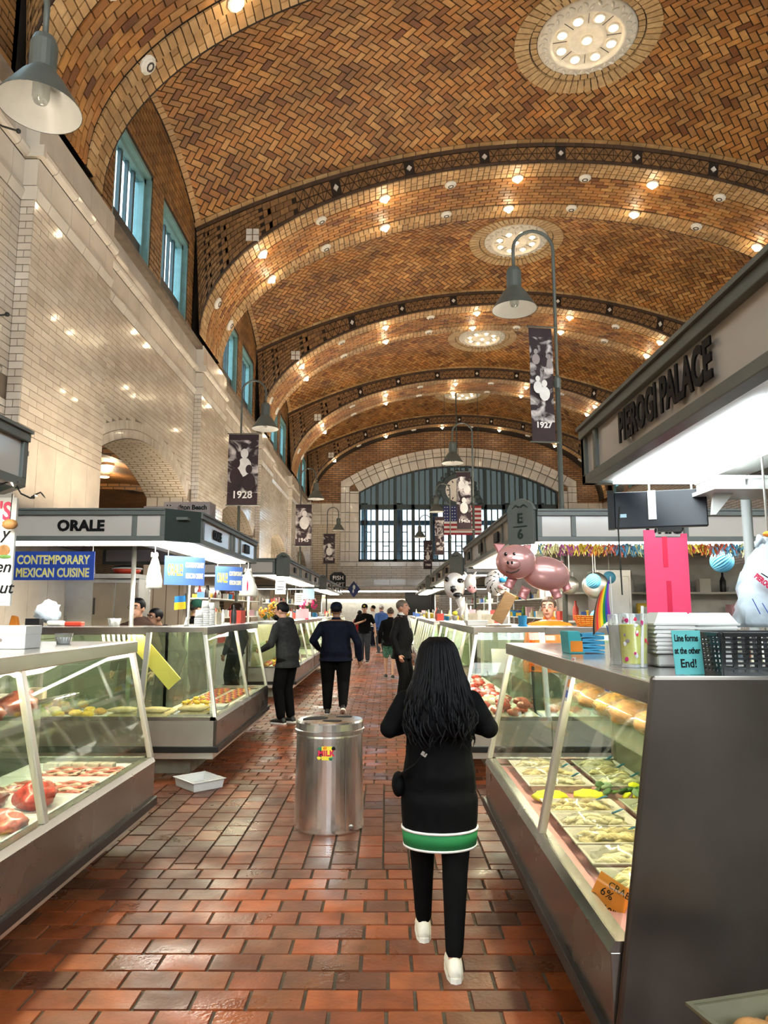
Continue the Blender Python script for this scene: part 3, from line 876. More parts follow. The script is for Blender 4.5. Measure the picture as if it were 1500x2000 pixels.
# far wall and its great window ------------------------------------------------------------
WX, WHW, WZ0, WZS, WZA = 4.42, 6.12, 4.62, 8.9, 10.55
WR = (WHW ** 2 + (WZA - WZS) ** 2) / (2 * (WZA - WZS)); WZC = WZA - WR
def warch(dx, e=0.0):
    return WZC + math.sqrt(max(0, (WR + e) ** 2 - dx * dx))
mu, ml = MB(), MB()
n = 40
for i in range(n):
    a, b = -WHW + 2 * WHW * i / n, -WHW + 2 * WHW * (i + 1) / n
    mu.hexa([(WX + a, YFAR, warch(a)), (WX + b, YFAR, warch(b)), (WX + b, YFAR + 0.6, warch(b)), (WX + a, YFAR + 0.6, warch(a)), (WX + a, YFAR, 14), (WX + b, YFAR, 14), (WX + b, YFAR + 0.6, 14), (WX + a, YFAR + 0.6, 14)])
mu.box(XW - 0.3, YFAR, Z_TOP, WX - WHW, YFAR + 0.6, 14); mu.box(WX + WHW, YFAR, Z_TOP, XWR + 0.3, YFAR + 0.6, 14)
ml.box(XW - 0.3, YFAR, 0, WX - WHW, YFAR + 0.6, Z_TOP); ml.box(WX + WHW, YFAR, 0, XWR + 0.3, YFAR + 0.6, Z_TOP); ml.box(WX - WHW, YFAR, 0, WX + WHW, YFAR + 0.6, WZ0)
wall_far = struct('wall_far', ml, 'far_glazed'); struct('wall_far_upper', mu, 'far_brick')
pf = []; NY = Vector((0, -1, 0))
def fpc(pts, out, d): pf.append(piece([Vector((p[0], YFAR - out, p[1])) for p in pts], NY, d, 0.006))
ha = math.asin(WHW / WR)
for (ra, rb, out, nn) in ((0.0, 0.55, 0.10, 26), (0.57, 0.80, 0.22, 26), (0.82, 1.10, 0.16, 26)):
    for i in range(nn):
        t0, t1 = -ha + 2 * ha * i / nn, -ha + 2 * ha * (i + 1) / nn; e = 0.0012
        fpc([(WX + (WR + r) * math.sin(t), WZC + (WR + r) * math.cos(t)) for r, t in ((ra, t0 + e), (ra, t1 - e), (rb, t1 - e), (rb, t0 + e))], out, 0.24)
for sg in (-1, 1):
    for (ra, rb, out) in ((0.0, 0.55, 0.10), (0.57, 0.80, 0.22), (0.82, 1.10, 0.16)):
        z = WZ0
        while z < WZS + (0.0 if ra == 0 else 0.25):
            xa, xb = sorted((WX + sg * (WHW + ra), WX + sg * (WHW + rb))); zt = min(z + 0.6, WZS + (0.05 if ra == 0 else 0.30))
            fpc([(xa, z + .01), (xb, z + .01), (xb, zt - .01), (xa, zt - .01)], out, 0.24); z += 0.6
    c_, s2 = math.cos(ha), math.sin(ha)
    for (ra, rb, out) in ((0.57, 0.80, 0.22), (0.82, 1.10, 0.16)):
        q_ = [(WHW + ra, WZS + 0.31), (WHW + rb, WZS + 0.31), (WHW + rb, WZS + 0.31 + 0.3 * rb), (WHW + rb * s2 + 0.01, WZS + rb * c_ - 0.01), (WHW + ra * s2 + 0.01, WZS + ra * c_ - 0.01)]
        q_ = [(WX + sg * a, b) for a, b in q_]
        fpc(q_ if sg > 0 else q_[::-1], out, 0.24)
    # moulded cornice meeting the side walls
    x0, x1 = sorted((XW + 0.0 if sg < 0 else XWR, WX + sg * (WHW + 1.1)))
    x = x0
    while x < x1 - 0.05:
        b = min(x + 0.7, x1)
        for (z0, z1, out) in ((7.66, 8.2, 0.06), (7.49, 7.65, 0.14), (7.1, 7.47, 0.05), (6.9, 7.08, 0.09)):
            fpc([(x + .01, z0), (b - .01, z0), (b - .01, z1), (x + .01, z1)], out, 0.2)
        x += 0.7
x = WX - WHW - 1.1
while x < WX + WHW + 1.1:
    fpc([(x + .01, WZ0 - 0.28), (x + 0.99, WZ0 - 0.28), (x + 0.99, WZ0 - 0.02), (x + .01, WZ0 - 0.02)], 0.14, 0.2)
    fpc([(x + .01, 2.75), (x + 0.99, 2.75), (x + 0.99, 3.55), (x + .01, 3.55)], 0.03, 0.1); x += 1.0
emit(wall_far, 'block', pf, 'terracotta', 150, minpx=10, stuff='surround_blocks')
# window grid
wf = MB(); nb = 11; bwid = 2 * WHW / nb
wf.box(WX - WHW, YFAR + 0.12, 7.85, WX + WHW, YFAR + 0.42, 8.15); wf.box(WX - WHW, YFAR + 0.12, WZ0, WX + WHW, YFAR + 0.42, WZ0 + 0.16)
for i in range(nb + 1):
    x = -WHW + bwid * i; zt = warch(min(max(x, -WHW + .05), WHW - .05))
    wf.box(WX + x - 0.10, YFAR + 0.12, WZ0, WX + x + 0.10, YFAR + 0.42, zt)
win = struct('window_%d' % (nwin + 1), wf, 'far_frame')
for i in range(nb):
    x0 = -WHW + bwid * i
    for j in (1, 2):
        x = x0 + bwid * j / 3; zt = warch(x)
        MB().box(WX + x - 0.042, YFAR + 0.16, WZ0 + 0.16, WX + x + 0.042, YFAR + 0.26, zt).obj('mullion', 'far_frame', win)
    for (zz, a_, b_) in ((5.85, 0, 1), (6.45, 1 / 3, 2 / 3), (5.25, 0, 1), (5.6, 1 / 3, 2 / 3)):
        MB().box(WX + x0 + bwid * a_, YFAR + 0.16, zz - 0.028, WX + x0 + bwid * b_, YFAR + 0.24, zz + 0.028).obj('glazing_bar', 'far_frame', win)
    for j in range(3):
        a, b = x0 + bwid * j / 3, x0 + bwid * (j + 1) / 3
        MB().box(WX + a, YFAR + 0.2, WZ0 + 0.16, WX + b, YFAR + 0.21, 7.85).obj('pane', 'pane_far', win)
        za, zb = warch(a), warch(b)
        MB().hexa([(WX + a, YFAR + 0.2, 8.15), (WX + b, YFAR + 0.2, 8.15), (WX + b, YFAR + 0.21, 8.15), (WX + a, YFAR + 0.21, 8.15), (WX + a, YFAR + 0.2, za), (WX + b, YFAR + 0.2, zb), (WX + b, YFAR + 0.21, zb), (WX + a, YFAR + 0.21, za)]).obj('pane', 'pane_teal', win)
# outer steel of the storm glazing, seen blue through the panes
mb = MB()
for i in range(0, nb + 1, 2): mb.box(WX - WHW + bwid * i + 0.1, YFAR + 1.2, WZ0 - 0.6, WX - WHW + bwid * i + 0.5, YFAR + 1.4, 8.4)
mb.box(WX - WHW - 1, YFAR + 1.2, 7.0, WX + WHW + 1, YFAR + 1.4, 7.3); mb.box(WX - WHW - 1, YFAR + 1.2, 4.0, WX + WHW + 1, YFAR + 1.4, 4.75)
struct('trim_9', mb, 'far_blue')
# near end of the hall, behind the camera: brick wall with its own great window opening
mb = MB(); mb.box(XW - 0.3, YBACK - 0.5, 0, WX - WHW, YBACK, 14); mb.box(WX + WHW, YBACK - 0.5, 0, XWR + 0.3, YBACK, 14); mb.box(WX - WHW, YBACK - 0.5, 0, WX + WHW, YBACK, WZ0); mb.box(WX - WHW, YBACK - 0.5, 9.6, WX + WHW, YBACK, 14)
for i in range(1, nb): mb.box(WX - WHW + bwid * i - 0.08, YBACK - 0.3, WZ0, WX - WHW + bwid * i + 0.08, YBACK - 0.1, 9.6)
struct('wall_near', mb, 'far_glazed')
# ------------------------------------------------------------------ fixtures on the vault
M('plaster', (0.72, 0.66, 0.56), 0.6, var=0.08, vs=9, bump=0.5, bs=14)
M('plaster_smooth', (0.74, 0.69, 0.60), 0.55, var=0.05)
M('socket_dark', (0.05, 0.045, 0.04), 0.5)
M('bulb_lit', (1, 0.9, 0.7), 0.3, emit=(1.0, 0.80, 0.50), es=14.0, var=0.02)
M('bulb_big', (1, 0.9, 0.7), 0.3, emit=(1.0, 0.78, 0.46), es=7.0, var=0.02)
MT('ring_brick', [(0.40, 0.25, 0.11), (0.52, 0.35, 0.17), (0.46, 0.29, 0.13)], rough=0.5, var=0.2)
WARM = (1.0, 0.80, 0.52)
def lamp_point(name, loc, energy, col, parent=None, r=0.1):
    l = bpy.data.lights.new(name, 'POINT'); l.energy = energy; l.color = col; l.shadow_soft_size = r
    o = bpy.data.objects.new(name, l); COL.objects.link(o); o.location = loc
    if parent is not None: o.parent = parent
    return o
E_RIB, E_MED = 6.0, 0.35
rosette = MB().lathe([(0.155, 0.0), (0.155, 0.03), (0.125, 0.055), (0.115, 0.05), (0.085, 0.075), (0.07, 0.07)], n=10).mesh('rosette', 'plaster_smooth')
bulbm = MB().ell((0, 0, 0.085), (0.055, 0.055, 0.06), 12, 8).mesh('bulb', 'bulb_lit', smooth=True)
sockm = MB().lathe([(0.078, 0.03), (0.078, 0.079), (0.05, 0.08), (0.045, 0.04)], n=10).mesh('socket', 'socket_dark')
def vault_lamp(p, n, lit, rib, row):
    q = Vector((0, 0, 1)).rotation_difference(n)
    nm = ('inner row, ', 'outer row, ')[row] + ('fifth rib', 'fourth rib', 'third rib', 'second rib', 'last rib')[rib] + (' from far window' if rib < 4 else ' before far window')
    o = bpy.data.objects.new('vault_lamp', None); COL.objects.link(o); o.empty_display_size = 0.05
    o.location = p; o.rotation_mode = 'QUATERNION'; o.rotation_quaternion = q
    if lit: tag(o, 'lit bulb in white rosette, ' + nm, 'ceiling lamp', 'lit lamps on the vault ribs')
    else: tag(o, 'unlit socket in white rosette, ' + nm, 'ceiling lamp', 'unlit lamps on the vault ribs')
    for nm_, me in (('rosette', rosette), ('bulb', bulbm) if lit else ('socket', sockm)):
        c = bpy.data.objects.new(nm_, me); COL.objects.link(c); c.parent = o
    if lit: lamp_point('bulb_glow', (0, 0, 0.22), E_RIB, WARM, o, 0.07)
for k in range(1, 6):
    y0 = RIB0[k]
    for row, yo in ((0, 0.55), (1, 1.92)):
        if k == 5 and row == 1: continue
        i = -6
        while i <= 5:
            s = S_TOT / 2 - (i + 0.5) * 1.74 + (0.8 if k == 1 else 0.0)
            if 0.35 < s < S_TOT - 0.35:
                p, n = rib_pt(s, y0 + yo, -0.012 if row else 0.0)
                q = proj(p)
                if q and -60 < q[0] < 1560 and -60 < q[1] < 1300: vault_lamp(p, n, i % 2 == (0 if k == 1 else 1), k - 1, row)
            i += 1
# medallions
def medallion(k, yc, label):
    z = zv(0, 0) - 0.01
    T = thing('ceiling_medallion', label, 'ceiling light', (XC, yc, z), 0, 'plaster ceiling medallions')
    def ring(ra, rb, zz, nn, mat, d=0.05, nm='brick'):
        for i in range(nn):
            a, b = 2 * pi * i / nn + 0.008, 2 * pi * (i + 1) / nn - 0.008
            q = [Vector((r * math.cos(t), r * math.sin(t), zz - (zv(0, 0) - zv(r * math.cos(t), r * math.sin(t) / 2.87)) * 0.8)) for r, t in ((ra, a), (ra, b), (rb, b), (rb, a))]
            vs, fs, t, c = piece(q[::-1], Vector((0, 0, -1)), d, 0.006)
            MB().add(vs, fs, 0, t).obj(nm, mat, T, tint=True)
    ring(1.20, 1.52, -0.045, 56, 'ring_brick'); ring(1.04, 1.18, -0.02, 44, 'ring_brick')
    MB().lathe([(1.53, 0.0), (1.53, -0.03), (1.0, -0.03), (1.0, 0.0)], n=48, cap=False).obj('mortar_bed', 'mortar_dark', T)
    d = MB().lathe([(1.03, 0.0), (1.03, -0.06), (0.98, -0.09), (0.84, -0.10), (0.80, -0.14), (0.76, -0.14), (0.73, -0.09), (0.70, -0.05), (0.40, -0.05), (0.38, -0.11), (0.33, -0.11), (0.31, -0.07), (0.001, -0.07)], n=48).obj('plaster_disc', 'plaster', T, smooth=True)
    # leaf relief round the rim
    for i in range(44):
        a = 2 * pi * i / 44
        m = MB().ell(((0.87 + 0.07 * (i % 2)) * math.cos(a), (0.87 + 0.07 * (i % 2)) * math.sin(a), -0.10), (0.075, 0.035, 0.035), 8, 5, Matrix.Rotation(a + 0.7 * (-1) ** i, 3, 'Z'))
        m.obj('leaf', 'plaster_smooth', d, smooth=True)
    for i in range(9):
        a = 2 * pi * (i + 0.25) / 8; r = 0.56 if i < 8 else 0.0
        c = (r * math.cos(a), r * math.sin(a), -0.055 if i < 8 else -0.075)
        s = MB().lathe([(0.125, 0), (0.125, -0.035), (0.10, -0.045), (0.09, -0.01)], c, 16, cap=False).obj('socket', 'plaster_smooth', T)
        MB().ell((c[0], c[1], c[2] - 0.05), (0.052, 0.052, 0.06), 12, 8).obj('bulb', 'bulb_big', s, smooth=True)
    for i in range(8):
        a = 2 * pi * (i + 0.75) / 8
        MB().bar((0.41 * math.cos(a), 0.41 * math.sin(a), -0.052), (0.70 * math.cos(a), 0.70 * math.sin(a), -0.052), 0.012, 0.012).obj('joint_line', 'socket_dark', d)
    lamp_point('medallion_glow', (0, 0, -0.45), E_MED * 6, WARM, T, 0.4)
for (k, ya, yb, S, cl) in BAYS:
    if k == 0: continue
    medallion(k, (ya + yb) / 2, ['', 'large round plaster medallion with nine lit bulbs above the lamp post with the 1927 banner', 'round plaster ceiling medallion half hidden behind a gooseneck lamp arm', 'round plaster ceiling medallion over the middle of the hall', 'small looking round ceiling medallion next to the far arched window'][k])

# ------------------------------------------------------------------ gooseneck lamp posts
M('lamp_green', (0.082, 0.090, 0.078), 0.45, var=0.08)
M('lamp_white', (0.80, 0.80, 0.77), 0.35, var=0.05)
MGLASS('lamp_glass', (0.75, 0.78, 0.76), 0.25, rough=0.15, keep=0.25)
SP = 0.57
def gooseneck(loc, sgn, label, zt):
    """loc: foot of the pole; the neck bends towards sgn along x"""
    T = thing('lamp_post', label, 'lamp', loc, 0)
    r = SP / 2
    pts = [(0, 0, 0), (0, 0, zt - 2.0), (0, 0, zt - 0.02)] + [(sgn * (r - r * math.cos(a)), 0, zt + r * math.sin(a)) for a in [pi * i / 14 for i in range(15)]] + [(sgn * SP, 0, zt - 0.30)]
    MB().tube(pts[:2], 0.036, 10).obj('pole', 'lamp_green', T, smooth=True)
    MB().lathe([(0.045, zt - 2.05), (0.05, zt - 2.0), (0.05, zt - 1.92), (0.03, zt - 1.88)], n=10).obj('collar', 'lamp_green', T)
    MB().tube(pts[1:], 0.024, 10).obj('neck', 'lamp_green', T, smooth=True)
    x = sgn * SP; zb = zt - 0.30
    MB().lathe([(0.03, zb + .04), (0.085, zb + 0.02), (0.105, zb - 0.04), (0.105, zb - 0.27), (0.115, zb - 0.30)], (x, 0, 0), 20).obj('ballast_housing', 'lamp_green', T, smooth=False)
    sh = MB().lathe([(0.115, zb - 0.29), (0.16, zb - 0.34), (0.31, zb - 0.58), (0.318, zb - 0.60)], (x, 0, 0), 32, cap=False).obj('shade', 'lamp_green', T, smooth=True)
    MB().lathe([(0.313, zb - 0.598), (0.303, zb - 0.578), (0.155, zb - 0.345), (0.09, zb - 0.32), (0.001, zb - 0.32)], (x, 0, 0), 32, cap=False).obj('shade_lining', 'lamp_white', sh, smooth=True)
    MB().lathe([(0.066, zb - 0.32), (0.066, zb - 0.50), (0.05, zb - 0.545), (0.02, zb - 0.56), (0.001, zb - 0.562)], (x, 0, 0), 16, cap=False).obj('glass_globe', 'lamp_glass', T, smooth=True)
    MB().ell((x, 0, zb - 0.44), (0.025, 0.025, 0.07), 10, 8).obj('bulb', 'lamp_white', T, smooth=True)
    return T
LAMPS = {}
M('banner_dark', (0.028, 0.014, 0.018), 0.8, var=0.2)
M('print_white', (0.75, 0.72, 0.70), 0.8)
def banner(loc, wid, hgt, year, seed, label, rz=0.0, figures=()):
    """cloth banner hung from two rods beside a post; loc = top centre"""
    T = thing('banner', label, 'banner', loc, rz)
    pm = 'print_%s' % year
    MPRINT(pm, (0.025, 0.012, 0.016), (0.62, 0.56, 0.55), 3.2 / wid * 0.45, seed, 0.56)
    n = 12; mb = MB()
    for i in range(n + 1):
        z = -hgt * i / n; yy = 0.018 * math.sin(i * 0.8 + seed)
        for (x, y) in ((-wid / 2, yy), (wid / 2, yy + 0.01), (wid / 2, yy + 0.016), (-wid / 2, yy + 0.006)): mb.v.append(Vector((x, y, z)))
    for i in range(n):
        for j in range(4):
            a, b = i * 4 + j, i * 4 + (j + 1) % 4
            mb.f.append([a, b, b + 4, a + 4]); mb.m.append(1 if i >= n - 2 or (i == 0) else 0); mb.t.append(.5)
    mb.obj('cloth', [pm, 'banner_dark'], T, smooth=False)
    for z in (0.01, -hgt - 0.01):
        MB().tube([(-wid / 2 - 0.03, 0, z), (wid / 2 + 0.08, 0, z)], 0.012, 8).obj('rod', 'lamp_green', T)
    for i, (fx, fz, fs, tone) in enumerate(figures):
        # printed figures: head and shoulders in flat tone
        f = MB()
        f.ell((fx * wid, -0.022, fz * -hgt), (0.10 * fs * wid, 0.004, 0.13 * fs * wid), 12, 6)
        f.ell((fx * wid, -0.021, fz * -hgt - 0.36 * fs * wid), (0.19 * fs * wid, 0.003, 0.26 * fs * wid), 12, 6)
        f.obj('printed_figure', ['print_white', 'banner_dark', 'print_grey'][tone], T)
    text(year, wid * 0.34, 'print_white', T, (0.0, -0.028, -hgt * 0.865), 0, 0.001, 0.004)
    return T
M('print_grey', (0.30, 0.25, 0.25), 0.8)
def place_lamp(px, py, Y, sgn, label):
    """px, py: the middle of the shade's rim"""
    p = at(px, py, Y)
    return gooseneck((p.x - sgn * SP, Y, 0), sgn, label, p.z + 0.90)

# small ceiling lamps of the side aisle
M('aisle_lamp_glow', (1, 0.9, 0.7), 0.4, emit=(1.0, 0.82, 0.55), es=10)
for (x, y) in ((-7.6, 13.2), (-9.2, 15.2), (-8.2, 20.5), (-9.4, 23.2), (-8.2, 29.5)):
    z = aisle_z((XW - WT - x) / AXW)
    T = thing('aisle_lamp', 'round ceiling lamp in the side aisle seen through the tiled arch', 'ceiling lamp', (x, y, z - 0.16), 0, 'side aisle ceiling lamps')
    MB().lathe([(0.20, 0.10), (0.20, 0.02), (0.17, 0.0)], n=20, cap=False).tube([(0, 0, 0.03), (0, 0, 0.155)], 0.03, 8).obj('rim', 'plaster_smooth', T); MB().lathe([(0.165, 0.015), (0.165, 0.03)], n=20).obj('diffuser', 'aisle_lamp_glow', T)
    lamp_point('aisle_glow', (0, 0, -0.25), 45.0, WARM, T, 0.12)
# ------------------------------------------------------------------ stalls: display cases and canopies
M('steel', (0.70, 0.68, 0.62), 0.36, 0.9, var=0.06, vs=3, rvar=0.06)
M('steel_dark', (0.27, 0.25, 0.225), 0.26, 0.95, var=0.12, vs=2.5, rvar=0.08)
M('chrome', (0.84, 0.83, 0.80), 0.22, 0.95, var=0.06)
M('rubber', (0.012, 0.012, 0.012), 0.4)
M('kick', (0.30, 0.28, 0.22), 0.45, 0.5, var=0.3, vs=5)
M('case_white', (0.72, 0.72, 0.66), 0.4, var=0.06)
M('case_olive', (0.33, 0.33, 0.22), 0.3, var=0.15)
M('case_lamp', (1, 0.97, 0.85), 0.4, emit=(1.0, 0.88, 0.60), es=34.0, var=0.02)
M('tube_light', (1, 1, 1), 0.4, emit=(1.0, 0.94, 0.80), es=9.0, var=0.02)
M('tube_cool', (1, 1, 1), 0.4, emit=(0.86, 0.97, 1.0), es=4.0, var=0.02)
M('added_uplamp', (1, 1, 1), 0.4, emit=(1.0, 0.86, 0.66), es=42.0, var=0.02)  # glow of the added roof lights that brighten the vault
M('canopy_green', (0.14, 0.155, 0.14), 0.45, var=0.08)
M('canopy_dark', (0.022, 0.036, 0.03), 0.4, var=0.08)
M('canopy_panel', (0.62, 0.565, 0.505), 0.12, var=0.03, vs=1.5, coat=0.3)
M('soffit_white', (0.74, 0.74, 0.70), 0.5, var=0.05)
M('cheek_steel', (0.12, 0.105, 0.09), 0.30, 0.9, var=0.35, vs=1.6, rvar=0.1)
M('letter_black', (0.006, 0.006, 0.007), 0.5, spec=0.15)
M('post_white', (0.70, 0.72, 0.70), 0.45, var=0.06)
M('post_steel', (0.55, 0.54, 0.48), 0.3, 0.8)

def case(label, loc, rz, L, ztop=1.43, posts=(), e0='glass', e1='glass', depth=0.92, group=None, panel='steel_dark', shelves=(1.0,), top='steel', lit=True, end_panel='steel', back='case_olive', bt=(0.0, 0.0)):
    T = thing('display_case', label, 'display case', loc, rz, group)
    zg0, zg1 = 0.60, ztop - 0.05; u0, u1 = 0.02, 0.20
    h0 = 0.18 if e0 == 'hip' else 0.0; h1 = 0.18 if e1 == 'hip' else 0.0
    MB().box(0.25 if e0 == 'hip' else 0.02, 0.32, 0, L - (0.25 if e1 == 'hip' else 0.02), depth, 0.20).obj('kick_base', 'kick', T)
    MB().box(0, 0.03, 0.19, L, depth, 0.26).obj('underframe', 'steel', T, bevel=0.004)
    bm = MB().box(-0.015, -0.025, 0.255, L + 0.015, 0.02, 0.315)
    if e0 in ('hip', 'glass'): bm.box(-0.025, -0.02, 0.255, 0.02, depth, 0.315)
    if e1 in ('hip', 'glass'): bm.box(L - 0.02, -0.02, 0.255, L + 0.025, depth, 0.315)
    bm.obj('bumper', 'rubber', T, bevel=0.006)
    MB().box(0, 0, 0.26, L, 0.035, 0.565).obj('front_panel', panel, T, bevel=0.003)
    for t, e in ((0, e0), (L, e1)):
        if e == 'none': continue
        d = 0.03 if t == 0 else -0.03
        MB().box(t, 0.035, 0.26, t + d, depth, 0.565).obj('end_panel', ('steel' if e == 'hip' else panel) if e != 'steel' else end_panel, T)
    MB().prism([(0, -0.004, 0.565), (0, 0.07, 0.565), (0, 0.07, 0.60), (0, 0.018, 0.60)], (L, 0, 0)).obj('sill_rail', 'steel_dark', T)
    for t, e in ((0, e0), (L, e1)):
        if e in ('hip', 'glass'):
            d = 0.05 if t == 0 else -0.05
            MB().box(t, 0.02, 0.565, t + d, depth, 0.60).obj('end_sill', 'chrome', T)
    MB().box(0.03, 0.04, 0.52, L - 0.03, depth - 0.02, 0.545).obj('deck', 'case_white', T)
    MB().box(0.02 + bt[0], depth - 0.03, 0.5, L - 0.02 - bt[1], depth, zg1).obj('back_panel', back, T)
    # frame posts and panes of the sloping front
    ts = [0.0] + list(posts) + [L]
    def tt(t, f):
        if t == 0.0: return h0 * f
        if t == L: return L - h1 * f
        return t
    for i, t in enumerate(ts):
        if (i == 0 and e0 in ('steel', 'none')) or (i == len(ts) - 1 and e1 in ('steel', 'none')): continue
        wd = 0.045 if i not in (0, len(ts) - 1) else 0.05
        tb, tp = tt(t, 0), tt(t, 1)
        sh = 0.5 if 0 < i < len(ts) - 1 else (0.0 if i == 0 else 1.0)
        a, b = tb - wd * sh, tp - wd * sh
        MB().hexa([(a, u0 - 0.012, zg0), (a + wd, u0 - 0.012, zg0), (a + wd, u0 + 0.025, zg0), (a, u0 + 0.025, zg0), (b, u1 - 0.012, zg1), (b + wd, u1 - 0.012, zg1), (b + wd, u1 + 0.025, zg1), (b, u1 + 0.025, zg1)]).obj('post', 'steel', T, bevel=0.003)
    for i in range(len(ts) - 1):
        a, b = ts[i], ts[i + 1]
        MB().hexa([(tt(a, 0), u0, zg0), (tt(b, 0), u0, zg0), (tt(b, 0), u0 + .006, zg0), (tt(a, 0), u0 + .006, zg0), (tt(a, 1), u1, zg1), (tt(b, 1), u1, zg1), (tt(b, 1), u1 + .006, zg1), (tt(a, 1), u1 + .006, zg1)]).obj('glass_pane', 'case_glass', T)
    for t, e in ((0.0, e0), (L, e1)):
        s = 1 if t == 0 else -1
        tb, tp = tt(t, 0), tt(t, 1)
        if e == 'none': continue
        if e == 'steel':
            MB().hexa([(tb, u0 - 0.03, 0.26), (tb - s * 0.03, u0 - 0.03, 0.26), (tb - s * 0.03, depth + 0.02, 0.26), (tb, depth + 0.02, 0.26),
                       (tp, u1 - 0.03, ztop + 0.02), (tp - s * 0.03, u1 - 0.03, ztop + 0.02), (tp - s * 0.03, depth + 0.02, ztop + 0.02), (tp, depth + 0.02, ztop + 0.02)]).obj('end_cheek', end_panel, T, bevel=0.012)
            continue
        MB().hexa([(tb, u0, zg0), (tb + s * .006, u0, zg0), (tb + s * .006, depth - .03, zg0), (tb, depth - .03, zg0), (tp, u1, zg1), (tp + s * .006, u1, zg1), (tp + s * .006, depth - .03, zg1), (tp, depth - .03, zg1)]).obj('end_glass', 'case_glass', T)
        MB().hexa([(tb, depth - .05, zg0), (tb + s * .05, depth - .05, zg0), (tb + s * .05, depth, zg0), (tb, depth, zg0), (tp, depth - .05, zg1), (tp + s * .05, depth - .05, zg1), (tp + s * .05, depth, zg1), (tp, depth, zg1)]).obj('post', 'steel', T)
    tl, th = tt(0.0, 1), tt(L, 1)
    MB().box(tl - 0.01, u1 - 0.03, zg1 - 0.03, th + 0.01, u1 + 0.015, ztop).box(tl - 0.01, u1 + 0.015, zg1 + 0.01, th + 0.01, u1 + 0.04, ztop).obj('top_rail', 'chrome', T, bevel=0.004)
    MB().box(tl - 0.01, u1 + 0.04, ztop - 0.02, th + 0.01, depth + 0.02, ztop).obj('top', 'chrome' if top == 'steel' else top, T, bevel=0.003)
    for e, t in ((e0, tl), (e1, th)):
        if e not in ('steel', 'none'): MB().box(t - 0.012 if t == tl else t - 0.03, u1, zg1 - 0.005, t + 0.03 if t == tl else t + 0.012, depth, ztop - 0.001).obj('end_rail', 'chrome', T)
    for z in shelves:
        f = (z - zg0) / (zg1 - zg0)
        MB().box(tt(0.0, f) + 0.04, 0.42, z - 0.01, tt(L, f) - 0.04, depth - 0.03, z).obj('shelf', 'shelf_glass', T)
    if lit:
        MB().box(tl + 0.06, u1 + 0.06, zg1 - 0.005, th - 0.06, u1 + 0.11, zg1 + 0.022).obj('lamp_tube', 'case_lamp', T)
    return T

def fascia(T, A, B, n, z0, z1, cuts, panel='canopy_panel', frame='canopy_green', th=0.07):
    """framed sign band from A to B (x, y); n points outwards; cuts are the stile positions in metres"""
    A, B, n = Vector((A[0], A[1], 0)), Vector((B[0], B[1], 0)), Vector((n[0], n[1], 0)).normalized()
    L = (B - A).length; d = (B - A) / L
    def bx(t0, t1, o0, o1, za, zb, nm, mat, bev=0.004):
        p = [A + d * t + n * o for t, o in ((t0, o0), (t1, o0), (t1, o1), (t0, o1))]
        mb = MB().hexa([Vector((q.x, q.y, za)) for q in p] + [Vector((q.x, q.y, zb)) for q in p])
        return mb.obj(nm, mat, T, world=True, bevel=bev)
    bx(0, L, -th, 0, z0, z0 + 0.05, 'bottom_rail', frame); bx(0, L, -th, 0.015, z1 - 0.05, z1, 'top_rail', frame)
    bx(0, L, -th, 0.03, z1, z1 + 0.02, 'cornice_lip', frame, 0)
    for c in [0.0] + list(cuts) + [L - 0.05]: bx(c, c + 0.05, -th, 0, z0 + 0.05, z1 - 0.05, 'stile', frame)
    cc = [0.0] + list(cuts) + [L - 0.05]
    for a, b in zip(cc[:-1], cc[1:]): bx(a + 0.05, b, -th + 0.01, -0.02, z0 + 0.05, z1 - 0.05, 'panel', panel, 0)
    return d, n

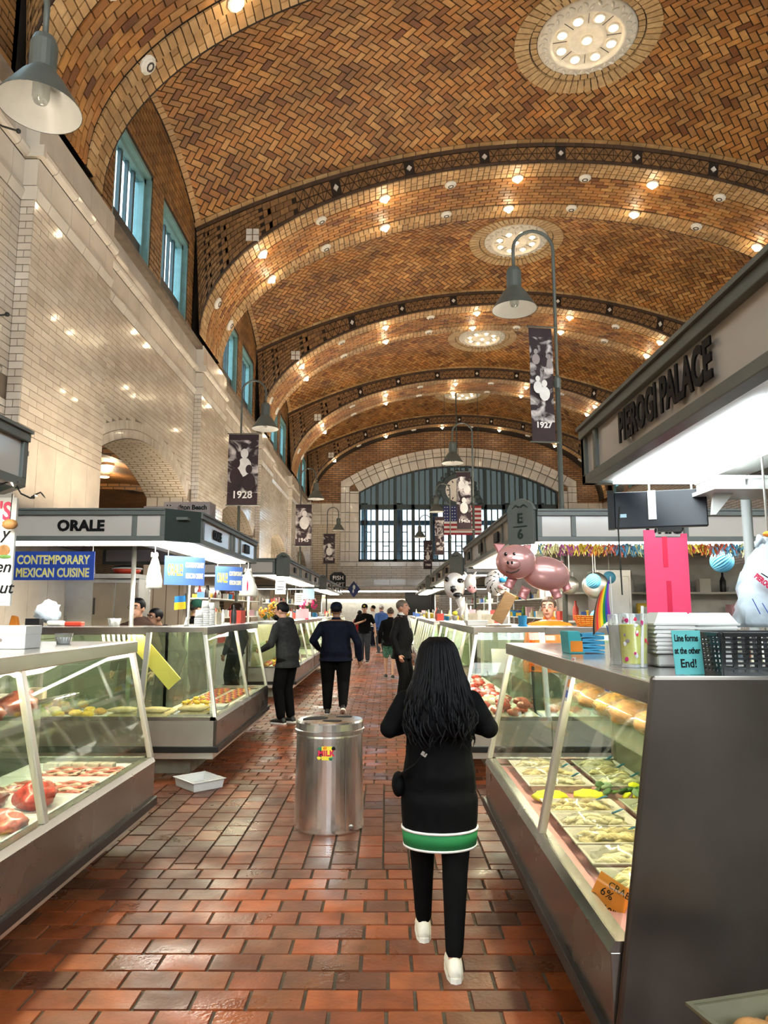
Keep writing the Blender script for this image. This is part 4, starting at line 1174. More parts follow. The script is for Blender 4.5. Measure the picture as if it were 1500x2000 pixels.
def canopy(label, s, xf, y0, y1, D, z0=2.40, z1=2.72, cham=0.28, cuts=(), near_cuts=(), near=True, far=True, plaque=None, light='tube_light', lights=True, posts=(), soff=0.8, group=None):
    T = thing('stall_canopy', label, 'stall canopy', (xf, y0, 0), 0, group)
    xb = xf + s * D
    c = cham
    fascia(T, (xf, y0 + c), (xf, y1 - c), (-s, 0), z0, z1, cuts)
    if near: fascia(T, (xf + s * c, y0), (xb, y0), (0, -1), z0, z1, near_cuts)
    if far: fascia(T, (xf + s * c, y1), (xb, y1), (0, 1), z0, z1, ())
    # chamfered corners carry a carved plaque or a plain dark board
    for (ya, yb, ny, on) in ((y0 + c, y0, -1, near), (y1 - c, y1, 1, far)):
        if not on: continue
        a, b = Vector((xf, ya, 0)), Vector((xf + s * c, yb, 0)); n = Vector((-s, ny, 0)).normalized()
        mb = MB().hexa([(p.x, p.y, z0) for p in (a, b)] + [((p - n * 0.05).x, (p - n * 0.05).y, z0) for p in (b, a)] + [(p.x, p.y, z1 + 0.02) for p in (a, b)] + [((p - n * 0.05).x, (p - n * 0.05).y, z1 + 0.02) for p in (b, a)])
        mb.obj('corner_board', 'canopy_dark', T, world=True)
    # underside: white soffit ring with light panels
    xi = xf + s * soff
    def slab(xa, ya, xb_, yb_, za, zb, nm, mat):
        return MB().box(xa, ya, za, xb_, yb_, zb).obj(nm, mat, T, world=True)
    slab(xf + s * 0.07, y0 + 0.07 + (c if near else 0), xi, y1 - 0.07 - (c if far else 0), z0 + 0.015, z0 + 0.03, 'soffit', 'soffit_white')
    if near: slab(xf + s * c, y0 + 0.07, xb, y0 + soff, z0 + 0.017, z0 + 0.032, 'soffit', 'soffit_white')
    if lights:
        n = max(1, int((y1 - y0 - 2 * c) / 1.25)); ln = (y1 - y0 - 2 * c) / n
        for i in range(n):
            a = y0 + c + ln * i
            slab(xf + s * 0.16, a + 0.06, xf + s * (soff - 0.22), a + ln - 0.06, z0 - 0.004, z0 + 0.012, 'light_panel', light)
        if near:
            n = max(1, int((D - c) / 1.3)); ln = (D - c) / n
            for i in range(n):
                xa, xb2 = xf + s * (c + ln * i + 0.08), xf + s * (c + ln * (i + 1) - 0.08)
                slab(xa, y0 + 0.14, xb2, y0 + soff - 0.25, z0 - 0.004, z0 + 0.012, 'light_panel', light)
    slab(xf + s * 0.09, y0 + (0.09 if near else 0), xb, y1 - 0.09, z1 - 0.09, z1 - 0.06, 'roof', 'canopy_green')
    for (x, y) in posts:
        MB().tube([(x, y, 0), (x, y, z0 + 0.1)], 0.028, 10).obj('post', 'post_white' if s > 0 else 'post_steel', T, world=True, smooth=True)
    if plaque:
        # carved plaque standing on the corner: pointed top, stall letters
        a, b = Vector((xf, y0 + c, 0)), Vector((xf + s * c, y0, 0)); m = (a + b) / 2; n = Vector((-s, -1, 0)).normalized()
        tx = (b - a).normalized() if s > 0 else (a - b).normalized()
        hw = 0.165; zz = z0 - 0.03
        prof = [(-hw * 0.9, zz), (hw * 0.9, zz), (hw, zz + 0.05), (hw, zz + 0.36), (hw * 1.08, zz + 0.37), (hw * 0.85, zz + 0.44), (0.03, zz + 0.50), (-0.03, zz + 0.50), (-hw * 0.85, zz + 0.44), (-hw * 1.08, zz + 0.37), (-hw, zz + 0.36), (-hw, zz + 0.05)]
        bs_ = m + n * 0.05
        pq = MB().prism([(bs_.x + tx.x * u, bs_.y + tx.y * u, z) for u, z in prof], n * -0.05).obj('plaque', 'canopy_green', T, world=True, bevel=0.004)
        rz = math.atan2(tx.y, tx.x)
        f = m + n * 0.052
        if plaque.strip():
            text(plaque[0], 0.15, 'canopy_dark', pq, (f.x, f.y, zz + 0.28), rz, 0.003, 0.004, local=False)
            text(plaque[1], 0.15, 'canopy_dark', pq, (f.x, f.y, zz + 0.11), rz, 0.003, 0.004, local=False)
            bar_c = Vector((f.x, f.y, zz + 0.195))
            MB().bar(bar_c - tx * 0.09, bar_c + tx * 0.09, 0.012, 0.004, up=n).obj('carved_line', 'canopy_dark', pq, world=True)
        cc = Vector((f.x, f.y, zz + 0.405))
        for sg in (-1, 1):
            MB().tube([cc + tx * sg * 0.01, cc + tx * sg * 0.05 + Vector((0, 0, 0.025)), cc + tx * sg * 0.10 - Vector((0, 0, 0.01))], [0.012, 0.01, 0.004], 6).obj('carved_leaf', 'canopy_dark', pq, world=True)
    return T
def added_uplight(label, x, y0, y1, z):  # added light, out of sight on a roof, to fill the vault
    T = thing('added_light_trough', label, 'added_uplight', (x, y0, z), 0)
    MB().box(-0.12, 0, 0, 0.12, y1 - y0, 0.03).box(-0.12, 0, 0.03, -0.10, y1 - y0, 0.10).box(0.10, 0, 0.03, 0.12, y1 - y0, 0.10).obj('housing', 'soffit_white', T)
    MB().box(-0.08, 0.03, 0.035, 0.08, y1 - y0 - 0.03, 0.06).obj('lamp_tube', 'added_uplamp', T)
    return T

# left row ----------------------------------------------------------
FL, FR_ = -1.72, 0.73
H90 = pi / 2
L1 = case('steel and glass meat case holding bacon and raw beef on white trays', (FL, 0.9, 0), H90, 4.58, 1.44, posts=(1.35, 2.9), e0='glass', e1='glass', shelves=(1.02,), back='shelf_glass')
L2 = case('corner deli case beside the hooded man, full of tamales and skewers', (FL, 7.43, 0), H90, 3.15, 1.50, posts=(1.75,), e0='hip', e1='glass', shelves=(), panel='steel_dark', depth=0.82, bt=(0.95, 0.0), back='shelf_glass')
L2b = case('glass deli case facing the cross aisle under the blue food banner', (-4.35, 7.43, 0), 0, 1.81, 1.50, posts=(), e0='glass', e1='none', shelves=(), panel='steel', back='shelf_glass')
case('glass bakery case below the orange flowers with red pastries', (FL - 0.05, 14.1, 0), H90, 3.6, 1.46, posts=(1.2, 2.4), e0='hip', e1='glass', panel='steel_dark')
case('long glass case next to the bakery case below the pink flowers', (FL - 0.05, 17.8, 0), H90, 3.8, 1.46, posts=(0.95, 1.9, 2.85), e0='glass', e1='glass', panel='steel_dark')
case('tall-looking glass case under the fish sign', (FL - 0.05, 23.6, 0), H90, 4.6, 1.46, posts=(0.9, 1.8, 2.7, 3.6), e0='hip', e1='glass')
case('farthest glass case of the row below the fish sign', (FL - 0.05, 28.4, 0), H90, 4.8, 1.46, posts=(1.2, 2.4, 3.6), e0='glass', e1='glass')
# right row ----------------------------------------------------------
R1 = case('pasta case with a dark steel end cheek and foil trays inside', (FR_, 5.46, 0), -H90, 2.96, 1.43, posts=(1.80,), e0='glass', e1='steel', shelves=(1.03,), depth=0.98, end_panel='cheek_steel', panel='steel_dark')
R2 = case('red meat case standing below the pig balloon', (FR_ + 0.02, 12.5, 0), -H90, 5.05, 1.50, posts=(1.25, 2.5, 3.75), e0='glass', e1='hip', shelves=(), panel='steel_dark', bt=(0.0, 1.0), back='shelf_glass')
R2b = case('glass meat case facing the cross aisle in front of the man in orange', (1.68, 7.45, 0), 0, 2.3, 1.50, posts=(1.15,), e0='none', e1='glass', shelves=(), panel='steel', back='shelf_glass')
case('glass case below the cow balloon stall', (FR_ + 0.05, 18.0, 0), -H90, 3.6, 1.46, posts=(0.9, 1.8, 2.7), e0='glass', e1='hip')
case('glass case after the cow balloon stall, farther along the aisle', (FR_ + 0.05, 21.8, 0), -H90, 3.7, 1.46, posts=(0.9, 1.8, 2.7), e0='glass', e1='glass')
case('glass case behind the man in the dark suit, second block', (FR_ + 0.05, 28.2, 0), -H90, 4.6, 1.46, posts=(0.9, 1.8, 2.7, 3.6), e0='glass', e1='hip')
case('last glass case on the balloon side of the aisle', (FR_ + 0.05, 33.0, 0), -H90, 4.7, 1.46, posts=(1.2, 2.4, 3.6), e0='glass', e1='glass')

C1 = canopy('canopy sign band strung with fairy lights above the white menu board', -1, -2.15, -1.5, 4.45, 2.3, cuts=(1.2, 2.9, 4.55, 4.95), near=False, cham=0.28, posts=())
C2 = canopy('green canopy with black capital letters above the blue food banner', -1, -2.03, 7.42, 11.4, 2.5, cham=0.30, cuts=(0.12, 1.55, 1.75, 2.15), near_cuts=(0.30,), posts=((-3.02, 8.5), (-2.88, 10.4)))
C3 = canopy('canopy with carved corner plaque above the orange flowers', -1, -2.03, 14.6, 21.9, 2.4, cham=0.26, cuts=(1.9, 2.2, 4.1, 4.4), near_cuts=(0.5,), plaque=' ', posts=((-2.95, 15.3), (-2.95, 21.2)))
C4 = canopy('far canopy with carved corner plaque beside the fish sign', -1, -2.03, 23.8, 33.2, 2.4, cham=0.26, cuts=(2.5, 2.8, 5.4, 5.7), plaque=' ', posts=((-2.95, 24.6), (-2.95, 32.4)))
D1 = canopy('near canopy with black lettering and cool white light panels over the pasta case', 1, 1.15, 0.6, 4.12, 2.7, cham=0.0, cuts=(3.24,), near=False, far=True, light='tube_cool', soff=0.85, posts=((2.05, 4.02),))
D2 = canopy('canopy with carved E6 corner plaque hung with a colourful garland', 1, 1.34, 7.50, 12.6, 4.6, cham=0.26, cuts=(0.5, 2.0, 2.4, 3.6), near_cuts=(0.36, 1.55, 2.9), plaque='E6', light='tube_light', posts=((2.0, 11.8), (5.3, 8.6)))
D3 = canopy('canopy with carved plaque behind the pig balloon stall', 1, 1.32, 14.5, 22.0, 2.6, cham=0.26, cuts=(1.9, 2.2, 4.1, 4.4), plaque=' ', posts=((2.2, 15.3), (2.2, 21.2)))
D4 = canopy('farthest canopy on the side of the big flag', 1, 1.32, 23.8, 33.2, 2.6, cham=0.26, cuts=(2.5, 2.8, 5.4, 5.7), plaque=' ', posts=((2.2, 24.6), (2.2, 32.4)))
# lettering and name plates on the canopies
text('PIEROGI PALACE', 0.205, 'letter_black', D1, (1.15 - 0.0, 2.93, 2.555), -H90, 0.004, 0.007, local=False, sx=0.66, spacing=1.0)
text('ORALE', 0.155, 'letter_black', C2, (-3.22, 7.42 + 0.015, 2.555), 0, 0.01, 0.006, local=False, sx=1.0, spacing=1.05)
text('ORALE', 0.15, 'letter_black', C2, (-2.03 - 0.015, 8.55, 2.555), H90, 0.01, 0.006, local=False, sx=0.9)
text('OHIO', 0.15, 'letter_black', D2, (2.95, 7.50 + 0.015, 2.53), 0, 0.01, 0.006, local=False)
for T, s, xf, ys in ((D2, 1, 1.34, (8.7, 10.2, 11.7)), (C2, -1, -2.03, (10.35,)), (C3, -1, -2.03, (15.9, 18.2, 20.6)), (C4, -1, -2.03, (25.4, 28.1, 31)), (D3, 1, 1.32, (15.9, 18.2, 20.6)), (D4, 1, 1.32, (25.4, 28.1, 31))):
    for y in ys: MB().box(xf - s * -0.012, y - 0.16, 2.50, xf - s * 0.006, y + 0.16, 2.62).obj('name_plate', 'letter_black', T, world=True)
for lab, x, a, b in (('added light trough on the roof of the canopy over the meat case', -3.4, -1.0, 4.0), ('added light trough on the roof of the canopy with boxes', -3.6, 8.3, 11.0), ('added light trough on the roof of the flower stall canopy', -3.4, 15.0, 21.0), ('added light trough on the roof of the canopy by the fish sign', -3.4, 24.5, 32.5),
                     ('added light trough on the roof of the pasta stall canopy', 2.6, 0.9, 3.9), ('added light trough on the roof of the canopy with the E6 plaque', 3.6, 8.0, 12.2), ('added light trough on the roof of the canopy past the pig balloon', 3.0, 15.0, 21.5), ('added light trough on the roof of the farthest canopy by the flag', 3.0, 24.5, 32.5)):
    added_uplight(lab, x, a, b, 2.66)

ut = added_uplight('added light trough on the lintel of the far fish counter', 0.0, 0.0, 5.0, 0.0); ut.location = (-2.6, 38.4, 2.955); ut.rotation_euler = (0, 0, -pi / 2)  # one more added light, brightening the dim end wall
# ------------------------------------------------------------------ people
JOBS = []
def remeshed(name, mb, mat, parent, voxel, smooth=4, loc=None, label=None):
    """closed shells fused into one continuous skin"""
    src = mb.mesh('tmp', mat)
    tmp = bpy.data.objects.new('tmp_' + name, src); COL.objects.link(tmp)
    m = tmp.modifiers.new('r', 'REMESH'); m.mode = 'VOXEL'; m.voxel_size = voxel; m.use_smooth_shade = True
    s = tmp.modifiers.new('s', 'SMOOTH'); s.iterations = smooth; s.factor = 0.5
    o = bpy.data.objects.new(name, bpy.data.meshes.new(name)); COL.objects.link(o)
    if parent is not None: o.parent = parent
    JOBS.append((tmp, o, mat)); return o
def finalize():
    dg = bpy.context.evaluated_depsgraph_get(); dg.update()
    for tmp, o, mat in JOBS:
        me = bpy.data.meshes.new_from_object(tmp.evaluated_get(dg))
        me.materials.clear(); me.materials.append(MATS[mat])
        me.polygons.foreach_set('use_smooth', [True] * len(me.polygons))
        me.name = o.name; NTRI[0] += 2 * len(me.polygons); o.data = me
    for tmp, o, mat in JOBS: bpy.data.objects.remove(tmp)
    print('TRIS', NTRI[0], 'OBJECTS', len(bpy.data.objects))
def loft(mb, rings, n=16):
    """rings: (x, y, z, rx, ry) stacked bottom to top"""
    base = len(mb.v); k = len(rings)
    for (x, y, z, rx, ry) in rings:
        for j in range(n):
            a = 2 * pi * j / n; mb.v.append(Vector((x + rx * math.cos(a), y + ry * math.sin(a), z)))
    for i in range(k - 1):
        for j in range(n):
            mb.f.append([base + i * n + j, base + i * n + (j + 1) % n, base + (i + 1) * n + (j + 1) % n, base + (i + 1) * n + j]); mb.m.append(0); mb.t.append(.5)
    mb.f.append([base + j for j in range(n)][::-1]); mb.f.append([base + (k - 1) * n + j for j in range(n)]); mb.m += [0, 0]; mb.t += [.5, .5]
def limb(mb, pts, rs, n=12):
    P = [Vector(p) for p in pts]; out, rr = [], []
    for i in range(len(P) - 1):
        for f in (0, 0.33, 0.66): out.append(P[i].lerp(P[i + 1], f)); rr.append(rs[i] + (rs[i + 1] - rs[i]) * f)
    out.append(P[-1]); rr.append(rs[-1])
    mb.tube(out, rr, n)
    for p, r in ((P[0], rs[0]), (P[-1], rs[-1])): mb.ell(p, (r, r, r), 12, 8)
    for p, r in zip(P[1:-1], rs[1:-1]): mb.ell(p, (r, r, r), 12, 8)
M('skin_light', (0.56, 0.33, 0.23), 0.5, var=0.06, sub=0.1)
M('skin_tan', (0.42, 0.22, 0.14), 0.5, var=0.06)
M('skin_brown', (0.20, 0.095, 0.055), 0.5, var=0.06)
M('skin_ruddy', (0.50, 0.25, 0.17), 0.5, var=0.06)
M('hair_black', (0.004, 0.004, 0.005), 0.5, var=0.3, vs=30, stretch=(6, 6, 1), spec=0.12)
M('hair_grey', (0.14, 0.11, 0.09), 0.6, var=0.4, vs=40)
M('hair_brown', (0.05, 0.03, 0.018), 0.6, var=0.3, vs=30)
M('eye_white', (0.75, 0.72, 0.68), 0.3)
M('eye_dark', (0.01, 0.008, 0.008), 0.2)
M('lip', (0.36, 0.13, 0.10), 0.5)
M('cloth_black', (0.004, 0.004, 0.0045), 0.85, var=0.25, vs=20)
M('cloth_navy', (0.0055, 0.007, 0.016), 0.75, var=0.25, vs=14)
M('cloth_charcoal', (0.022, 0.023, 0.025), 0.9, var=0.25, vs=25)
M('cloth_suit', (0.010, 0.010, 0.011), 0.7, var=0.2, vs=25)
M('cloth_slate', (0.045, 0.05, 0.06), 0.8, var=0.2, vs=15)
M('cloth_orange', (0.85, 0.14, 0.012), 0.75, var=0.1, vs=8)
M('cloth_white', (0.75, 0.74, 0.72), 0.8, var=0.06)
M('cloth_blue', (0.05, 0.11, 0.30), 0.8, var=0.15)
M('cloth_brown', (0.045, 0.026, 0.02), 0.85, var=0.2)
M('cloth_green', (0.012, 0.05, 0.035), 0.8, var=0.2)
M('shoe_black', (0.012, 0.012, 0.013), 0.45)
M('shoe_white', (0.72, 0.69, 0.60), 0.5, var=0.05)
M('sole_white', (0.78, 0.76, 0.70), 0.6)
M('sole_grey', (0.35, 0.34, 0.32), 0.6)
def rot2(v, a): return Vector((v[0] * math.cos(a) - v[1] * math.sin(a), v[0] * math.sin(a) + v[1] * math.cos(a), v[2]))
def hand(mb, w, e, s, curl=0.35, S=1.0):
    """palm, four fingers and a thumb continuing the forearm from elbow e to wrist w"""
    d = (w - e).normalized(); side = Vector((0, 1, 0)); side = (side - d * side.dot(d))
    if side.length < 0.1: side = Vector((1, 0, 0)) - d * d.x
    side.normalize(); nrm = d.cross(side).normalized() * s
    c = w + d * 0.05 * S
    mb.tube([w, w + d * 0.03 * S, c + d * 0.035 * S], [0.026 * S, 0.036 * S, 0.036 * S], 10, flat=0.55)
    for i, (o, ln) in enumerate(((0.028, 0.07), (0.010, 0.078), (-0.009, 0.073), (-0.026, 0.058))):
        b = c + d * 0.025 * S + side * o * S
        m = b + (d * math.cos(curl) - nrm * math.sin(curl)) * ln * 0.5 * S
        t = m + (d * math.cos(curl * 2.4) - nrm * math.sin(curl * 2.4)) * ln * 0.5 * S
        mb.tube([b - d * 0.01, m, t], [0.0105 * S, 0.0098 * S, 0.008 * S], 8); mb.ell(t, (0.008 * S,) * 3, 8, 6)
    b = w + d * 0.025 * S + side * 0.028 * S
    mb.tube([b, b + (d * 0.7 + side * 0.7 - nrm * 0.3).normalized() * 0.04 * S, b + (d * 0.9 + side * 0.45 - nrm * 0.6).normalized() * 0.068 * S], [0.013 * S, 0.0115 * S, 0.009 * S], 8)
def person(label, loc, rz, H=1.75, skin='skin_light', top='cloth_black', top_len=0.86, pants='cloth_black', shoes='shoe_black', sole='sole_grey', hair=None, hairstyle='short', cap=None, build=1.0, belly=0.0,
           arms=None, feet=None, head_turn=0.0, sleeves='long', voxel=0.012, legs=True, shorts=False, face=True, group=None, beard=None, lean=0.0, coat_flare=0.0, hood=False, slim=False):
    """local frame: +y is the way the figure faces, +x its right hand"""
    S = H / 1.75
    # the body mesh is the person; clothing and hair are its children
    o = bpy.data.objects.new('person', bpy.data.meshes.new('person')); COL.objects.link(o)
    o.location = loc; o.rotation_euler = (0, 0, rz)
    XF[o.name] = Matrix.Translation(Vector(loc)) @ Matrix.Rotation(rz, 4, 'Z')
    tag(o, label, 'person', group)
    B = build; V = lambda x, y, z: Vector((x, y, z)) * S
    ly = lambda z: lean * max(0, z - 0.95)
    feet = feet or {'l': (-0.10, 0.02, 0.0), 'r': (0.10, 0.0, 0.0)}
    arms = arms or {'l': ((-0.27, -0.03, 1.14), (-0.27, 0.06, 0.88)), 'r': ((0.27, -0.03, 1.14), (0.27, 0.06, 0.88))}
    body, tp, pt = MB(), MB(), MB()
    e = 0.016
    def ring(z, rx, ry, y=0.0, g=0.0): return (0, (y + ly(z)) * S, z * S, (rx * B + g) * S, (ry * B + g) * S)
    prof = [(0.90, .165, .115, 0), (0.98, .170, .125, -.005), (1.08, .155, .112, 0), (1.18, .150, .108, .005), (1.30, .168, .118, .005), (1.40, .172, .112, 0), (1.455, .125, .085, -.005), (1.485, .07, .065, -.005)]
    loft(body, [ring(z, rx, ry + (belly if 1.0 < z < 1.3 else 0) * 0.5, y + (belly * 0.5 if 1.0 < z < 1.3 else 0)) for z, rx, ry, y in prof])
    loft(body, [(0, (ly(1.45) - .01) * S, 1.45 * S, .06 * S, .062 * S), (0, (ly(1.55) + .005) * S, 1.56 * S, .053 * S, .056 * S)])
    # head
    hc = Vector((0, ly(1.63) + 0.025, 1.622)) * S
    HM = Matrix.Translation(hc) @ Matrix.Rotation(head_turn, 4, 'Z') @ Matrix.Diagonal((1.1, 1.1, 1.07, 1))
    hd = MB()
    hd.ell((0, -0.012 * S, 0.022 * S), (0.073 * S, 0.092 * S, 0.092 * S), 18, 12)
    hd.ell((0, 0.022 * S, -0.045 * S), (0.056 * S, 0.062 * S, 0.075 * S), 16, 10)
    hd.tube([Vector((0, 0.086, 0.022)) * S, Vector((0, 0.104, -0.018)) * S, Vector((0, 0.092, -0.026)) * S], [0.008 * S, 0.015 * S, 0.012 * S], 8)
    for sx in (-1, 1):
        hd.ell(Vector((sx * 0.074, -0.012, -0.004)) * S, (0.011 * S, 0.021 * S, 0.032 * S), 8, 8)
        hd.ell(Vector((sx * 0.03, 0.066, 0.033)) * S, (0.026 * S, 0.016 * S, 0.009 * S), 8, 6)
    hd.ell(Vector((0, 0.068, -0.058)) * S, (0.026 * S, 0.018 * S, 0.017 * S), 8, 6)
    hd.ell(Vector((0, 0.062, -0.098)) * S, (0.024 * S, 0.02 * S, 0.018 * S), 8, 6)
    body.merge(hd.xf(HM))
    loft(tp, [ring(z, rx, ry + (belly if 1.0 < z < 1.3 else 0) * 0.5, y + (belly * 0.5 if 1.0 < z < 1.3 else 0), e + (coat_flare * (1.1 - z) if z < 1.1 else 0)) for z, rx, ry, y in (([(top_len, .186, .142, 0)] if top_len > .7 else [(top_len, .164, .122, 0), (0.75, .176, .128, 0), (0.85, .180, .130, -.005)]) if top_len < 0.9 else []) + [p for p in prof if p[0] >= top_len and p[0] < 1.47]] + [(0, (ly(1.47) - .005) * S, 1.48 * S, .078 * S * (1 if not hood else 1.3), .074 * S * (1 if not hood else 1.3)), (0, (ly(1.5) - .004) * S, (1.525 if sleeves == 'long' else 1.495) * S, .068 * S, .070 * S)])
    if hood: tp.ell(V(0, -0.085 + ly(1.45), 1.46), (0.12 * S, 0.075 * S, 0.075 * S), 14, 8)
    for sd, sx in (('l', -1), ('r', 1)):
        el, wr = (Vector(q) for q in arms[sd])
        sh = Vector((sx * (0.172 * B ** 0.8), ly(1.41), 1.385)); el, wr = el.copy(), wr.copy()
        A = [sh * S, el * S, wr * S]
        limb(body, A, [0.050 * S, 0.040 * S, 0.027 * S]); hand(body, A[2], A[1], sx, 0.35, S)
        limb(tp, [V(sx * 0.05, ly(1.45) - 0.005, 1.44), A[0]], [0.052 * S, 0.058 * B ** .5 * S])
        if sleeves == 'long': limb(tp, [A[0], A[1], A[2] + (A[1] - A[2]).normalized() * 0.012], [0.062 * B ** .5 * S, 0.056 * S * B ** .5, 0.043 * S])
        else: limb(tp, [A[0], A[0].lerp(A[1], 0.72)], [0.064 * B ** .5 * S, 0.06 * S])
        if legs:
            fx, fy, fz = feet[sd]
            hip = Vector((sx * 0.088 * B, 0, 0.92)); an = Vector((fx, fy, fz + 0.085))
            L1_, L2_ = 0.43, 0.42; dv = an - hip; dd = min(dv.length, L1_ + L2_ - 0.004)
            a_ = (L1_ ** 2 - L2_ ** 2 + dd ** 2) / (2 * dd); hh = math.sqrt(max(0, L1_ ** 2 - a_ ** 2)); dn = dv.normalized()
            fw = Vector((0, 1, 0)) - dn * dn.y; fw.normalize(); kn = hip + dn * a_ + fw * hh
            limb(body, [hip * S, kn * S, an * S], [0.080 * B * S, 0.052 * S, 0.034 * S])
            if shorts: limb(pt, [hip * S, hip.lerp(kn, 0.85) * S], [0.098 * B * S, 0.085 * S])
            else: limb(pt, [hip * S, kn * S, (an + (kn - an).normalized() * 0.04) * S], [0.098 * B * S, (0.070 if slim else 0.084) * S * B ** .5, (0.050 if slim else 0.068) * S])
            # foot and shoe, pitched when the heel is lifted
            pitch = 0.0 if fz < 0.02 else (-0.55 if fz < 0.2 else -0.9)
            RM = Matrix.Translation(Vector((fx, fy, fz + 0.085)) * S) @ Matrix.Rotation(pitch, 4, 'X')
            ft = MB(); ft.tube([V(0, -0.045, -0.05), V(0, 0.06, -0.055), V(0, 0.14, -0.062)], [0.033 * S, 0.036 * S, 0.025 * S], 10)
            body.merge(ft.xf(RM))
            sh_ = MB()
            up = [(-0.075, .030, .030, .045), (-0.05, .040, .062, .03), (0.0, .043, .060, .03), (0.06, .047, .045, .0), (0.12, .048, .036, 0), (0.165, .040, .028, 0), (0.188, .022, .018, 0)]
            base = len(sh_.v); n = 14
            for (yy, rx, rz_, _) in up:
                for j in range(n):
                    a = 2 * pi * j / n
                    zc = -0.062 + rz_ * 0.35
                    sh_.v.append(V(rx * math.cos(a), yy, max(-0.066, zc + rz_ * math.sin(a))))
            for i in range(len(up) - 1):
                for j in range(n): sh_.f.append([base + i * n + j, base + i * n + (j + 1) % n, base + (i + 1) * n + (j + 1) % n, base + (i + 1) * n + j][::-1]); sh_.m.append(0); sh_.t.append(.5)
            sh_.f.append([base + j for j in range(n)]); sh_.f.append([base + (len(up) - 1) * n + j for j in range(n)][::-1]); sh_.m += [0, 0]; sh_.t += [.5, .5]
            so = sh_.xf(RM).obj('shoe', shoes, o, smooth=True)
            sl = MB().prism([V(x, y, -0.085) for x, y in ((-.027, -.078), (0.0, -.09), (.027, -.078), (.043, -.03), (.05, .08), (.042, .16), (.015, .195), (-.015, .195), (-.042, .16), (-.05, .08), (-.043, -.03))], V(0, 0, 0.026)).xf(RM)
            sl.obj('sole', sole, so)
    if legs: loft(pt, [ring(z, rx, ry, y, 0.013) for z, rx, ry, y in prof if z <= 1.09])
    if legs and len(pt.v): remeshed('trousers' if not shorts else 'shorts', pt, pants, o, voxel)
    remeshed('jacket' if sleeves == 'long' else 'shirt', tp, top, o, voxel)
    job_src = body.mesh('tmp', skin); tmp = bpy.data.objects.new('tmp_body', job_src); COL.objects.link(tmp)
    m = tmp.modifiers.new('r', 'REMESH'); m.mode = 'VOXEL'; m.voxel_size = min(voxel, 0.010); m.use_smooth_shade = True
    s_ = tmp.modifiers.new('s', 'SMOOTH'); s_.iterations = 2
    JOBS.append((tmp, o, skin))
    if hair and hairstyle == 'short':
        hm = MB().ell((0, -0.018 * S, 0.038 * S), (0.081 * S, 0.096 * S, 0.090 * S), 22, 16, None, 0, 0.06, random.uniform(0, 9), 6)
        for p in hm.v:
            if p.y > 0.04 * S and p.z < 0.068 * S: p.y = 0.04 * S - (0.068 * S - p.z) * 0.4; p.x *= 0.97
            if p.z < -0.01 * S: p.x *= 0.96; p.y = min(p.y, 0.0)
            if p.z < -0.055 * S: p.z = -0.055 * S
        hm.xf(HM).obj('hair', hair, o, smooth=True)
    if beard:
        MB().ell((0, 0.048 * S, -0.085 * S), (0.058 * S, 0.058 * S, 0.055 * S), 16, 10, None, 0, 0.1, 3.0, 6).xf(HM).obj('beard', beard, o, smooth=True)
    if cap:
        cm = MB().lathe([(0.086 * S, 0.030 * S), (0.088 * S, 0.055 * S), (0.080 * S, 0.095 * S), (0.055 * S, 0.125 * S), (0.02 * S, 0.136 * S), (0.001, 0.137 * S)], (0, -0.012 * S, 0), 22, cap=False)
        for p in cm.v: p.y *= 1.1
        co = cm.xf(HM).obj('cap', cap[0], o, smooth=True)
        back = cap[1]
        bm_ = MB(); n = 12; sg = -1 if back else 1
        top_, bot_ = [], []
        for i in range(n + 1):
            a = pi * i / n; top_.append(Vector((0.074 * math.cos(a), sg * (0.05 + 0.105 * math.sin(a)), 0.038 - 0.02 * math.sin(a))) * S)
        bm_.prism(top_, (0, 0, -0.006 * S)).xf(HM).obj('brim', cap[0], co)
    if face:
        for sx in (-1, 1):
            ew = MB().ell(Vector((sx * 0.03, 0.071, 0.016)) * S, (0.013 * S, 0.008 * S, 0.008 * S), 10, 7).xf(HM).obj('eye', 'eye_white', o, smooth=True)
            MB().ell(Vector((sx * 0.03, 0.077, 0.016)) * S, (0.006 * S, 0.004 * S, 0.006 * S), 8, 6).xf(HM).obj('iris', 'eye_dark', ew, smooth=True)
            MB().tube([Vector((sx * 0.014, 0.083, 0.036)) * S, Vector((sx * 0.032, 0.081, 0.042)) * S, Vector((sx * 0.05, 0.066, 0.036)) * S], 0.005 * S, 6).xf(HM).obj('eyebrow', hair or 'hair_brown', o)
        MB().tube([Vector((-0.024, 0.079, -0.056)) * S, Vector((0, 0.088, -0.058)) * S, Vector((0.024, 0.079, -0.056)) * S], 0.006 * S, 8).xf(HM).obj('mouth', 'lip', o, smooth=True)
    return o, HM, S

# the woman walking away down the aisle
W, WHM, WS = person('woman seen from behind in long black coat with green hem band and white sneakers', (0.265, 3.74, 0), 0.0, 1.53, 'skin_light', top='cloth_black', top_len=0.62, pants='cloth_black', shoes='shoe_white', sole='sole_white', build=1.16,
    arms={'l': ((-0.285, -0.03, 1.24), (-0.16, 0.22, 1.22)), 'r': ((0.285, -0.03, 1.24), (0.14, 0.24, 1.24))}, feet={'l': (-0.085, 0.24, 0.0), 'r': (0.055, -0.22, 0.0)}, voxel=0.011, face=False, coat_flare=0.0, slim=True)
rg = []
def hemr(z, g): return (0, 0, z * WS, ((0.164 + 0.012 * (z - 0.62) / 0.13) * 1.16 + 0.016 + g) * WS, ((0.122 + 0.006 * (z - 0.62) / 0.13) * 1.16 + 0.016 + g) * WS)
M('hem_green', (0.008, 0.17, 0.045), 0.8, var=0.1)
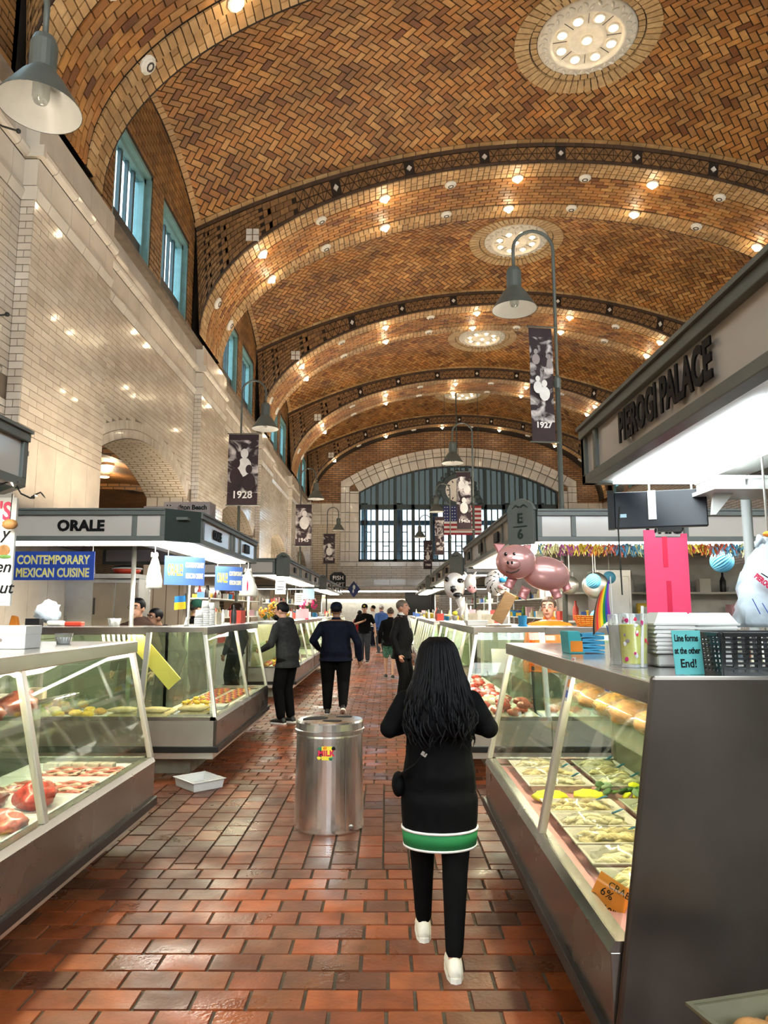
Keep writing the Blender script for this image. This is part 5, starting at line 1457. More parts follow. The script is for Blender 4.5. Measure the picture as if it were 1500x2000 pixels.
for nm, za, zb, g, mt in (('hem_band', 0.605, 0.685, 0.004, 'hem_green'), ('hem_piping', 0.685, 0.697, 0.007, 'cloth_white'), ('hem_piping', 0.593, 0.605, 0.007, 'cloth_white')):
    m = MB(); loft(m, [hemr(za, g), hemr(zb, g)], 40); m.obj(nm, mt, W, smooth=True)
# hair: a full shell and loose wavy locks
hs = MB(); hr = [(1.065, 0.150, 0.075, -0.115), (1.13, 0.168, 0.085, -0.105), (1.22, 0.158, 0.088, -0.095), (1.30, 0.135, 0.088, -0.078), (1.38, 0.112, 0.088, -0.05), (1.44, 0.098, 0.095, -0.02), (1.49, 0.085, 0.095, -0.002), (1.522, 0.06, 0.072, 0.0), (1.537, 0.026, 0.034, -0.005)]
loft(hs, [(0.0, y, z, rx, ry) for z, rx, ry, y in hr], 28)
for p in hs.v: p += Vector((noise.noise(p * 14) * 0.012, noise.noise(p * 14 + Vector((5, 0, 0))) * 0.012, 0))
ho = hs.obj('hair', 'hair_black', W, smooth=True)
lk = MB()
for i in range(190):
    a = random.uniform(-pi * 1.02, 0.02); ph = random.uniform(0, 6.3); dp = random.uniform(0.94, 1.06); zend = random.uniform(1.0, 1.18)
    pts = []
    n = 16
    for k in range(n + 1):
        z = 1.532 + (zend - 1.532) * k / n; f = 0
        zz = max(z, 1.066)
        for j in range(len(hr) - 1):
            if hr[j][0] <= zz <= hr[j + 1][0]:
                f = (zz - hr[j][0]) / (hr[j + 1][0] - hr[j][0]); rx = hr[j][1] + (hr[j + 1][1] - hr[j][1]) * f; ry = hr[j][2] + (hr[j + 1][2] - hr[j][2]) * f; yc = hr[j][3] + (hr[j + 1][3] - hr[j][3]) * f
        wv = 0.018 * max(0, (1.40 - z) / 0.3)
        aa = a + 0.12 * math.sin(ph + k * 0.8) * max(0, (1.45 - z) / 0.4)
        pts.append(Vector((rx * dp * math.cos(aa) + wv * math.sin(ph + k * 1.1), yc + ry * dp * math.sin(aa) + wv * math.cos(ph * 1.3 + k * 0.9), z)))
    lk.tube(pts, [0.007] * (n - 2) + [0.005, 0.003, 0.001], 5)
lk.obj('hair_locks', 'hair_black', ho, smooth=True)
MB().tube([Vector((0.10, -0.14, 1.20)), Vector((-0.02, -0.185, 1.06)), Vector((-0.13, -0.16, 0.93)), Vector((-0.205, -0.06, 0.86))], 0.011, 8, flat=0.4).obj('bag_strap', 'cloth_black', W, smooth=True)
MB().obox((-0.085, -0.176, 0.985), (0.028, 0.008, 0.02), Matrix.Rotation(0.6, 3, 'Y')).obj('strap_buckle', 'chrome', W)
bgp = MB().ell((-0.205, 0.03, 0.80), (0.035, 0.09, 0.06), 16, 10); bgp.obj('shoulder_bag', 'cloth_black', W, smooth=True)

person('man seen from behind in navy jacket and dark cap walking down the aisle', (-0.83, 11.85, 0), 0.05, 1.80, 'skin_brown', top='cloth_navy', top_len=0.84, pants='cloth_black', hair='hair_black', cap=('cloth_navy', True), build=1.42, belly=0.06,
    arms={'l': ((-0.36, -0.06, 1.16), (-0.28, 0.14, 1.02)), 'r': ((0.35, -0.06, 1.12), (0.38, 0.02, 0.85))}, feet={'l': (-0.13, 0.06, 0.0), 'r': (0.12, -0.22, 0.07)}, voxel=0.012, face=False, sole='sole_white')
S_, SHM, SS = person('grey-haired man in black suit and white shirt standing in profile', (0.27, 12.9, 0), -1.95, 1.86, 'skin_ruddy', top='cloth_suit', top_len=0.78, pants='cloth_suit', hair='hair_grey', build=1.12, belly=0.05,
    arms={'l': ((-0.27, -0.04, 1.13), (-0.25, 0.06, 0.86)), 'r': ((0.27, -0.06, 1.14), (0.26, 0.05, 0.86))}, voxel=0.011)
MB().prism([Vector((-0.045, 0.118, 1.47)) * SS, Vector((0.045, 0.118, 1.47)) * SS, Vector((0.0, 0.155, 1.22)) * SS], Vector((0, 0.012, 0.004))).obj('shirt_front', 'cloth_white', S_)
MB().lathe([(0.072 * SS, 1.50 * SS), (0.069 * SS, 1.545 * SS)], (0, 0.0, 0), 18, cap=False).obj('collar', 'cloth_white', S_)
person('bearded man in charcoal hooded jacket leaning beside the deli case', (-1.50, 10.98, 0), 1.05, 1.80, 'skin_tan', top='cloth_charcoal', top_len=0.80, pants='cloth_black', hair='hair_black', beard='hair_black', hood=True, build=1.10, lean=0.16,
    arms={'l': ((-0.27, 0.10, 1.14), (-0.22, 0.32, 1.05)), 'r': ((0.26, 0.03, 1.12), (0.26, 0.10, 0.85))}, voxel=0.011, shoes='shoe_black', sole='sole_white', head_turn=0.25)
K, KHM, KS = person('man in black shirt and cap with yellow badge walking with a hand at his chest', (-0.72, 23.6, 0), 3.05, 1.88, 'skin_light', top='cloth_black', top_len=0.88, pants='cloth_slate', sleeves='short', hair='hair_black', cap=('cloth_black', False), build=1.12,
    arms={'r': ((0.30, 0.02, 1.15), (0.02, 0.24, 1.24)), 'l': ((-0.30, -0.02, 1.14), (-0.34, 0.06, 0.88))}, feet={'l': (-0.10, 0.06, 0), 'r': (0.10, -0.1, 0)}, voxel=0.014, sole='sole_white')
M('badge_yellow', (0.85, 0.65, 0.02), 0.5)
MB().ell((0, 0.088 * KS, 0.072 * KS), (0.028 * KS, 0.012 * KS, 0.022 * KS), 10, 6).xf(KHM).obj('cap_badge', 'badge_yellow', K, smooth=True)
SW, SWHM, SWS = person('woman in black top and patterned shorts with hair tied up', (0.10, 18.1, 0), 0.1, 1.74, 'skin_light', top='cloth_black', top_len=0.82, pants='shorts_print', shorts=True, hair='hair_brown', build=1.1, voxel=0.014, face=False, shoes='shoe_black', feet={'l': (-0.10, 0.22, 0.0), 'r': (0.05, -0.05, 0.0)}) if M('shorts_print', (0.05, 0.16, 0.11), 0.8, var=0.9, vs=30) else None
MB().ell((0, -0.085 * SWS, 0.085 * SWS), (0.05 * SWS, 0.045 * SWS, 0.05 * SWS), 12, 8, None, 0, 0.2, 2, 5).xf(SWHM).obj('hair_bun', 'hair_brown', SW, smooth=True)
person('man in white shirt with black hair near the far end counters', (-0.62, 33.6, 0), 1.3, 1.92, 'skin_tan', top='cloth_white', top_len=0.86, pants='cloth_navy', sleeves='short', hair='hair_black', voxel=0.016, arms={'l': ((-0.26, 0.05, 1.16), (-0.12, 0.26, 1.18)), 'r': ((0.26, 0.05, 1.16), (0.12, 0.26, 1.18))})
person('man in bright blue jacket with a white cap talking in the aisle', (-0.2, 28.6, 0), 0.5, 1.90, 'skin_ruddy', top='cloth_blue', top_len=0.84, pants='cloth_slate', hair='hair_grey', cap=('cloth_white', True), build=1.2, voxel=0.016, face=False)
person('shopper in a dark red top behind the man in the black shirt', (-0.95, 25.4, 0), 0.4, 1.68, 'skin_tan', top='cloth_red', top_len=0.86, pants='cloth_black', hair='hair_black', voxel=0.016, face=False) if M('cloth_red', (0.22, 0.012, 0.015), 0.8) else None
person('man in orange shirt standing behind the meat case', (2.02, 8.95, 0), 2.75, 1.84, 'skin_ruddy', top='cloth_orange', top_len=0.88, pants='cloth_slate', hair='hair_brown', build=1.25, belly=0.05, voxel=0.011)
WK, WKHM, WKS = person('stall worker in dark brown hooded sweatshirt and glasses behind the deli counter', (-3.22, 9.3, 0), 2.9, 1.83, 'skin_tan', top='cloth_brown', top_len=0.88, pants='cloth_black', hair='hair_black', build=1.15, voxel=0.011, hood=True)
for sx in (-1, 1):
    MB().tube([Vector((sx * 0.032 + 0.022 * math.cos(a), 0.098, 0.016 + 0.018 * math.sin(a))) * WKS for a in [2 * pi * i / 12 for i in range(13)]], 0.0025, 6).xf(WKHM).obj('glasses', 'eye_dark', WK)
person('stall worker in black hoodie bending over behind the small flag', (-2.93, 9.75, 0), 2.5, 1.70, 'skin_brown', top='cloth_black', top_len=0.88, pants='cloth_black', hair='hair_black', build=1.15, lean=0.35, voxel=0.012, hood=True)
person('stall worker in backwards dark green cap turning away', (-2.92, 11.0, 0), -0.9, 1.83, 'skin_light', top='cloth_black', top_len=0.88, pants='cloth_black', hair='hair_brown', cap=('cloth_green', True), build=1.1, voxel=0.012)
person('shopper with patterned cap standing in the cross aisle behind the deli stall', (-2.75, 13.2, 0), 1.2, 1.80, 'skin_tan', top='cloth_slate', top_len=0.86, pants='cloth_black', hair='hair_brown', cap=('cloth_brown', False), voxel=0.014)
person('dark-haired vendor partly hidden by the white menu board', (-3.02, 5.35, 0), 1.9, 1.80, 'skin_brown', top='cloth_black', top_len=0.88, pants='cloth_black', hair='hair_black', voxel=0.012)
# ------------------------------------------------------------------ things in the aisle, on the counters and hung from the canopies
M('can_steel', (0.82, 0.81, 0.78), 0.22, 0.95, var=0.10, vs=2.0, stretch=(6, 6, 0.6), rvar=0.06, bump=0.12, bs=2.5)
M('hole_black', (0.004, 0.004, 0.004), 0.9)
M('plastic_white', (0.74, 0.74, 0.71), 0.4, var=0.04)
M('foam_white', (0.82, 0.82, 0.79), 0.6, var=0.03)
M('plastic_black', (0.012, 0.012, 0.013), 0.35)
M('paper_white', (0.76, 0.75, 0.70), 0.7, var=0.04)
M('card_orange', (0.90, 0.28, 0.02), 0.6, var=0.05)
M('card_yellow', (0.90, 0.85, 0.03), 0.6, var=0.05)
M('card_teal', (0.10, 0.42, 0.42), 0.6, var=0.06)
M('card_pink', (0.95, 0.06, 0.17), 0.55, var=0.05, stretch=(1, 1, 8), vs=10)
M('card_pink_dark', (0.75, 0.005, 0.06), 0.5)
M('sign_blue', (0.022, 0.075, 0.42), 0.45, var=0.05)
M('sign_blue_pale', (0.09, 0.20, 0.58), 0.45, var=0.05)
M('letter_yellow', (0.93, 0.80, 0.07), 0.5)
M('letter_cream', (0.88, 0.84, 0.62), 0.5)
M('letter_red', (0.75, 0.02, 0.09), 0.5)
M('menu_white', (0.78, 0.77, 0.72), 0.45, var=0.03)
M('blue_napkin', (0.06, 0.36, 0.62), 0.6, var=0.12)
M('turquoise', (0.05, 0.42, 0.45), 0.45)
M('cup_blue', (0.03, 0.32, 0.62), 0.4)
M('foil', (0.72, 0.72, 0.72), 0.22, 1.0, var=0.15, vs=12, bump=0.4, bs=25)
MGLASS('clear_plastic', (0.92, 0.95, 0.95), 0.2, rough=0.08, keep=0.16)
MGLASS('bag_film', (0.97, 0.97, 0.95), 0.08, rough=0.12, keep=0.05)
M('bag_white', (0.66, 0.76, 0.84), 0.45, var=0.08, vs=8, bump=0.5, bs=9)
M('bag_cream', (0.76, 0.73, 0.64), 0.5, var=0.08, vs=8, bump=0.5, bs=9)
M('pasta', (0.86, 0.70, 0.36), 0.5, var=0.22, vs=35, bump=0.6, bs=45)
M('pasta_pale', (0.88, 0.78, 0.50), 0.5, var=0.2, vs=35, bump=0.6, bs=45)
M('tray_clear', (0.70, 0.66, 0.56), 0.25, var=0.06)
M('liner_pink', (0.62, 0.30, 0.30), 0.6, var=0.1)
M('meat_red', (0.50, 0.055, 0.04), 0.32, var=0.5, vs=28, coat=0.3)
M('meat_pink', (0.62, 0.17, 0.13), 0.32, var=0.5, vs=40, coat=0.3)
M('meat_dark', (0.18, 0.045, 0.025), 0.35, var=0.5, vs=20, coat=0.3)
M('fat', (0.72, 0.60, 0.44), 0.4, var=0.2)
M('tamale', (0.64, 0.53, 0.27), 0.6, var=0.25, vs=16, bump=0.4)
M('fried', (0.55, 0.30, 0.06), 0.55, var=0.45, vs=30, bump=0.5)
M('yellow_food', (0.80, 0.52, 0.05), 0.5, var=0.3, vs=30, bump=0.4)
M('bread', (0.42, 0.20, 0.06), 0.6, var=0.35, vs=12, bump=0.3)
M('packet', (0.60, 0.53, 0.40), 0.4, var=0.2, vs=16)
M('packet_red', (0.55, 0.07, 0.05), 0.4, var=0.3)
M('packet_green', (0.14, 0.30, 0.06), 0.5, var=0.35, vs=25)
M('leaf_pale', (0.35, 0.48, 0.30), 0.6)
M('tray_olive', (0.10, 0.092, 0.05), 0.45, var=0.2)
M('wood_board', (0.36, 0.21, 0.09), 0.5, var=0.2, stretch=(1, 1, 9))
M('yellow_board', (0.92, 0.80, 0.16), 0.5, var=0.05, vs=2)
M('wire_black', (0.01, 0.012, 0.01), 0.6)
M('fairy', (1, 0.9, 0.7), 0.4, emit=(1, 0.85, 0.6), es=3)
M('carton', (0.30, 0.24, 0.22), 0.6, var=0.12)
M('carton_dark', (0.06, 0.05, 0.05), 0.6)
M('carton_red', (0.32, 0.035, 0.012), 0.6)
M('flag_blue', (0.02, 0.22, 0.55), 0.6); M('flag_yellow', (0.90, 0.65, 0.02), 0.6)
M('us_red', (0.32, 0.02, 0.03), 0.75); M('us_white', (0.70, 0.68, 0.66), 0.75); M('us_blue', (0.02, 0.03, 0.12), 0.75)
M('foil_pink', (0.80, 0.42, 0.40), 0.22, 0.35, var=0.10, vs=4, bump=0.12, bs=7)
M('foil_pink_dark', (0.66, 0.27, 0.27), 0.25, 0.35)
M('cow_white', (0.74, 0.70, 0.66), 0.25, 0.2); M('cow_pink', (0.75, 0.35, 0.36), 0.3)
M('lantern_blue', (0.10, 0.40, 0.62), 0.7, var=0.08)
M('petal_orange', (0.85, 0.36, 0.01), 0.6, var=0.25, vs=40); M('petal_yellow', (0.88, 0.56, 0.02), 0.6, var=0.2, vs=40)
M('petal_pink', (0.65, 0.03, 0.18), 0.6, var=0.3); M('leaf_green', (0.06, 0.16, 0.04), 0.6, var=0.3)
M('pot_black', (0.02, 0.02, 0.022), 0.3); M('pot_red', (0.62, 0.06, 0.03), 0.3)
M('hood_steel', (0.42, 0.42, 0.40), 0.3, 0.85, var=0.15, vs=3, rvar=0.1); M('hood_brown', (0.30, 0.25, 0.19), 0.32, 0.7, var=0.2, vs=2)
M('counter_white', (0.70, 0.69, 0.64), 0.4); M('tile_white', (0.66, 0.66, 0.60), 0.25)
M('pen_blue', (0.03, 0.06, 0.2), 0.4)
for i, c in enumerate(((0.30, 0.10, 0.03), (0.01, 0.01, 0.01), (0.75, 0.02, 0.02), (0.90, 0.30, 0.01), (0.90, 0.75, 0.02), (0.01, 0.25, 0.05), (0.02, 0.05, 0.40), (0.22, 0.02, 0.30))): M('stripe_%d' % i, c, 0.6)
for i, c in enumerate(((0.75, 0.55, 0.05), (0.65, 0.12, 0.05), (0.10, 0.35, 0.55), (0.80, 0.75, 0.35), (0.45, 0.10, 0.30))): M('fringe_%d' % i, c, 0.4, 0.2)

def V3(*a): return Vector(a)
def spread(n, xr, yr, d, z0, dz, seed):
    """n places at least d apart; what finds no room goes on the next layer up"""
    rnd = random.Random(seed); L = [[]]; out = []
    for i in range(n):
        k = 0
        while True:
            if k == len(L): L.append([])
            q = next((p for p in ((rnd.uniform(*xr), rnd.uniform(*yr)) for _ in range(60)) if all(math.hypot(p[0] - a, p[1] - b) > d for a, b in L[k])), None)
            if q: L[k].append(q); out.append((q[0], q[1], z0 + dz * k)); break
            k += 1
    return out
def single(mb, name, mat, loc, label, cat, group=None, smooth=False, bevel=0.0, rz=0.0, tint=False):
    """one-mesh thing: mb in local coordinates about its base"""
    o = mb.obj(name, mat, None, smooth=smooth, bevel=bevel); o.location = loc; o.rotation_euler = (0, 0, rz)
    XF[o.name] = Matrix.Translation(Vector(loc)) @ Matrix.Rotation(rz, 4, 'Z')
    return tag(o, label, cat, group)
def open_box(w, d, h, th=0.006, flare=0.0, lip=0.0):
    """open-topped box, base centred at the origin"""
    m = MB(); a, b = w / 2, d / 2; A, B = a + flare, b + flare
    o0 = [(-a, -b, 0), (a, -b, 0), (a, b, 0), (-a, b, 0)]; o1 = [(-A, -B, h), (A, -B, h), (A, B, h), (-A, B, h)]
    i1 = [(-A + th, -B + th, h), (A - th, -B + th, h), (A - th, B - th, h), (-A + th, B - th, h)]; i0 = [(-a + th, -b + th, th), (a - th, -b + th, th), (a - th, b - th, th), (-a + th, b - th, th)]
    vs = o0 + o1 + i1 + i0; fs = [(3, 2, 1, 0), (12, 13, 14, 15)]
    for r in range(3):
        for i in range(4): j = (i + 1) % 4; fs.append((r * 4 + i, r * 4 + j, r * 4 + 4 + j, r * 4 + 4 + i))
    m.add(vs, fs)
    if lip:
        for (x0, y0, x1, y1) in ((-A - lip, -B - lip, A + lip, -B), (-A - lip, B, A + lip, B + lip), (-A - lip, -B, -A, B), (A, -B, A + lip, B)): m.box(x0, y0, h - 0.005, x1, y1, h + 0.003)
    return m

# litter bin ----------------------------------------------------------
bx, by = -0.455, 5.88
T = thing('litter_bin', 'round polished steel litter bin with three openings standing in the aisle', 'bin', (bx, by, 0))
MB().lathe([(0.272, 0.0), (0.275, 0.01), (0.262, 0.70), (0.258, 0.725)], n=48).obj('drum', 'can_steel', T, smooth=False)
MB().lathe([(0.268, 0.715), (0.276, 0.72), (0.276, 0.745), (0.268, 0.75), (0.266, 0.80), (0.258, 0.812), (0.20, 0.818), (0.001, 0.82)], n=48, cap=False).obj('lid', 'can_steel', T, smooth=False)
MB().box(0.14, -0.236, 0.02, 0.146, -0.229, 0.71).obj('seam', 'steel_dark', T)
for (cx, cy, rx, ry, rt) in ((-0.115, -0.02, 0.105, 0.07, 0.5), (0.11, 0.075, 0.065, 0.035, 0.2), (0.03, -0.15, 0.075, 0.035, 0.0)):
    h = MB(); pts = []
    for i in range(20):
        a = 2 * pi * i / 20; x, y = rx * math.cos(a), ry * math.sin(a) * (1 + 0.35 * math.cos(a))
        pts.append((cx + x * math.cos(rt) - y * math.sin(rt), cy + x * math.sin(rt) + y * math.cos(rt), 0.8135))
    h.prism(pts, (0, 0, 0.0085)); h.obj('opening', 'hole_black', T)
st = MB(); n = 10
for i in range(n):
    a0, a1 = -1.72 + 0.30 * i / n, -1.72 + 0.30 * (i + 1) / n; r = 0.2695
    st.hexa([(r * math.cos(a) , r * math.sin(a), z) for a, z in ((a0, 0.545), (a1, 0.545))] + [((r - .004) * math.cos(a), (r - .004) * math.sin(a), 0.545) for a in (a1, a0)] + [(r * math.cos(a), r * math.sin(a), 0.645) for a in (a0, a1)] + [((r - .004) * math.cos(a), (r - .004) * math.sin(a), 0.645) for a in (a1, a0)])
sk = st.obj('sticker', 'letter_yellow', T)
M('sticker_green', (0.02, 0.20, 0.10), 0.5)
for i, (dx, dz, mt) in enumerate(((-0.055, 0.625, 'sticker_green'), (0.03, 0.555, 'sticker_green'), (-0.06, 0.56, 'letter_yellow'), (0.05, 0.63, 'letter_black'), (-0.015, 0.635, 'stripe_3'))):
    a = -1.57 + dx / 0.27; MB().ell((0.2705 * math.cos(a), 0.2705 * math.sin(a), dz), (0.016, 0.004, 0.012), 8, 5, None, 0, 0.5, i).obj('sticker_blot', mt, sk)
text('MILK', 0.058, 'letter_red', sk, (0.0 - 0.005, -0.272, 0.595), 0, 0.002, 0.002)
MB().lathe([(0.018, 0), (0.022, 0.01), (0.012, 0.014)], (0.185, -0.205, 0.045), 12, Matrix.Rotation(pi / 2, 3, 'X')).obj('drain_plug', 'steel_dark', T)

# white tub on the floor ----------------------------------------------------------
single(open_box(0.30, 0.36, 0.085, 0.012, 0.012, 0.012), 'plastic_tub', 'plastic_white', (-1.80, 7.12, 0.0), 'shallow white plastic tub lying on the brick floor', 'tub', rz=0.75, bevel=0.004)

# meat case L1 ----------------------------------------------------------
def wx(u): return FL - u
def meat_tray(y, u0, label):
    return single(open_box(0.66, 0.36, 0.035, 0.008, 0.02, 0.012), 'meat_tray', 'plastic_white', (wx(u0), y, 0.547), label, 'tray', 'white trays in the meat case', bevel=0.004)
for i, y in enumerate((5.10, 4.66, 4.22, 3.78, 3.34, 2.90)):
    meat_tray(y, 0.47, ['white tray of bacon and tan cheese packs in the meat case', 'white tray of bacon strips in the meat case', 'white tray holding a red beef roast in the meat case', 'white tray of marbled beef cuts in the meat case', 'white tray of pale fat slabs in the meat case', 'white tray of mixed cuts in the meat case'][i])
def bacon(x, y, z, L, rz, group, label):
    m = MB(); n = 14
    for k in range(7):
        pts = [V3(-L / 2 + L * i / n, (k - 3) * 0.034 + 0.005 * math.sin(i * 1.3 + k), 0.012 + (k % 3) * 0.007 + 0.006 * math.sin(i * 0.9 + k * 2)) for i in range(n + 1)]
        base = len(m.v)
        for p in pts: m.v += [p + V3(0, -0.022, 0), p + V3(0, 0.022, 0), p + V3(0, 0.022, 0.010), p + V3(0, -0.022, 0.010)]
        for i in range(n):
            for j in range(4): m.f.append([base + i * 4 + j, base + i * 4 + (j + 1) % 4, base + (i + 1) * 4 + (j + 1) % 4, base + (i + 1) * 4 + j]); m.m.append(k % 3 == 1); m.t.append(.5)
    single(m, 'bacon_slab', ['meat_pink', 'fat'], (x, y, z), label, 'bacon', group, rz=rz)
for (u, y, L) in ((0.22, 5.06, 0.24), (0.48, 5.06, 0.26), (0.24, 4.64, 0.26), (0.53, 4.64, 0.24)):
    bacon(wx(u), y, 0.557, L, random.uniform(-0.15, 0.15), 'bacon in the meat case', 'fanned pink bacon strips on a white tray')
for (u, y) in ((0.24, 5.20), (0.34, 5.21), (0.44, 5.20), (0.54, 5.21), (0.64, 5.20)):
    single(MB().box(-0.045, -0.035, 0, 0.045, 0.035, 0.055).box(-0.012, -0.036, 0, 0.012, 0.036, 0.056), 'cheese_pack', 'packet', (wx(u), y, 0.556), 'tan wrapped cheese pack at the back of a tray', 'packet', 'cheese packs in the meat case', bevel=0.008, rz=random.uniform(-.1, .1))
for (u, y, r, mt) in ((0.28, 4.24, (0.13, 0.10, 0.075), 'meat_red'), (0.55, 4.22, (0.11, 0.09, 0.06), 'meat_dark'), (0.25, 3.80, (0.15, 0.10, 0.055), 'meat_pink'), (0.55, 3.76, (0.13, 0.11, 0.06), 'meat_red'), (0.30, 3.36, (0.16, 0.11, 0.05), 'fat'), (0.65, 3.33, (0.13, 0.1, 0.05), 'meat_pink'), (0.3, 2.92, (0.15, 0.1, 0.05), 'meat_red')):
    blob('beef_cut', (wx(u), y, 0.556), r, mt, 'rounded raw beef cut with white fat on a white tray', 'meat', 'beef cuts in the meat case', 0.35, rot=random.uniform(0, 3), fr=2.2, nu=20, nv=12)
for (u, y, rz) in ((0.45, 5.38, 0.2), (0.6, 4.9, 0.5)):
    single(MB().box(-0.012, -0.09, 0, 0.012, 0.09, 0.02), 'tong', 'tamale', (wx(u), y, 0.60), 'pale wooden paddle laid across the meat tray', 'paddle', 'paddles in the meat case', rz=rz) if False else None
# glass shelf goods of the meat case
for i, (y, u, r, mt, lb) in enumerate(((4.95, 0.62, (0.10, 0.13, 0.07), 'bag_film', None), (4.55, 0.58, (0.11, 0.16, 0.075), 'meat_dark', 'dark smoked ham on the glass shelf'), (4.15, 0.58, (0.12, 0.15, 0.07), 'meat_dark', 'dark smoked ham on the glass shelf'), (3.7, 0.58, (0.12, 0.18, 0.08), 'bread', 'brown cured ham wrapped in film on the glass shelf'), (3.2, 0.58, (0.12, 0.18, 0.08), 'bread', 'brown cured ham wrapped in film on the glass shelf'))):
    if lb: blob('ham', (wx(u), y, 1.022), r, mt, lb, 'ham', 'hams on the meat case shelf', 0.3, fr=2)
for i in range(7):
    y = 5.25 - i * 0.045
    single(MB().tube([V3(-0.10, 0, 0.012), V3(0, 0.01, 0.03), V3(0.10, 0, 0.05)], 0.016, 8), 'sausage_pack', 'foil' if i % 2 else 'bag_film', (wx(0.60), y, 1.028), 'slim vacuum packed sausage leaning on the glass shelf', 'sausage', 'sausages on the meat case shelf', smooth=True)
for i in range(6):
    single(MB().box(-0.06, -0.03, 0, 0.06, 0.03, 0.10), 'jar_box', ['packet', 'packet_red', 'paper_white'][i % 3], (wx(0.80), 5.25 - i * 0.2, 1.022), 'small packet standing at the back of the meat case shelf', 'packet', 'packets on the meat case shelf', bevel=0.006)
# on top of the meat case
def carton(name, c, size, mat, label, cat='box', rz=0.0, group=None, bev=0.004):
    return single(MB().box(-size[0] / 2, -size[1] / 2, 0, size[0] / 2, size[1] / 2, size[2]), name, mat, c, label, cat, group, bevel=bev, rz=rz)
p = at(36, 1245, 4.55)
T = thing('register_box', 'cream cardboard box with faint printed logo on top of the meat case', 'box', (-2.32, 4.45, 1.441))
MB().box(-0.22, -0.10, 0, 0.14, 0.10, 0.135).obj('carton', 'paper_white', T, bevel=0.004)
MB().box(-0.222, -0.102, 0.085, 0.142, 0.102, 0.139).obj('lid', 'paper_white', T, bevel=0.003)
MB().ell((-0.02, -0.1035, 0.055), (0.022, 0.001, 0.012), 12, 6).obj('printed_logo', 'carton', T)
T = thing('deli_tub', 'small clear plastic tub on top of the meat case', 'tub', (-2.26, 5.05, 1.441))
MB().lathe([(0.045, 0), (0.06, 0.07), (0.064, 0.072)], n=20).obj('cup', 'clear_plastic', T, smooth=True); MB().lathe([(0.045, 0.004), (0.055, 0.045)], n=16).obj('contents', 'foam_white', T)
T = thing('orange_clamp_stand', 'bright orange plastic twine holder on the meat case', 'holder', (-2.47, 4.75, 1.441))
MB().box(-0.05, -0.04, 0, 0.05, 0.04, 0.025).obj('foot', 'card_orange', T, bevel=0.006)
MB().prism([(-0.03, -0.02, 0.025), (0.035, -0.02, 0.025), (0.045, -0.02, 0.12), (0.03, -0.02, 0.19), (-0.005, -0.02, 0.2), (-0.02, -0.02, 0.12)], (0, 0.04, 0)).obj('body', 'card_orange', T, bevel=0.008)
# white menu board hung from the canopy, with the ends of its lettering
T = thing('menu_board', 'white hanging menu board with red and black lettering', 'sign', (-2.45, 4.44, 1.70))
MB().box(-0.32, -0.012, 0, 0.12, 0.012, 0.68).obj('board', 'menu_white', T, bevel=0.003)
text("R'S", 0.16, 'letter_red', T, (0.015, -0.014, 0.585), 0, 0.001, 0.004, sx=0.75)
for s_, z in (('y', 0.45), ('en', 0.24), ('out', 0.11)): text(s_, 0.105, 'letter_black', T, (0.06, -0.014, z), 0, 0.001, 0.001, shear=0.25)
MB().ell((0.06, -0.014, 0.345), (0.04, 0.003, 0.035), 12, 6).obj('printed_onion', 'bread', T); MB().ell((0.07, -0.015, 0.305), (0.04, 0.003, 0.012), 10, 6).obj('printed_leaf', 'packet_green', T)
for x in (-0.25, 0.09): MB().tube([V3(x, 0, 0.68), V3(x, 0, 0.70)], 0.004, 6).obj('chain', 'steel', T)
T = thing('bread_ornament', 'small bread-shaped ornament hanging on string below the fairy lights', 'ornament', (-2.33, 4.36, 2.20))
MB().ell((0, 0, 0), (0.048, 0.03, 0.032), 14, 8, None, 0, 0.2, 1.0).obj('loaf', 'bread', T, smooth=True); MB().tube([V3(0, 0, 0.03), V3(0.003, 0, 0.19)], 0.003, 6).obj('string', 'wire_black', T)
# fairy lights along the near canopy's lower edge
T = thing('fairy_lights', 'black string of tiny fairy lights draped along the near canopy', 'string lights', (-2.17, 3.2, 2.36))
pts = [V3(0.02 * math.sin(i * 1.7), i * 0.055, 0.02 + 0.035 * math.sin(i * 0.9)) for i in range(23)]
MB().tube(pts, 0.005, 6).obj('wire', 'wire_black', T)
for i in range(0, 23, 1):
    q = pts[i]; d = V3(random.uniform(-.03, .03), random.uniform(-.02, .02), random.uniform(-0.05, 0.03))
    MB().tube([q, q + d * 0.5, q + d], [0.004, 0.005, 0.002], 6).obj('bulb', 'wire_black' if i % 3 else 'fairy', T)
# wires against the left wall
for i, (a, b, lb) in enumerate((((0, 240, 9.0), (36, 256, 9.0), 'dark cable end fixed to the white wall near the lamp'), ((0, 612, 9.0), (14, 614, 9.0), 'short dark bracket fixed to the white tile wall'))):
    xo = XP + 0.12 if i == 0 else XW; A, B = atx(a[0] - 30, a[1] - (14 if i == 0 else 2), xo + 0.03), atx(b[0], b[1], xo + 0.035)
    m = MB().tube([A - A, (B - A) * 0.5 + V3(0, 0, -0.03), B - A], 0.012, 6).ell(B - A, (0.03, 0.03, 0.03), 8, 6)
    single(m, 'cable', 'wire_black', A, lb, 'cable')

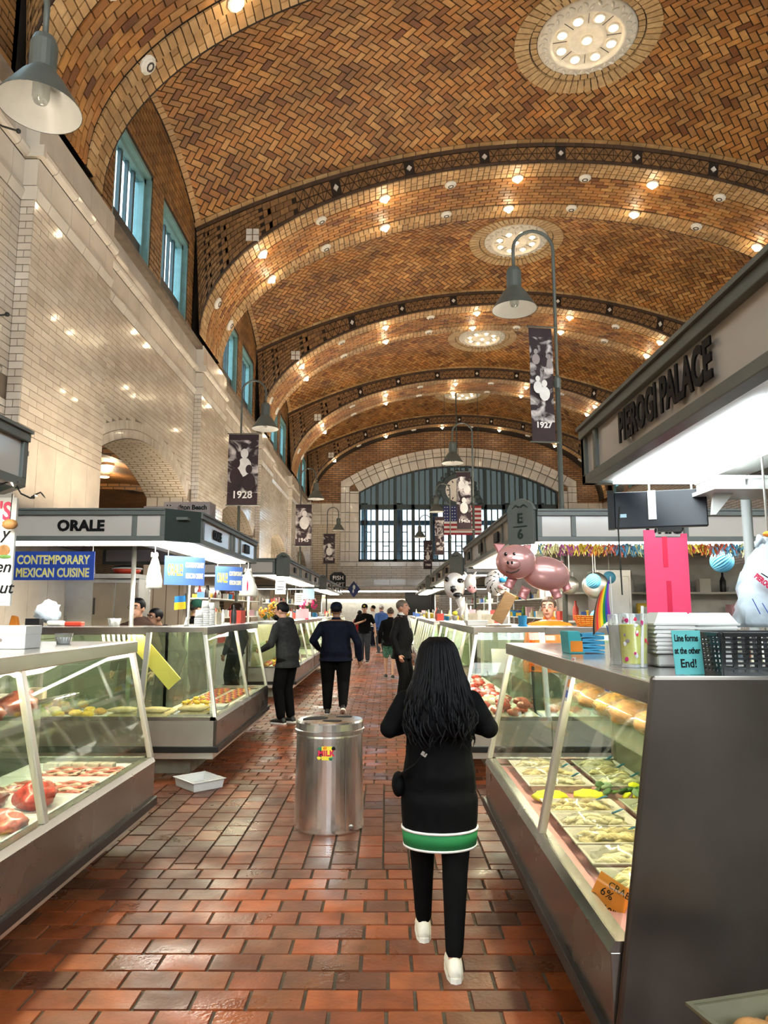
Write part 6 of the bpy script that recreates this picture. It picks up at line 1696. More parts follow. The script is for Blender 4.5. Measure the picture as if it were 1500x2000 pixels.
# deli stall L2 ----------------------------------------------------------
T = thing('blue_banner', 'wide blue banner with yellow capitals about Mexican cuisine', 'banner', at(103, 1105, 7.55))
w_, h_ = 0.885, 0.305
MB().box(-w_ / 2, -0.004, -h_ / 2, w_ / 2, 0.004, h_ / 2).obj('cloth', 'sign_blue', T)
M('letter_shadow', (0.80, 0.80, 0.72), 0.5)
for (s_, z, sx) in (('CONTEMPORARY', 0.062, 0.74), ('MEXICAN CUISINE', -0.075, 0.72)):
    text(s_, 0.13, 'letter_shadow', T, (0.003, -0.005, z - 0.003), 0, 0.001, 0.0045, sx=sx); text(s_, 0.13, 'letter_yellow', T, (0, -0.0075, z), 0, 0.001, -0.001, sx=sx)
for x in (-0.42, 0.42): MB().tube([V3(x, 0, h_ / 2), V3(x, 0, 0.30)], 0.004, 6).obj('cord', 'paper_white', T)
def blue_sign(px, py, Y, w, h, rz, label):
    T = thing('hanging_sign', label, 'sign', at(px, py, Y), rz)
    MB().box(-w / 2, -0.004, -h / 2, w / 2, 0.004, h / 2).obj('board', 'sign_blue_pale', T)
    text('ORALE!', 0.19, 'letter_yellow', T, (-w * 0.24, -0.006, 0), 0, 0.001, 0.004, sx=0.60 * w)
    text('CONTEMPORARY', 0.085, 'letter_cream', T, (w * 0.24, -0.006, h * 0.2), 0, 0.001, 0.003, sx=0.70 * w); text('MEXICAN CUISINE', 0.085, 'letter_cream', T, (w * 0.24, -0.006, -h * 0.18), 0, 0.001, 0.003, sx=0.62 * w)
    top = 2.40 - T.location.z
    for x in (-w * 0.42, w * 0.42): MB().tube([V3(x, 0, h / 2), V3(x, 0, top)], 0.004, 6).obj('cord', 'paper_white', T)
blue_sign(361, 1115, 8.5, 0.52, 0.34, 0.75, 'pale blue hanging sign with yellow lettering beside the white bag')
blue_sign(447, 1130, 10.2, 0.44, 0.34, 0.75, 'pale blue hanging sign beside the cream carrier bag')
def carrier_bag(c, w, h, mat, label, top, red=False, tilt=0.0):
    T = thing('carrier_bag', label, 'plastic bag', c, tilt)
    m = MB(); n = 18; prof = [(0.0, 0.92, 0.24), (0.05, 1.0, 0.34), (0.22, 0.98, 0.38), (0.42, 0.86, 0.36), (0.6, 0.70, 0.30), (0.76, 0.50, 0.24), (0.90, 0.28, 0.18), (1.0, 0.14, 0.12)]
    base = 0
    for (f, a, b) in prof:
        for j in range(n):
            an = 2 * pi * j / n; k = 1 + 0.17 * math.sin(an * 5 + f * 9)
            m.v.append(V3(w / 2 * a * math.cos(an) * k, w / 2 * b * math.sin(an) * k, h * f))
    for i in range(len(prof) - 1):
        for j in range(n): m.f.append([i * n + j, i * n + (j + 1) % n, (i + 1) * n + (j + 1) % n, (i + 1) * n + j]); m.m.append(0); m.t.append(.5)
    m.f.append([j for j in range(n)][::-1]); m.f.append([(len(prof) - 1) * n + j for j in range(n)]); m.m += [0, 0]; m.t += [.5, .5]
    b = m.obj('bag', mat, T, smooth=True)
    MB().tube([V3(0, 0, h * 0.98), V3(0, 0, top)], 0.006, 6).obj('hook', 'steel', T)
    for i in range(2):
        sx = (-1) ** i; MB().tube([V3(sx * 0.03, 0, h * 0.92), V3(sx * w * 0.14, -0.02, h * 0.99), V3(sx * w * 0.20, -0.02, h * 0.88)], [0.02 * w / 0.3, 0.016, 0.006], 8).obj('handle', mat, b, smooth=True)
    if red: MB().ell((0.0, -w * 0.21, h * 0.38), (0.012, 0.004, h * 0.2), 8, 6).obj('red_print', 'letter_red', b)
    return T
q = at(300, 1150, 8.0); carrier_bag(q, 0.17, 0.40, 'bag_cream', 'white plastic bag hanging under the canopy corner beside the steel post', 2.40 - q.z)
q = at(484, 1165, 10.9); carrier_bag(q, 0.27, 0.42, 'bag_cream', 'cream carrier bag with red print hanging by the blue sign', 2.40 - q.z, True)
# small flag in its base
T = thing('table_flag', 'small blue and yellow flag in a clear base on the deli counter', 'flag', (-2.22, 7.98, 1.501))
MB().lathe([(0.03, 0), (0.026, 0.02), (0.012, 0.075), (0.004, 0.10)], n=14).obj('base', 'plastic_white', T, smooth=True)
MB().tube([V3(0, 0, 0.08), V3(-0.02, 0, 0.36)], 0.004, 6).obj('pole', 'letter_black', T)
for z0, z1, mt in ((0.27, 0.34, 'flag_blue'), (0.19, 0.27, 'flag_yellow')):
    m = MB(); n = 8
    for i in range(n + 1):
        x = -0.015 - 0.13 * i / n; y = 0.010 * math.sin(i * 0.9)
        for (yy, z) in ((y, z0 - 0.012 * i / n), (y + .002, z0 - 0.012 * i / n), (y + .002, z1 - 0.012 * i / n), (y, z1 - 0.012 * i / n)): m.v.append(V3(x, yy, z))
    for i in range(n):
        for j in range(4): m.f.append([i * 4 + j, i * 4 + (j + 1) % 4, (i + 1) * 4 + (j + 1) % 4, (i + 1) * 4 + j]); m.m.append(0); m.t.append(.5)
    m.obj('cloth', mt, T)
# stacks of white cups
for k, (x, y, h) in enumerate(((-2.16, 8.55, 0.26), (-2.14, 8.75, 0.23), (-2.18, 8.35, 0.14))):
    T = thing('cup_stack', ['tall stack of white paper cups on the deli counter', 'middle stack of white paper cups on the deli counter', 'short stack of white paper cups next to the small flag'][k], 'cups', (x, y, 1.501))
    nc = int(h / 0.025)
    for i in range(nc): MB().lathe([(0.050, i * 0.022), (0.036, i * 0.022 + 0.09)] if i == nc - 1 else [(0.053, i * 0.022), (0.0535, i * 0.022 + 0.006), (0.046, i * 0.022 + 0.03)], n=20).obj('cup', 'foam_white', T, smooth=True)
# back fittings of the deli stall
T = thing('steel_cabinet', 'wall-hung stainless steel warming cabinet with two doors in the deli stall', 'cabinet', (-4.10, 10.3, 0))
MB().box(-0.62, -0.25, 1.38, 0.62, 0.25, 2.12).obj('body', 'hood_steel', T, bevel=0.006)
for i, (a, b) in enumerate(((-0.02, 0.28), (0.30, 0.60))):
    d = MB().box(a, -0.275, 1.45, b, -0.25, 2.06).obj('door', 'hood_brown', T, bevel=0.004)
    MB().box((a + 0.02) if i == 0 else b - 0.05, -0.295, 1.62, (a + 0.04) if i == 0 else b - 0.03, -0.275, 1.85).obj('handle', 'plastic_black', d)
MB().box(-0.60, -0.22, 0, 0.60, 0.25, 0.92).obj('base_unit', 'hood_steel', T, bevel=0.006); MB().box(-0.60, 0.12, 0.92, 0.60, 0.25, 1.38).obj('splashback', 'hood_steel', T)
MB().prism([(-0.62, -0.4, 2.12), (0.62, -0.4, 2.12), (0.62, 0.25, 2.12), (-0.62, 0.25, 2.12)], (0, 0, 0.06)).obj('top_shelf', 'hood_steel', T)
T = thing('stock_pot', 'red and black enamel pot stored on the high shelf of the deli stall', 'pot', (-3.62, 10.15, 2.181))
T.location = (-3.68, 10.1, 2.181)
MB().lathe([(0.12, 0), (0.17, 0.02), (0.20, 0.075)], n=28).obj('bowl', 'pot_red', T, smooth=True); MB().lathe([(0.205, 0.075), (0.205, 0.095), (0.17, 0.115), (0.06, 0.13)], n=28).obj('lid', 'pot_black', T, smooth=True)
MB().lathe([(0.206, 0.07), (0.212, 0.08), (0.206, 0.09)], n=28, cap=False).obj('rim', 'plastic_white', T)
T = thing('red_bundle', 'red packaged bundle on the high shelf of the deli stall', 'package', (-4.42, 10.2, 2.181)); T.location = (-4.42, 10.2, 2.181)
MB().box(-0.16, -0.12, 0, 0.16, 0.12, 0.10).obj('pack', 'packet_red', T, bevel=0.02); MB().box(-0.162, -0.03, 0.0, 0.162, 0.03, 0.102).obj('strap', 'plastic_white', T)
for k, (x, y, w, d, h, mt, lb) in enumerate(((-3.95, 8.55, 0.26, 0.18, 0.10, 'paper_white', 'white paper parcel on the deli prep ledge'), (-4.15, 8.5, 0.2, 0.16, 0.16, 'plastic_black', 'black printed box on the deli prep ledge'), (-3.55, 8.6, 0.24, 0.14, 0.05, 'letter_red', 'flat red packet on the deli prep ledge'))):
    pass
# things along the back of the cross-aisle deli case (on its top)
ZT2 = 1.501
carton('coffee_box', (-3.92, 8.0, ZT2), (0.16, 0.10, 0.085), 'plastic_black', 'small black printed box on the deli counter')
carton('paper_parcel', (-3.70, 8.05, ZT2), (0.17, 0.12, 0.06), 'bag_cream', 'crumpled cream paper parcel on the deli counter', bev=0.02)
carton('red_packet', (-3.47, 8.0, ZT2), (0.19, 0.10, 0.05), 'pot_red', 'red and white snack packet on the deli counter', bev=0.012)
single(MB().lathe([(0.055, 0), (0.075, 0.085), (0.079, 0.087)], n=20), 'salsa_tub', 'clear_plastic', (-3.02, 7.98, ZT2), 'clear plastic tub in front of the worker with glasses', 'tub', smooth=True)
T = thing('foil_sack', 'crinkled white plastic sack on the deli counter', 'sack', (-3.88, 8.22, ZT2)); MB().ell((0, 0, 0.15), (0.14, 0.07, 0.12), 16, 10, None, 0, 0.5, 4.0, 3).obj('sack_body', 'bag_white', T, smooth=True)
# boxes on top of the deli canopy
p = at(370, 985, 9.3)
T = thing('appliance_box', 'large appliance carton with bold black lettering on the canopy roof', 'box', (-2.57, 9.2, 2.661))
MB().box(-0.30, -0.15, 0, 0.30, 0.15, 0.40).obj('carton', 'carton', T, bevel=0.004)
text('Hamilton Beach', 0.085, 'letter_black', T, (0.0, -0.152, 0.325), 0, 0.001, 0.003, sx=0.95)
MB().box(-0.28, -0.152, 0.20, 0.02, -0.15, 0.27).obj('printed_strip', 'letter_black', T); MB().ell((0.22, -0.151, 0.22), (0.035, 0.002, 0.03), 12, 6).obj('printed_disc', 'carton_dark', T)
MB().ell((0.10, -0.151, 0.23), (0.03, 0.002, 0.018), 12, 6).obj('printed_disc', 'carton_dark', T)
T = thing('appliance_box', 'shorter appliance carton with dark round picture on the canopy roof', 'box', (-2.78, 8.82, 2.661))
MB().box(-0.22, -0.13, 0, 0.20, 0.13, 0.29).obj('carton', 'carton', T, bevel=0.004); MB().ell((-0.06, -0.131, 0.17), (0.075, 0.002, 0.06), 16, 6).obj('printed_bowl', 'carton_dark', T); MB().box(0.04, -0.131, 0.1, 0.17, -0.13, 0.24).obj('printed_label', 'paper_white', T)
carton('storage_box', (-2.5, 10.65, 2.661), (0.40, 0.3, 0.22), 'carton_red', 'dark red storage box on the canopy roof behind the cartons')
# contents of the deli case: tamale sheets, wraps, skewers, trays
def wl(u): return FL - u
for i, (y, u) in enumerate(((7.85, 0.35), (8.15, 0.40), (8.5, 0.35))):
    single(open_box(0.40, 0.24, 0.04, 0.006, 0.012), 'deli_tray', 'plastic_white' if i else 'foil', (wl(u), y, 0.547), ['foil tray at the corner of the deli case', 'white tray of peppers in the deli case', 'empty white tray lying beside the skewers in the deli case'][i], 'tray', rz=0.0)
spots = [(-2.07, 7.775 + 0.054 * (i % 4), 0.556 + 0.054 * (i // 4)) for i in range(8)] + [(x, 7.73 + 0.056 * (i % 9), 0.547 + 0.054 * (i // 9)) for x in (-2.47, -2.80) for i in range(12)]
for (x, y, z) in spots:
    single(MB().tube([V3(-0.15, 0, 0.026), V3(-0.05, 0.002, 0.027), V3(0.06, -0.002, 0.027), V3(0.15, 0.0, 0.026)], [0.012, 0.0255, 0.0255, 0.010], 8), 'tamale', 'tamale', (x, y, z), 'pale corn husk tamale roll in the deli case', 'tamale', 'tamales in the deli case', smooth=True)
for (x, y, z) in spread(20, (-2.25, -1.99), (8.08, 8.22), 0.078, 0.556, 0.044, 4):
    blob('pepper_piece', (x, y, z), (0.033, 0.027, 0.021), 'yellow_food', 'yellow pepper piece heaped in the deli case', 'food', 'yellow peppers in the deli case', 0.2, nu=10, nv=6)
for i in range(30):
    x = (-2.02, -2.31)[i % 2]; y = 8.68 + 0.118 * (i // 2)
    m = MB().tube([V3(-0.13, 0, 0.019), V3(0.13, 0, 0.019)], 0.004, 6)
    for k in range(4): m.ell((-0.08 + 0.05 * k, 0, 0.020), (0.026, 0.032, 0.019), 8, 5, None, 1 + (k + i) % 3, 0.25, i + k)
    single(m, 'skewer', ['wood_board', 'meat_red', 'fried', 'meat_dark'], (x, y, 0.55), 'skewer of grilled meat and vegetables in the deli case', 'skewer', 'skewers in the deli case', smooth=True)
for i, (x, y, z) in enumerate(spread(20, (-4.2, -3.07), (7.74, 8.15), 0.165, 0.547, 0.078, 5)):
    blob('fried_pastry', (x, y, z), (0.07, 0.055, 0.037), ['fried', 'yellow_food', 'tamale'][i % 3], 'golden fried pastry in the cross aisle deli case', 'food', 'pastries in the deli case', 0.2, rot=random.uniform(0, 3), nu=12, nv=7)
single(MB().obox((0, 0, 0.30), (0.17, 0.02, 0.70), Matrix.Rotation(-0.74, 3, 'Y')), 'yellow_board', 'yellow_board', (-2.80, 7.66, 0.83), 'long bright yellow board leaning inside the deli case glass', 'board')
bo = bpy.data.objects['yellow_board']; bo.location = at(300, 1288, 7.78) - Vector((0, 0, 0.30))
for i in range(7):
    single(MB().tube([V3(0, 0, 0), V3(0.01, 0, -0.08), V3(0.03, 0, -0.15)], 0.014, 6), 'hanging_ladle', 'fat', (-3.05 + 0.055 * i, 7.75, 1.44), 'pale serving spoon hanging inside the deli case', 'spoon', 'spoons in the deli case', smooth=True)

# flower stall and clutter on the third block ----------------------------------------------------------
def flower_bunch(c, r, mats, label, n=34, stem=0.0, vase=True):
    T = thing('flower_bunch', label, 'flowers', c)
    if vase: MB().lathe([(0.06, 0), (0.075, 0.02), (0.06, 0.16), (0.075, 0.19)], n=16).obj('vase', 'clear_plastic', T, smooth=True)
    hz = 0.19 if vase else 0.02
    for i in range(n):
        d = V3(random.gauss(0, 1), random.gauss(0, 1), random.gauss(0.2, 0.8)).normalized() * r * random.uniform(0.55, 1.0)
        q = V3(0, 0, hz + r * 0.9) + d
        f = MB(); np_ = 7; tq = V3(0, 0, 1).rotation_difference((d + V3(0, -0.4 * r, 0)).normalized()).to_matrix(); s_ = r * 0.20
        for k in range(np_):
            a = 2 * pi * k / np_; f.ell(q + tq @ V3(math.cos(a) * s_ * 0.6, math.sin(a) * s_ * 0.6, 0), (s_ * 0.55, s_ * 0.35, s_ * 0.2), 6, 4, tq @ Matrix.Rotation(a, 3, 'Z'))
        f.ell(q, (s_ * 0.35, s_ * 0.35, s_ * 0.3), 6, 4)
        b = f.obj('bloom', mats[i % len(mats)], T, smooth=True)
    for i in range(10):
        a = 2 * pi * i / 10; d = V3(math.cos(a), math.sin(a), 0) * r * 0.95
        MB().add([(0, 0, hz), tuple(d * 0.6 + V3(-d.y, d.x, 0) * 0.25 + V3(0, 0, hz + r * .6)), tuple(d + V3(0, 0, hz + r * 0.8)), tuple(d * 0.6 - V3(-d.y, d.x, 0) * 0.25 + V3(0, 0, hz + r * .6))], [(0, 1, 2, 3)]).obj('leaf', 'leaf_green', T)
    return T
ZT3 = 1.461
flower_bunch((-2.30, 14.75, ZT3), 0.20, ['petal_orange', 'petal_yellow'], 'big bunch of orange flowers on the bakery counter', 46, vase=False)
flower_bunch((-2.08, 14.55, ZT3), 0.13, ['petal_yellow', 'petal_orange'], 'small bunch of golden flowers at the counter edge', 26, vase=False)
flower_bunch((-2.56, 15.16, ZT3), 0.15, ['petal_orange'], 'bunch of orange flowers behind the bearded man', 30, vase=False)
flower_bunch((-2.14, 19.6, ZT3), 0.24, ['petal_pink', 'petal_pink', 'cow_pink'], 'bouquet of deep pink flowers in a vase on the counter', 40)
def notice(px, py, Y, w, h, mat, label, ink=None, hang=2.40):
    T = thing('notice', label, 'notice', at(px, py, Y))
    MB().box(-w / 2, -0.003, -h / 2, w / 2, 0.003, h / 2).obj('sheet', mat, T)
    if ink:
        for k in range(4): MB().box(-w * 0.35, -0.005, h * (0.28 - 0.17 * k), w * (0.35 - 0.1 * (k % 2)), -0.003, h * (0.28 - 0.17 * k) + h * 0.045).obj('print_line', ink, T)
    for x in (-w * 0.4, w * 0.4): MB().tube([V3(x, 0, h / 2), V3(x, 0, hang - T.location.z)], 0.003, 6).obj('cord', 'paper_white', T)
M('paper_pink', (0.72, 0.42, 0.46), 0.7); M('paper_blue', (0.42, 0.60, 0.70), 0.7)
notice(548, 1145, 15.4, 0.22, 0.34, 'paper_white', 'white notice with black print hung over the orange flowers', 'letter_black')
notice(584, 1170, 17.0, 0.20, 0.28, 'paper_white', 'white printed notice hung beside the pink papers', 'letter_black')
notice(603, 1160, 17.6, 0.28, 0.26, 'paper_blue', 'pale blue bag shaped sheet hung over the glass counter')
for i, (px_, Y, w_, h_, mt, lb) in enumerate(((572, 17.2, 0.22, 0.24, 'paper_pink', 'pink framed notice standing on the bakery counter'), (597, 17.9, 0.24, 0.26, 'paper_pink', 'pink card with a red foot standing on the counter'), (618, 18.8, 0.16, 0.18, 'paper_white', 'white card standing beside the pink bouquet'))):
    q = at(px_, 1195, Y)
    T = thing('counter_card', lb, 'card', (q.x, Y, ZT3)); T.location = (-2.06, Y, ZT3)
    MB().box(-w_ / 2, -0.004, 0, w_ / 2, 0.004, h_).obj('sheet', mt, T); MB().box(-w_ / 2, -0.02, 0, w_ / 2, 0.02, 0.025).obj('foot', 'letter_red' if i == 1 else 'plastic_white', T)
# generic counter goods: bottles, tubs, boxes standing on the far counters and back shelves
bottle_me = [MB().lathe([(0.030, 0), (0.033, 0.01), (0.033, 0.13), (0.012, 0.18), (0.012, 0.22)], n=12).mesh('bottle', m_, smooth=True) for m_ in ('packet_red', 'paper_white', 'packet_green', 'tamale', 'plastic_black')]
tub_me = [MB().lathe([(0.05, 0), (0.06, 0.10), (0.064, 0.105), (0.064, 0.115)], n=14).mesh('tub', m_, smooth=True) for m_ in ('plastic_white', 'paper_white', 'yellow_food', 'cup_blue')]
box_me = [MB().box(-0.07, -0.05, 0, 0.07, 0.05, hh).mesh('carton', m_) for m_, hh in (('paper_white', 0.16), ('packet', 0.12), ('packet_red', 0.14), ('paper_pink', 0.18), ('sign_blue_pale', 0.12), ('yellow_food', 0.10))]
def goods(n, xr, yr, z, where, seed):
    rnd = random.Random(seed); placed = []
    for i in range(n):
        for _ in range(80):
            x, y = rnd.uniform(*xr), rnd.uniform(*yr)
            if all(math.hypot(x - a, y - b) > 0.235 for a, b in placed): break
        else: continue
        placed.append((x, y)); k = rnd.randrange(3)
        L_ = (bottle_me, tub_me, box_me)[k]; ci = rnd.randrange(len(L_)); me = L_[ci]; nm = ('bottle', 'tub', 'carton')[k]; cat = ('bottle', 'tub', 'box')[k]
        cw = (('red', 'white', 'green', 'tan', 'black'), ('white', 'cream', 'orange', 'blue'), ('white', 'tan', 'red', 'pink', 'blue', 'yellow'))[k][ci]
        o = bpy.data.objects.new(nm, me); COL.objects.link(o); o.location = (x, y, z); o.rotation_euler = (0, 0, rnd.uniform(-0.4, 0.4))
        sc_ = rnd.uniform(0.8, 1.35); o.scale = (sc_, sc_, sc_)
        tag(o, {'bottle': 'small %s bottle standing ', 'tub': 'round %s tub standing ', 'carton': 'small %s carton standing '}[nm] % cw + where, cat, cat + ' goods ' + where)
goods(12, (-2.6, -2.27), (15.5, 17.4), ZT3, 'on the bakery counter', 1)
goods(16, (-2.6, -2.48), (18.0, 21.3), ZT3, 'on the counter beyond the bakery', 2)
goods(22, (-2.6, -2.05), (23.9, 32.8), ZT3, 'on the counter under the fish sign', 3)
goods(16, (1.15, 1.65), (14.7, 17.9), ZT3, 'on the counter below the cow balloon', 4)
goods(16, (1.15, 1.65), (18.2, 21.6), ZT3, 'on the counter past the cow balloon', 5)
goods(22, (1.15, 1.65), (23.9, 32.8), ZT3, 'on the farthest counter by the flag', 6)
goods(10, (1.2, 1.6), (9.4, 12.2), 1.501, 'on the meat counter beyond the orange shirt', 7)
goods(9, (-2.45, -2.05), (9.2, 10.4), 1.501, 'on the deli counter near the hooded man', 8)
# back counters of the stalls with shelves behind the sellers
def back_counter(label, x0, x1, y0, y1, mat='counter_white', shelf=True, seed=0, where=''):
    T = thing('back_counter', label, 'counter', ((x0 + x1) / 2, y0, 0))
    MB().box(x0, y0, 0, x1, y1, 0.90).obj('cupboard', mat, T, world=True, bevel=0.005); MB().box(x0 - 0.02, y0 - 0.02, 0.90, x1 + 0.02, y1 + 0.02, 0.94).obj('worktop', 'steel', T, world=True)
    if where.endswith('man in orange'): MB().box(x0, y1, 0.94, x1 + 1.2, y1 + 0.05, 2.38).obj('tiled_screen', 'tile_white', T, world=True)
    if shelf:
        for z in (1.50, 1.92):
            MB().box(x0, y0, z, x1, y1, z + 0.025).obj('shelf', mat, T, world=True)
        for (x, y) in ((x0, y0), (x1 - 0.03, y0), (x0, y1 - 0.03), (x1 - 0.03, y1 - 0.03)): MB().box(x, y, 0.94, x + 0.03, y + 0.03, 2.1).obj('upright', 'steel', T, world=True)
        for z in (0.941, 1.526, 1.946): goods(int((x1 - x0 + y1 - y0) * 4.5), (x0 + 0.08, x1 - 0.08), (y0 + 0.08, y1 - 0.08), z, where, seed + int(z * 10))
back_counter('white shelving counter at the back of the bakery stall', -4.25, -3.75, 15.2, 21.2, seed=20, where='on the bakery back shelves')
back_counter('white shelving counter at the back of the fish stall', -4.25, -3.75, 24.4, 32.4, seed=21, where='on the fish stall back shelves')
back_counter('white shelving counter behind the cow balloon stall', 3.3, 3.8, 15.0, 21.4, seed=22, where='on the shelves behind the cow balloon')
back_counter('white shelving counter of the farthest stall', 3.3, 3.8, 24.4, 32.4, seed=23, where='on the farthest back shelves')
back_counter('white tiled back counter behind the man in orange', 2.6, 5.6, 10.6, 11.1, seed=24, where='on the shelves behind the man in orange')
for i, (x, y, z) in enumerate(spread(34, (-2.5, -2.05), (14.4, 17.4), 0.18, 0.547, 0.09, 6)):
    blob('pastry', (x, y, z), (0.076, 0.066, 0.043), ['fried', 'meat_red', 'bread', 'yellow_food'][i % 4], 'glazed pastry piled in the bakery case', 'pastry', 'pastries in the bakery case', 0.2, nu=10, nv=6)
for i in range(16):
    blob('pastry', (-2.35, 14.5 + i * 0.19, 1.002), (0.08, 0.06, 0.045), ['bread', 'fried'][i % 2], 'brown roll on the bakery case shelf', 'pastry', 'rolls in the bakery case', 0.2, nu=10, nv=6)

# meat in the case under the pig balloon ----------------------------------------------------------
for i, (x, y, z) in enumerate(spread(14, (1.0, 1.5), (7.75, 8.4), 0.205, 0.547, 0.088, 1) + spread(30, (1.0, 1.5), (8.62, 12.2), 0.205, 0.547, 0.088, 2)):
    blob('meat_cut', (x, y, z), (0.088, 0.078, 0.042), ['meat_red', 'meat_pink', 'meat_red', 'fat'][i % 4], 'fresh red meat cut heaped in the case under the pig balloon', 'meat', 'meat under the pig balloon', 0.28, rot=random.uniform(0, 3), nu=14, nv=8)
for i, (x, y, z) in enumerate(spread(20, (1.85, 3.8), (7.75, 8.2), 0.205, 0.547, 0.088, 3)):
    blob('meat_cut', (x, y, z), (0.088, 0.075, 0.042), ['meat_pink', 'meat_red', 'fat'][i % 3], 'pink meat cut in the cross aisle meat case', 'meat', 'meat in the cross aisle case', 0.28, rot=random.uniform(0, 3), nu=14, nv=8)
single(MB().obox((0, 0, 0.16), (0.24, 0.008, 0.26), Matrix.Rotation(-0.35, 3, 'X')), 'price_sheet', 'paper_white', (1.22, 7.95, 0.80), 'blank white sheet clipped inside the meat case', 'sheet')
bpy.data.objects['price_sheet'].location = (1.25, 7.78, 0.98)
single(MB().box(-0.05, -0.05, 0, 0.05, 0.05, 0.002).tube([V3(0, 0, 0), V3(0, 0, 0.02)], 0.055, 20).lathe([(0.04, 0), (0.052, 0.115), (0.054, 0.117)], n=20), 'paper_cup', 'cup_blue', (1.50, 7.95, 1.501), 'bright blue paper cup on the meat case', 'cup')
single(MB().obox((0, 0, 0.17), (0.14, 0.03, 0.36), Matrix.Rotation(0.5, 3, 'Y')), 'cutting_board', 'wood_board', (1.33, 8.15, 1.536), 'wooden cutting board leaning beside the orange shirt man', 'board', bevel=0.006)
single(MB().box(-0.12, -0.09, 0, 0.12, 0.09, 0.06), 'scale_box', 'steel', (1.05, 8.4, 1.501), 'low steel scale box on the meat case', 'scale', bevel=0.006)
T = thing('price_book', 'open tan price book lying on the meat case', 'book', (1.22, 7.85, 1.501)); MB().box(-0.13, -0.07, 0, 0.0, 0.07, 0.02).box(0.005, -0.07, 0, 0.13, 0.07, 0.018).obj('pages', 'packet', T, bevel=0.003); MB().box(-0.135, -0.075, -0.0, 0.135, 0.075, 0.004).obj('cover', 'wood_board', T)
# orange wire basket and party ball
T = thing('orange_basket', 'orange woven basket on the counter behind the booklet stand', 'basket', (2.20, 7.83, 1.501))
for k in range(6): MB().lathe([(0.125 + 0.006 * k, 0.02 * k), (0.131 + 0.006 * k, 0.02 * k + 0.016)], n=24, cap=False).obj('woven_ring', 'card_orange', T)
for k in range(18):
    a = 2 * pi * k / 18; MB().bar((0.125 * math.cos(a), 0.125 * math.sin(a), 0), (0.165 * math.cos(a), 0.165 * math.sin(a), 0.12), 0.012, 0.006).obj('stake', 'card_orange', T)
MB().lathe([(0.12, 0), (0.12, 0.01)], n=24).obj('bottom', 'card_orange', T)
def lantern(px, py, Y, r, label, mat='lantern_blue'):
    c = at(px, py, Y); T = thing('paper_lantern', label, 'paper lantern', c)
    m = MB(); nu, nv = 48, 14
    m.v.append(V3(0, 0, r))
    for i in range(1, nv):
        for j in range(nu):
            rr = r * (1.0 if j % 2 else 0.93); v = pi * i / nv; u = 2 * pi * j / nu
            m.v.append(V3(rr * math.cos(u) * math.sin(v), rr * math.sin(u) * math.sin(v), r * math.cos(v)))
    m.v.append(V3(0, 0, -r)); e = len(m.v) - 1
    for j in range(nu):
        k2 = (j + 1) % nu; m.f += [[0, 1 + j, 1 + k2], [e, e - nu + k2, e - nu + j]]; m.m += [0, 0]; m.t += [.5, .5]
    for i in range(nv - 2):
        for j in range(nu): k2 = (j + 1) % nu; a = 1 + i * nu; m.f.append([a + j, a + nu + j, a + nu + k2, a + k2]); m.m.append(0); m.t.append(.5)
    rot = Matrix.Rotation(0.9, 4, 'Y') @ Matrix.Rotation(0.5, 4, 'X'); m.xf(rot); m.obj('folded_paper', mat, T)
    MB().tube([V3(0, 0, r * 0.9), V3(0, 0, max(r + 0.05, 2.40 - c.z))], 0.003, 6).obj('thread', 'paper_white', T)
lantern(1410, 1096, 7.86, 0.125, 'larger pale blue folded paper lantern by the white post')
lantern(1159, 1135, 8.3, 0.088, 'small blue folded paper lantern left of the striped flag')
lantern(1190, 1128, 9.6, 0.085, 'small blue paper lantern half behind the flag pole')
M('ball_rainbow', (0.05, 0.45, 0.5), 0.35, var=0.0)
T = thing('party_ball', 'shiny green and blue ball standing behind the booklets', 'ball', (2.41, 8.22, 1.60)); MB().ell((0, 0, 0), (0.085, 0.085, 0.085), 24, 16).obj('ball_skin', 'cup_blue', T, smooth=True)
MB().ell((0.025, -0.008, 0.01), (0.07, 0.08, 0.075), 20, 12).obj('green_half', 'ball_green', T, smooth=True) if M('ball_green', (0.12, 0.60, 0.03), 0.3) else None
MB().lathe([(0.06, -0.098), (0.06, -0.085), (0.045, -0.07)], n=16).obj('stand', 'plastic_black', T)
# garland under the front of the canopy: a fringe nobody could count
m = MB(); rnd = random.Random(5)
for i in range(2200):
    x = rnd.uniform(1.62, 5.8); z = 2.385 - rnd.uniform(0, 0.05); d = V3(rnd.uniform(-.05, .05), rnd.uniform(-.03, .03), -rnd.uniform(0.03, 0.11)); y = 7.60 + rnd.uniform(-0.02, 0.02)
    a = V3(x, y, z); s_ = V3(rnd.uniform(-.014, .014), rnd.uniform(-.008, .008), 0.006)
    m.add([a - s_, a + s_, a + d + s_ * 0.4, a + d - s_ * 0.4], [(0, 1, 2, 3)], int(x * 4.5 + rnd.uniform(0, 1.6)) % 5)
g = m.obj('party_garland', ['fringe_%d' % i for i in range(5)]); tag(g, 'colourful tinsel garland hung along the canopy edge', 'garland'); g['kind'] = 'stuff'
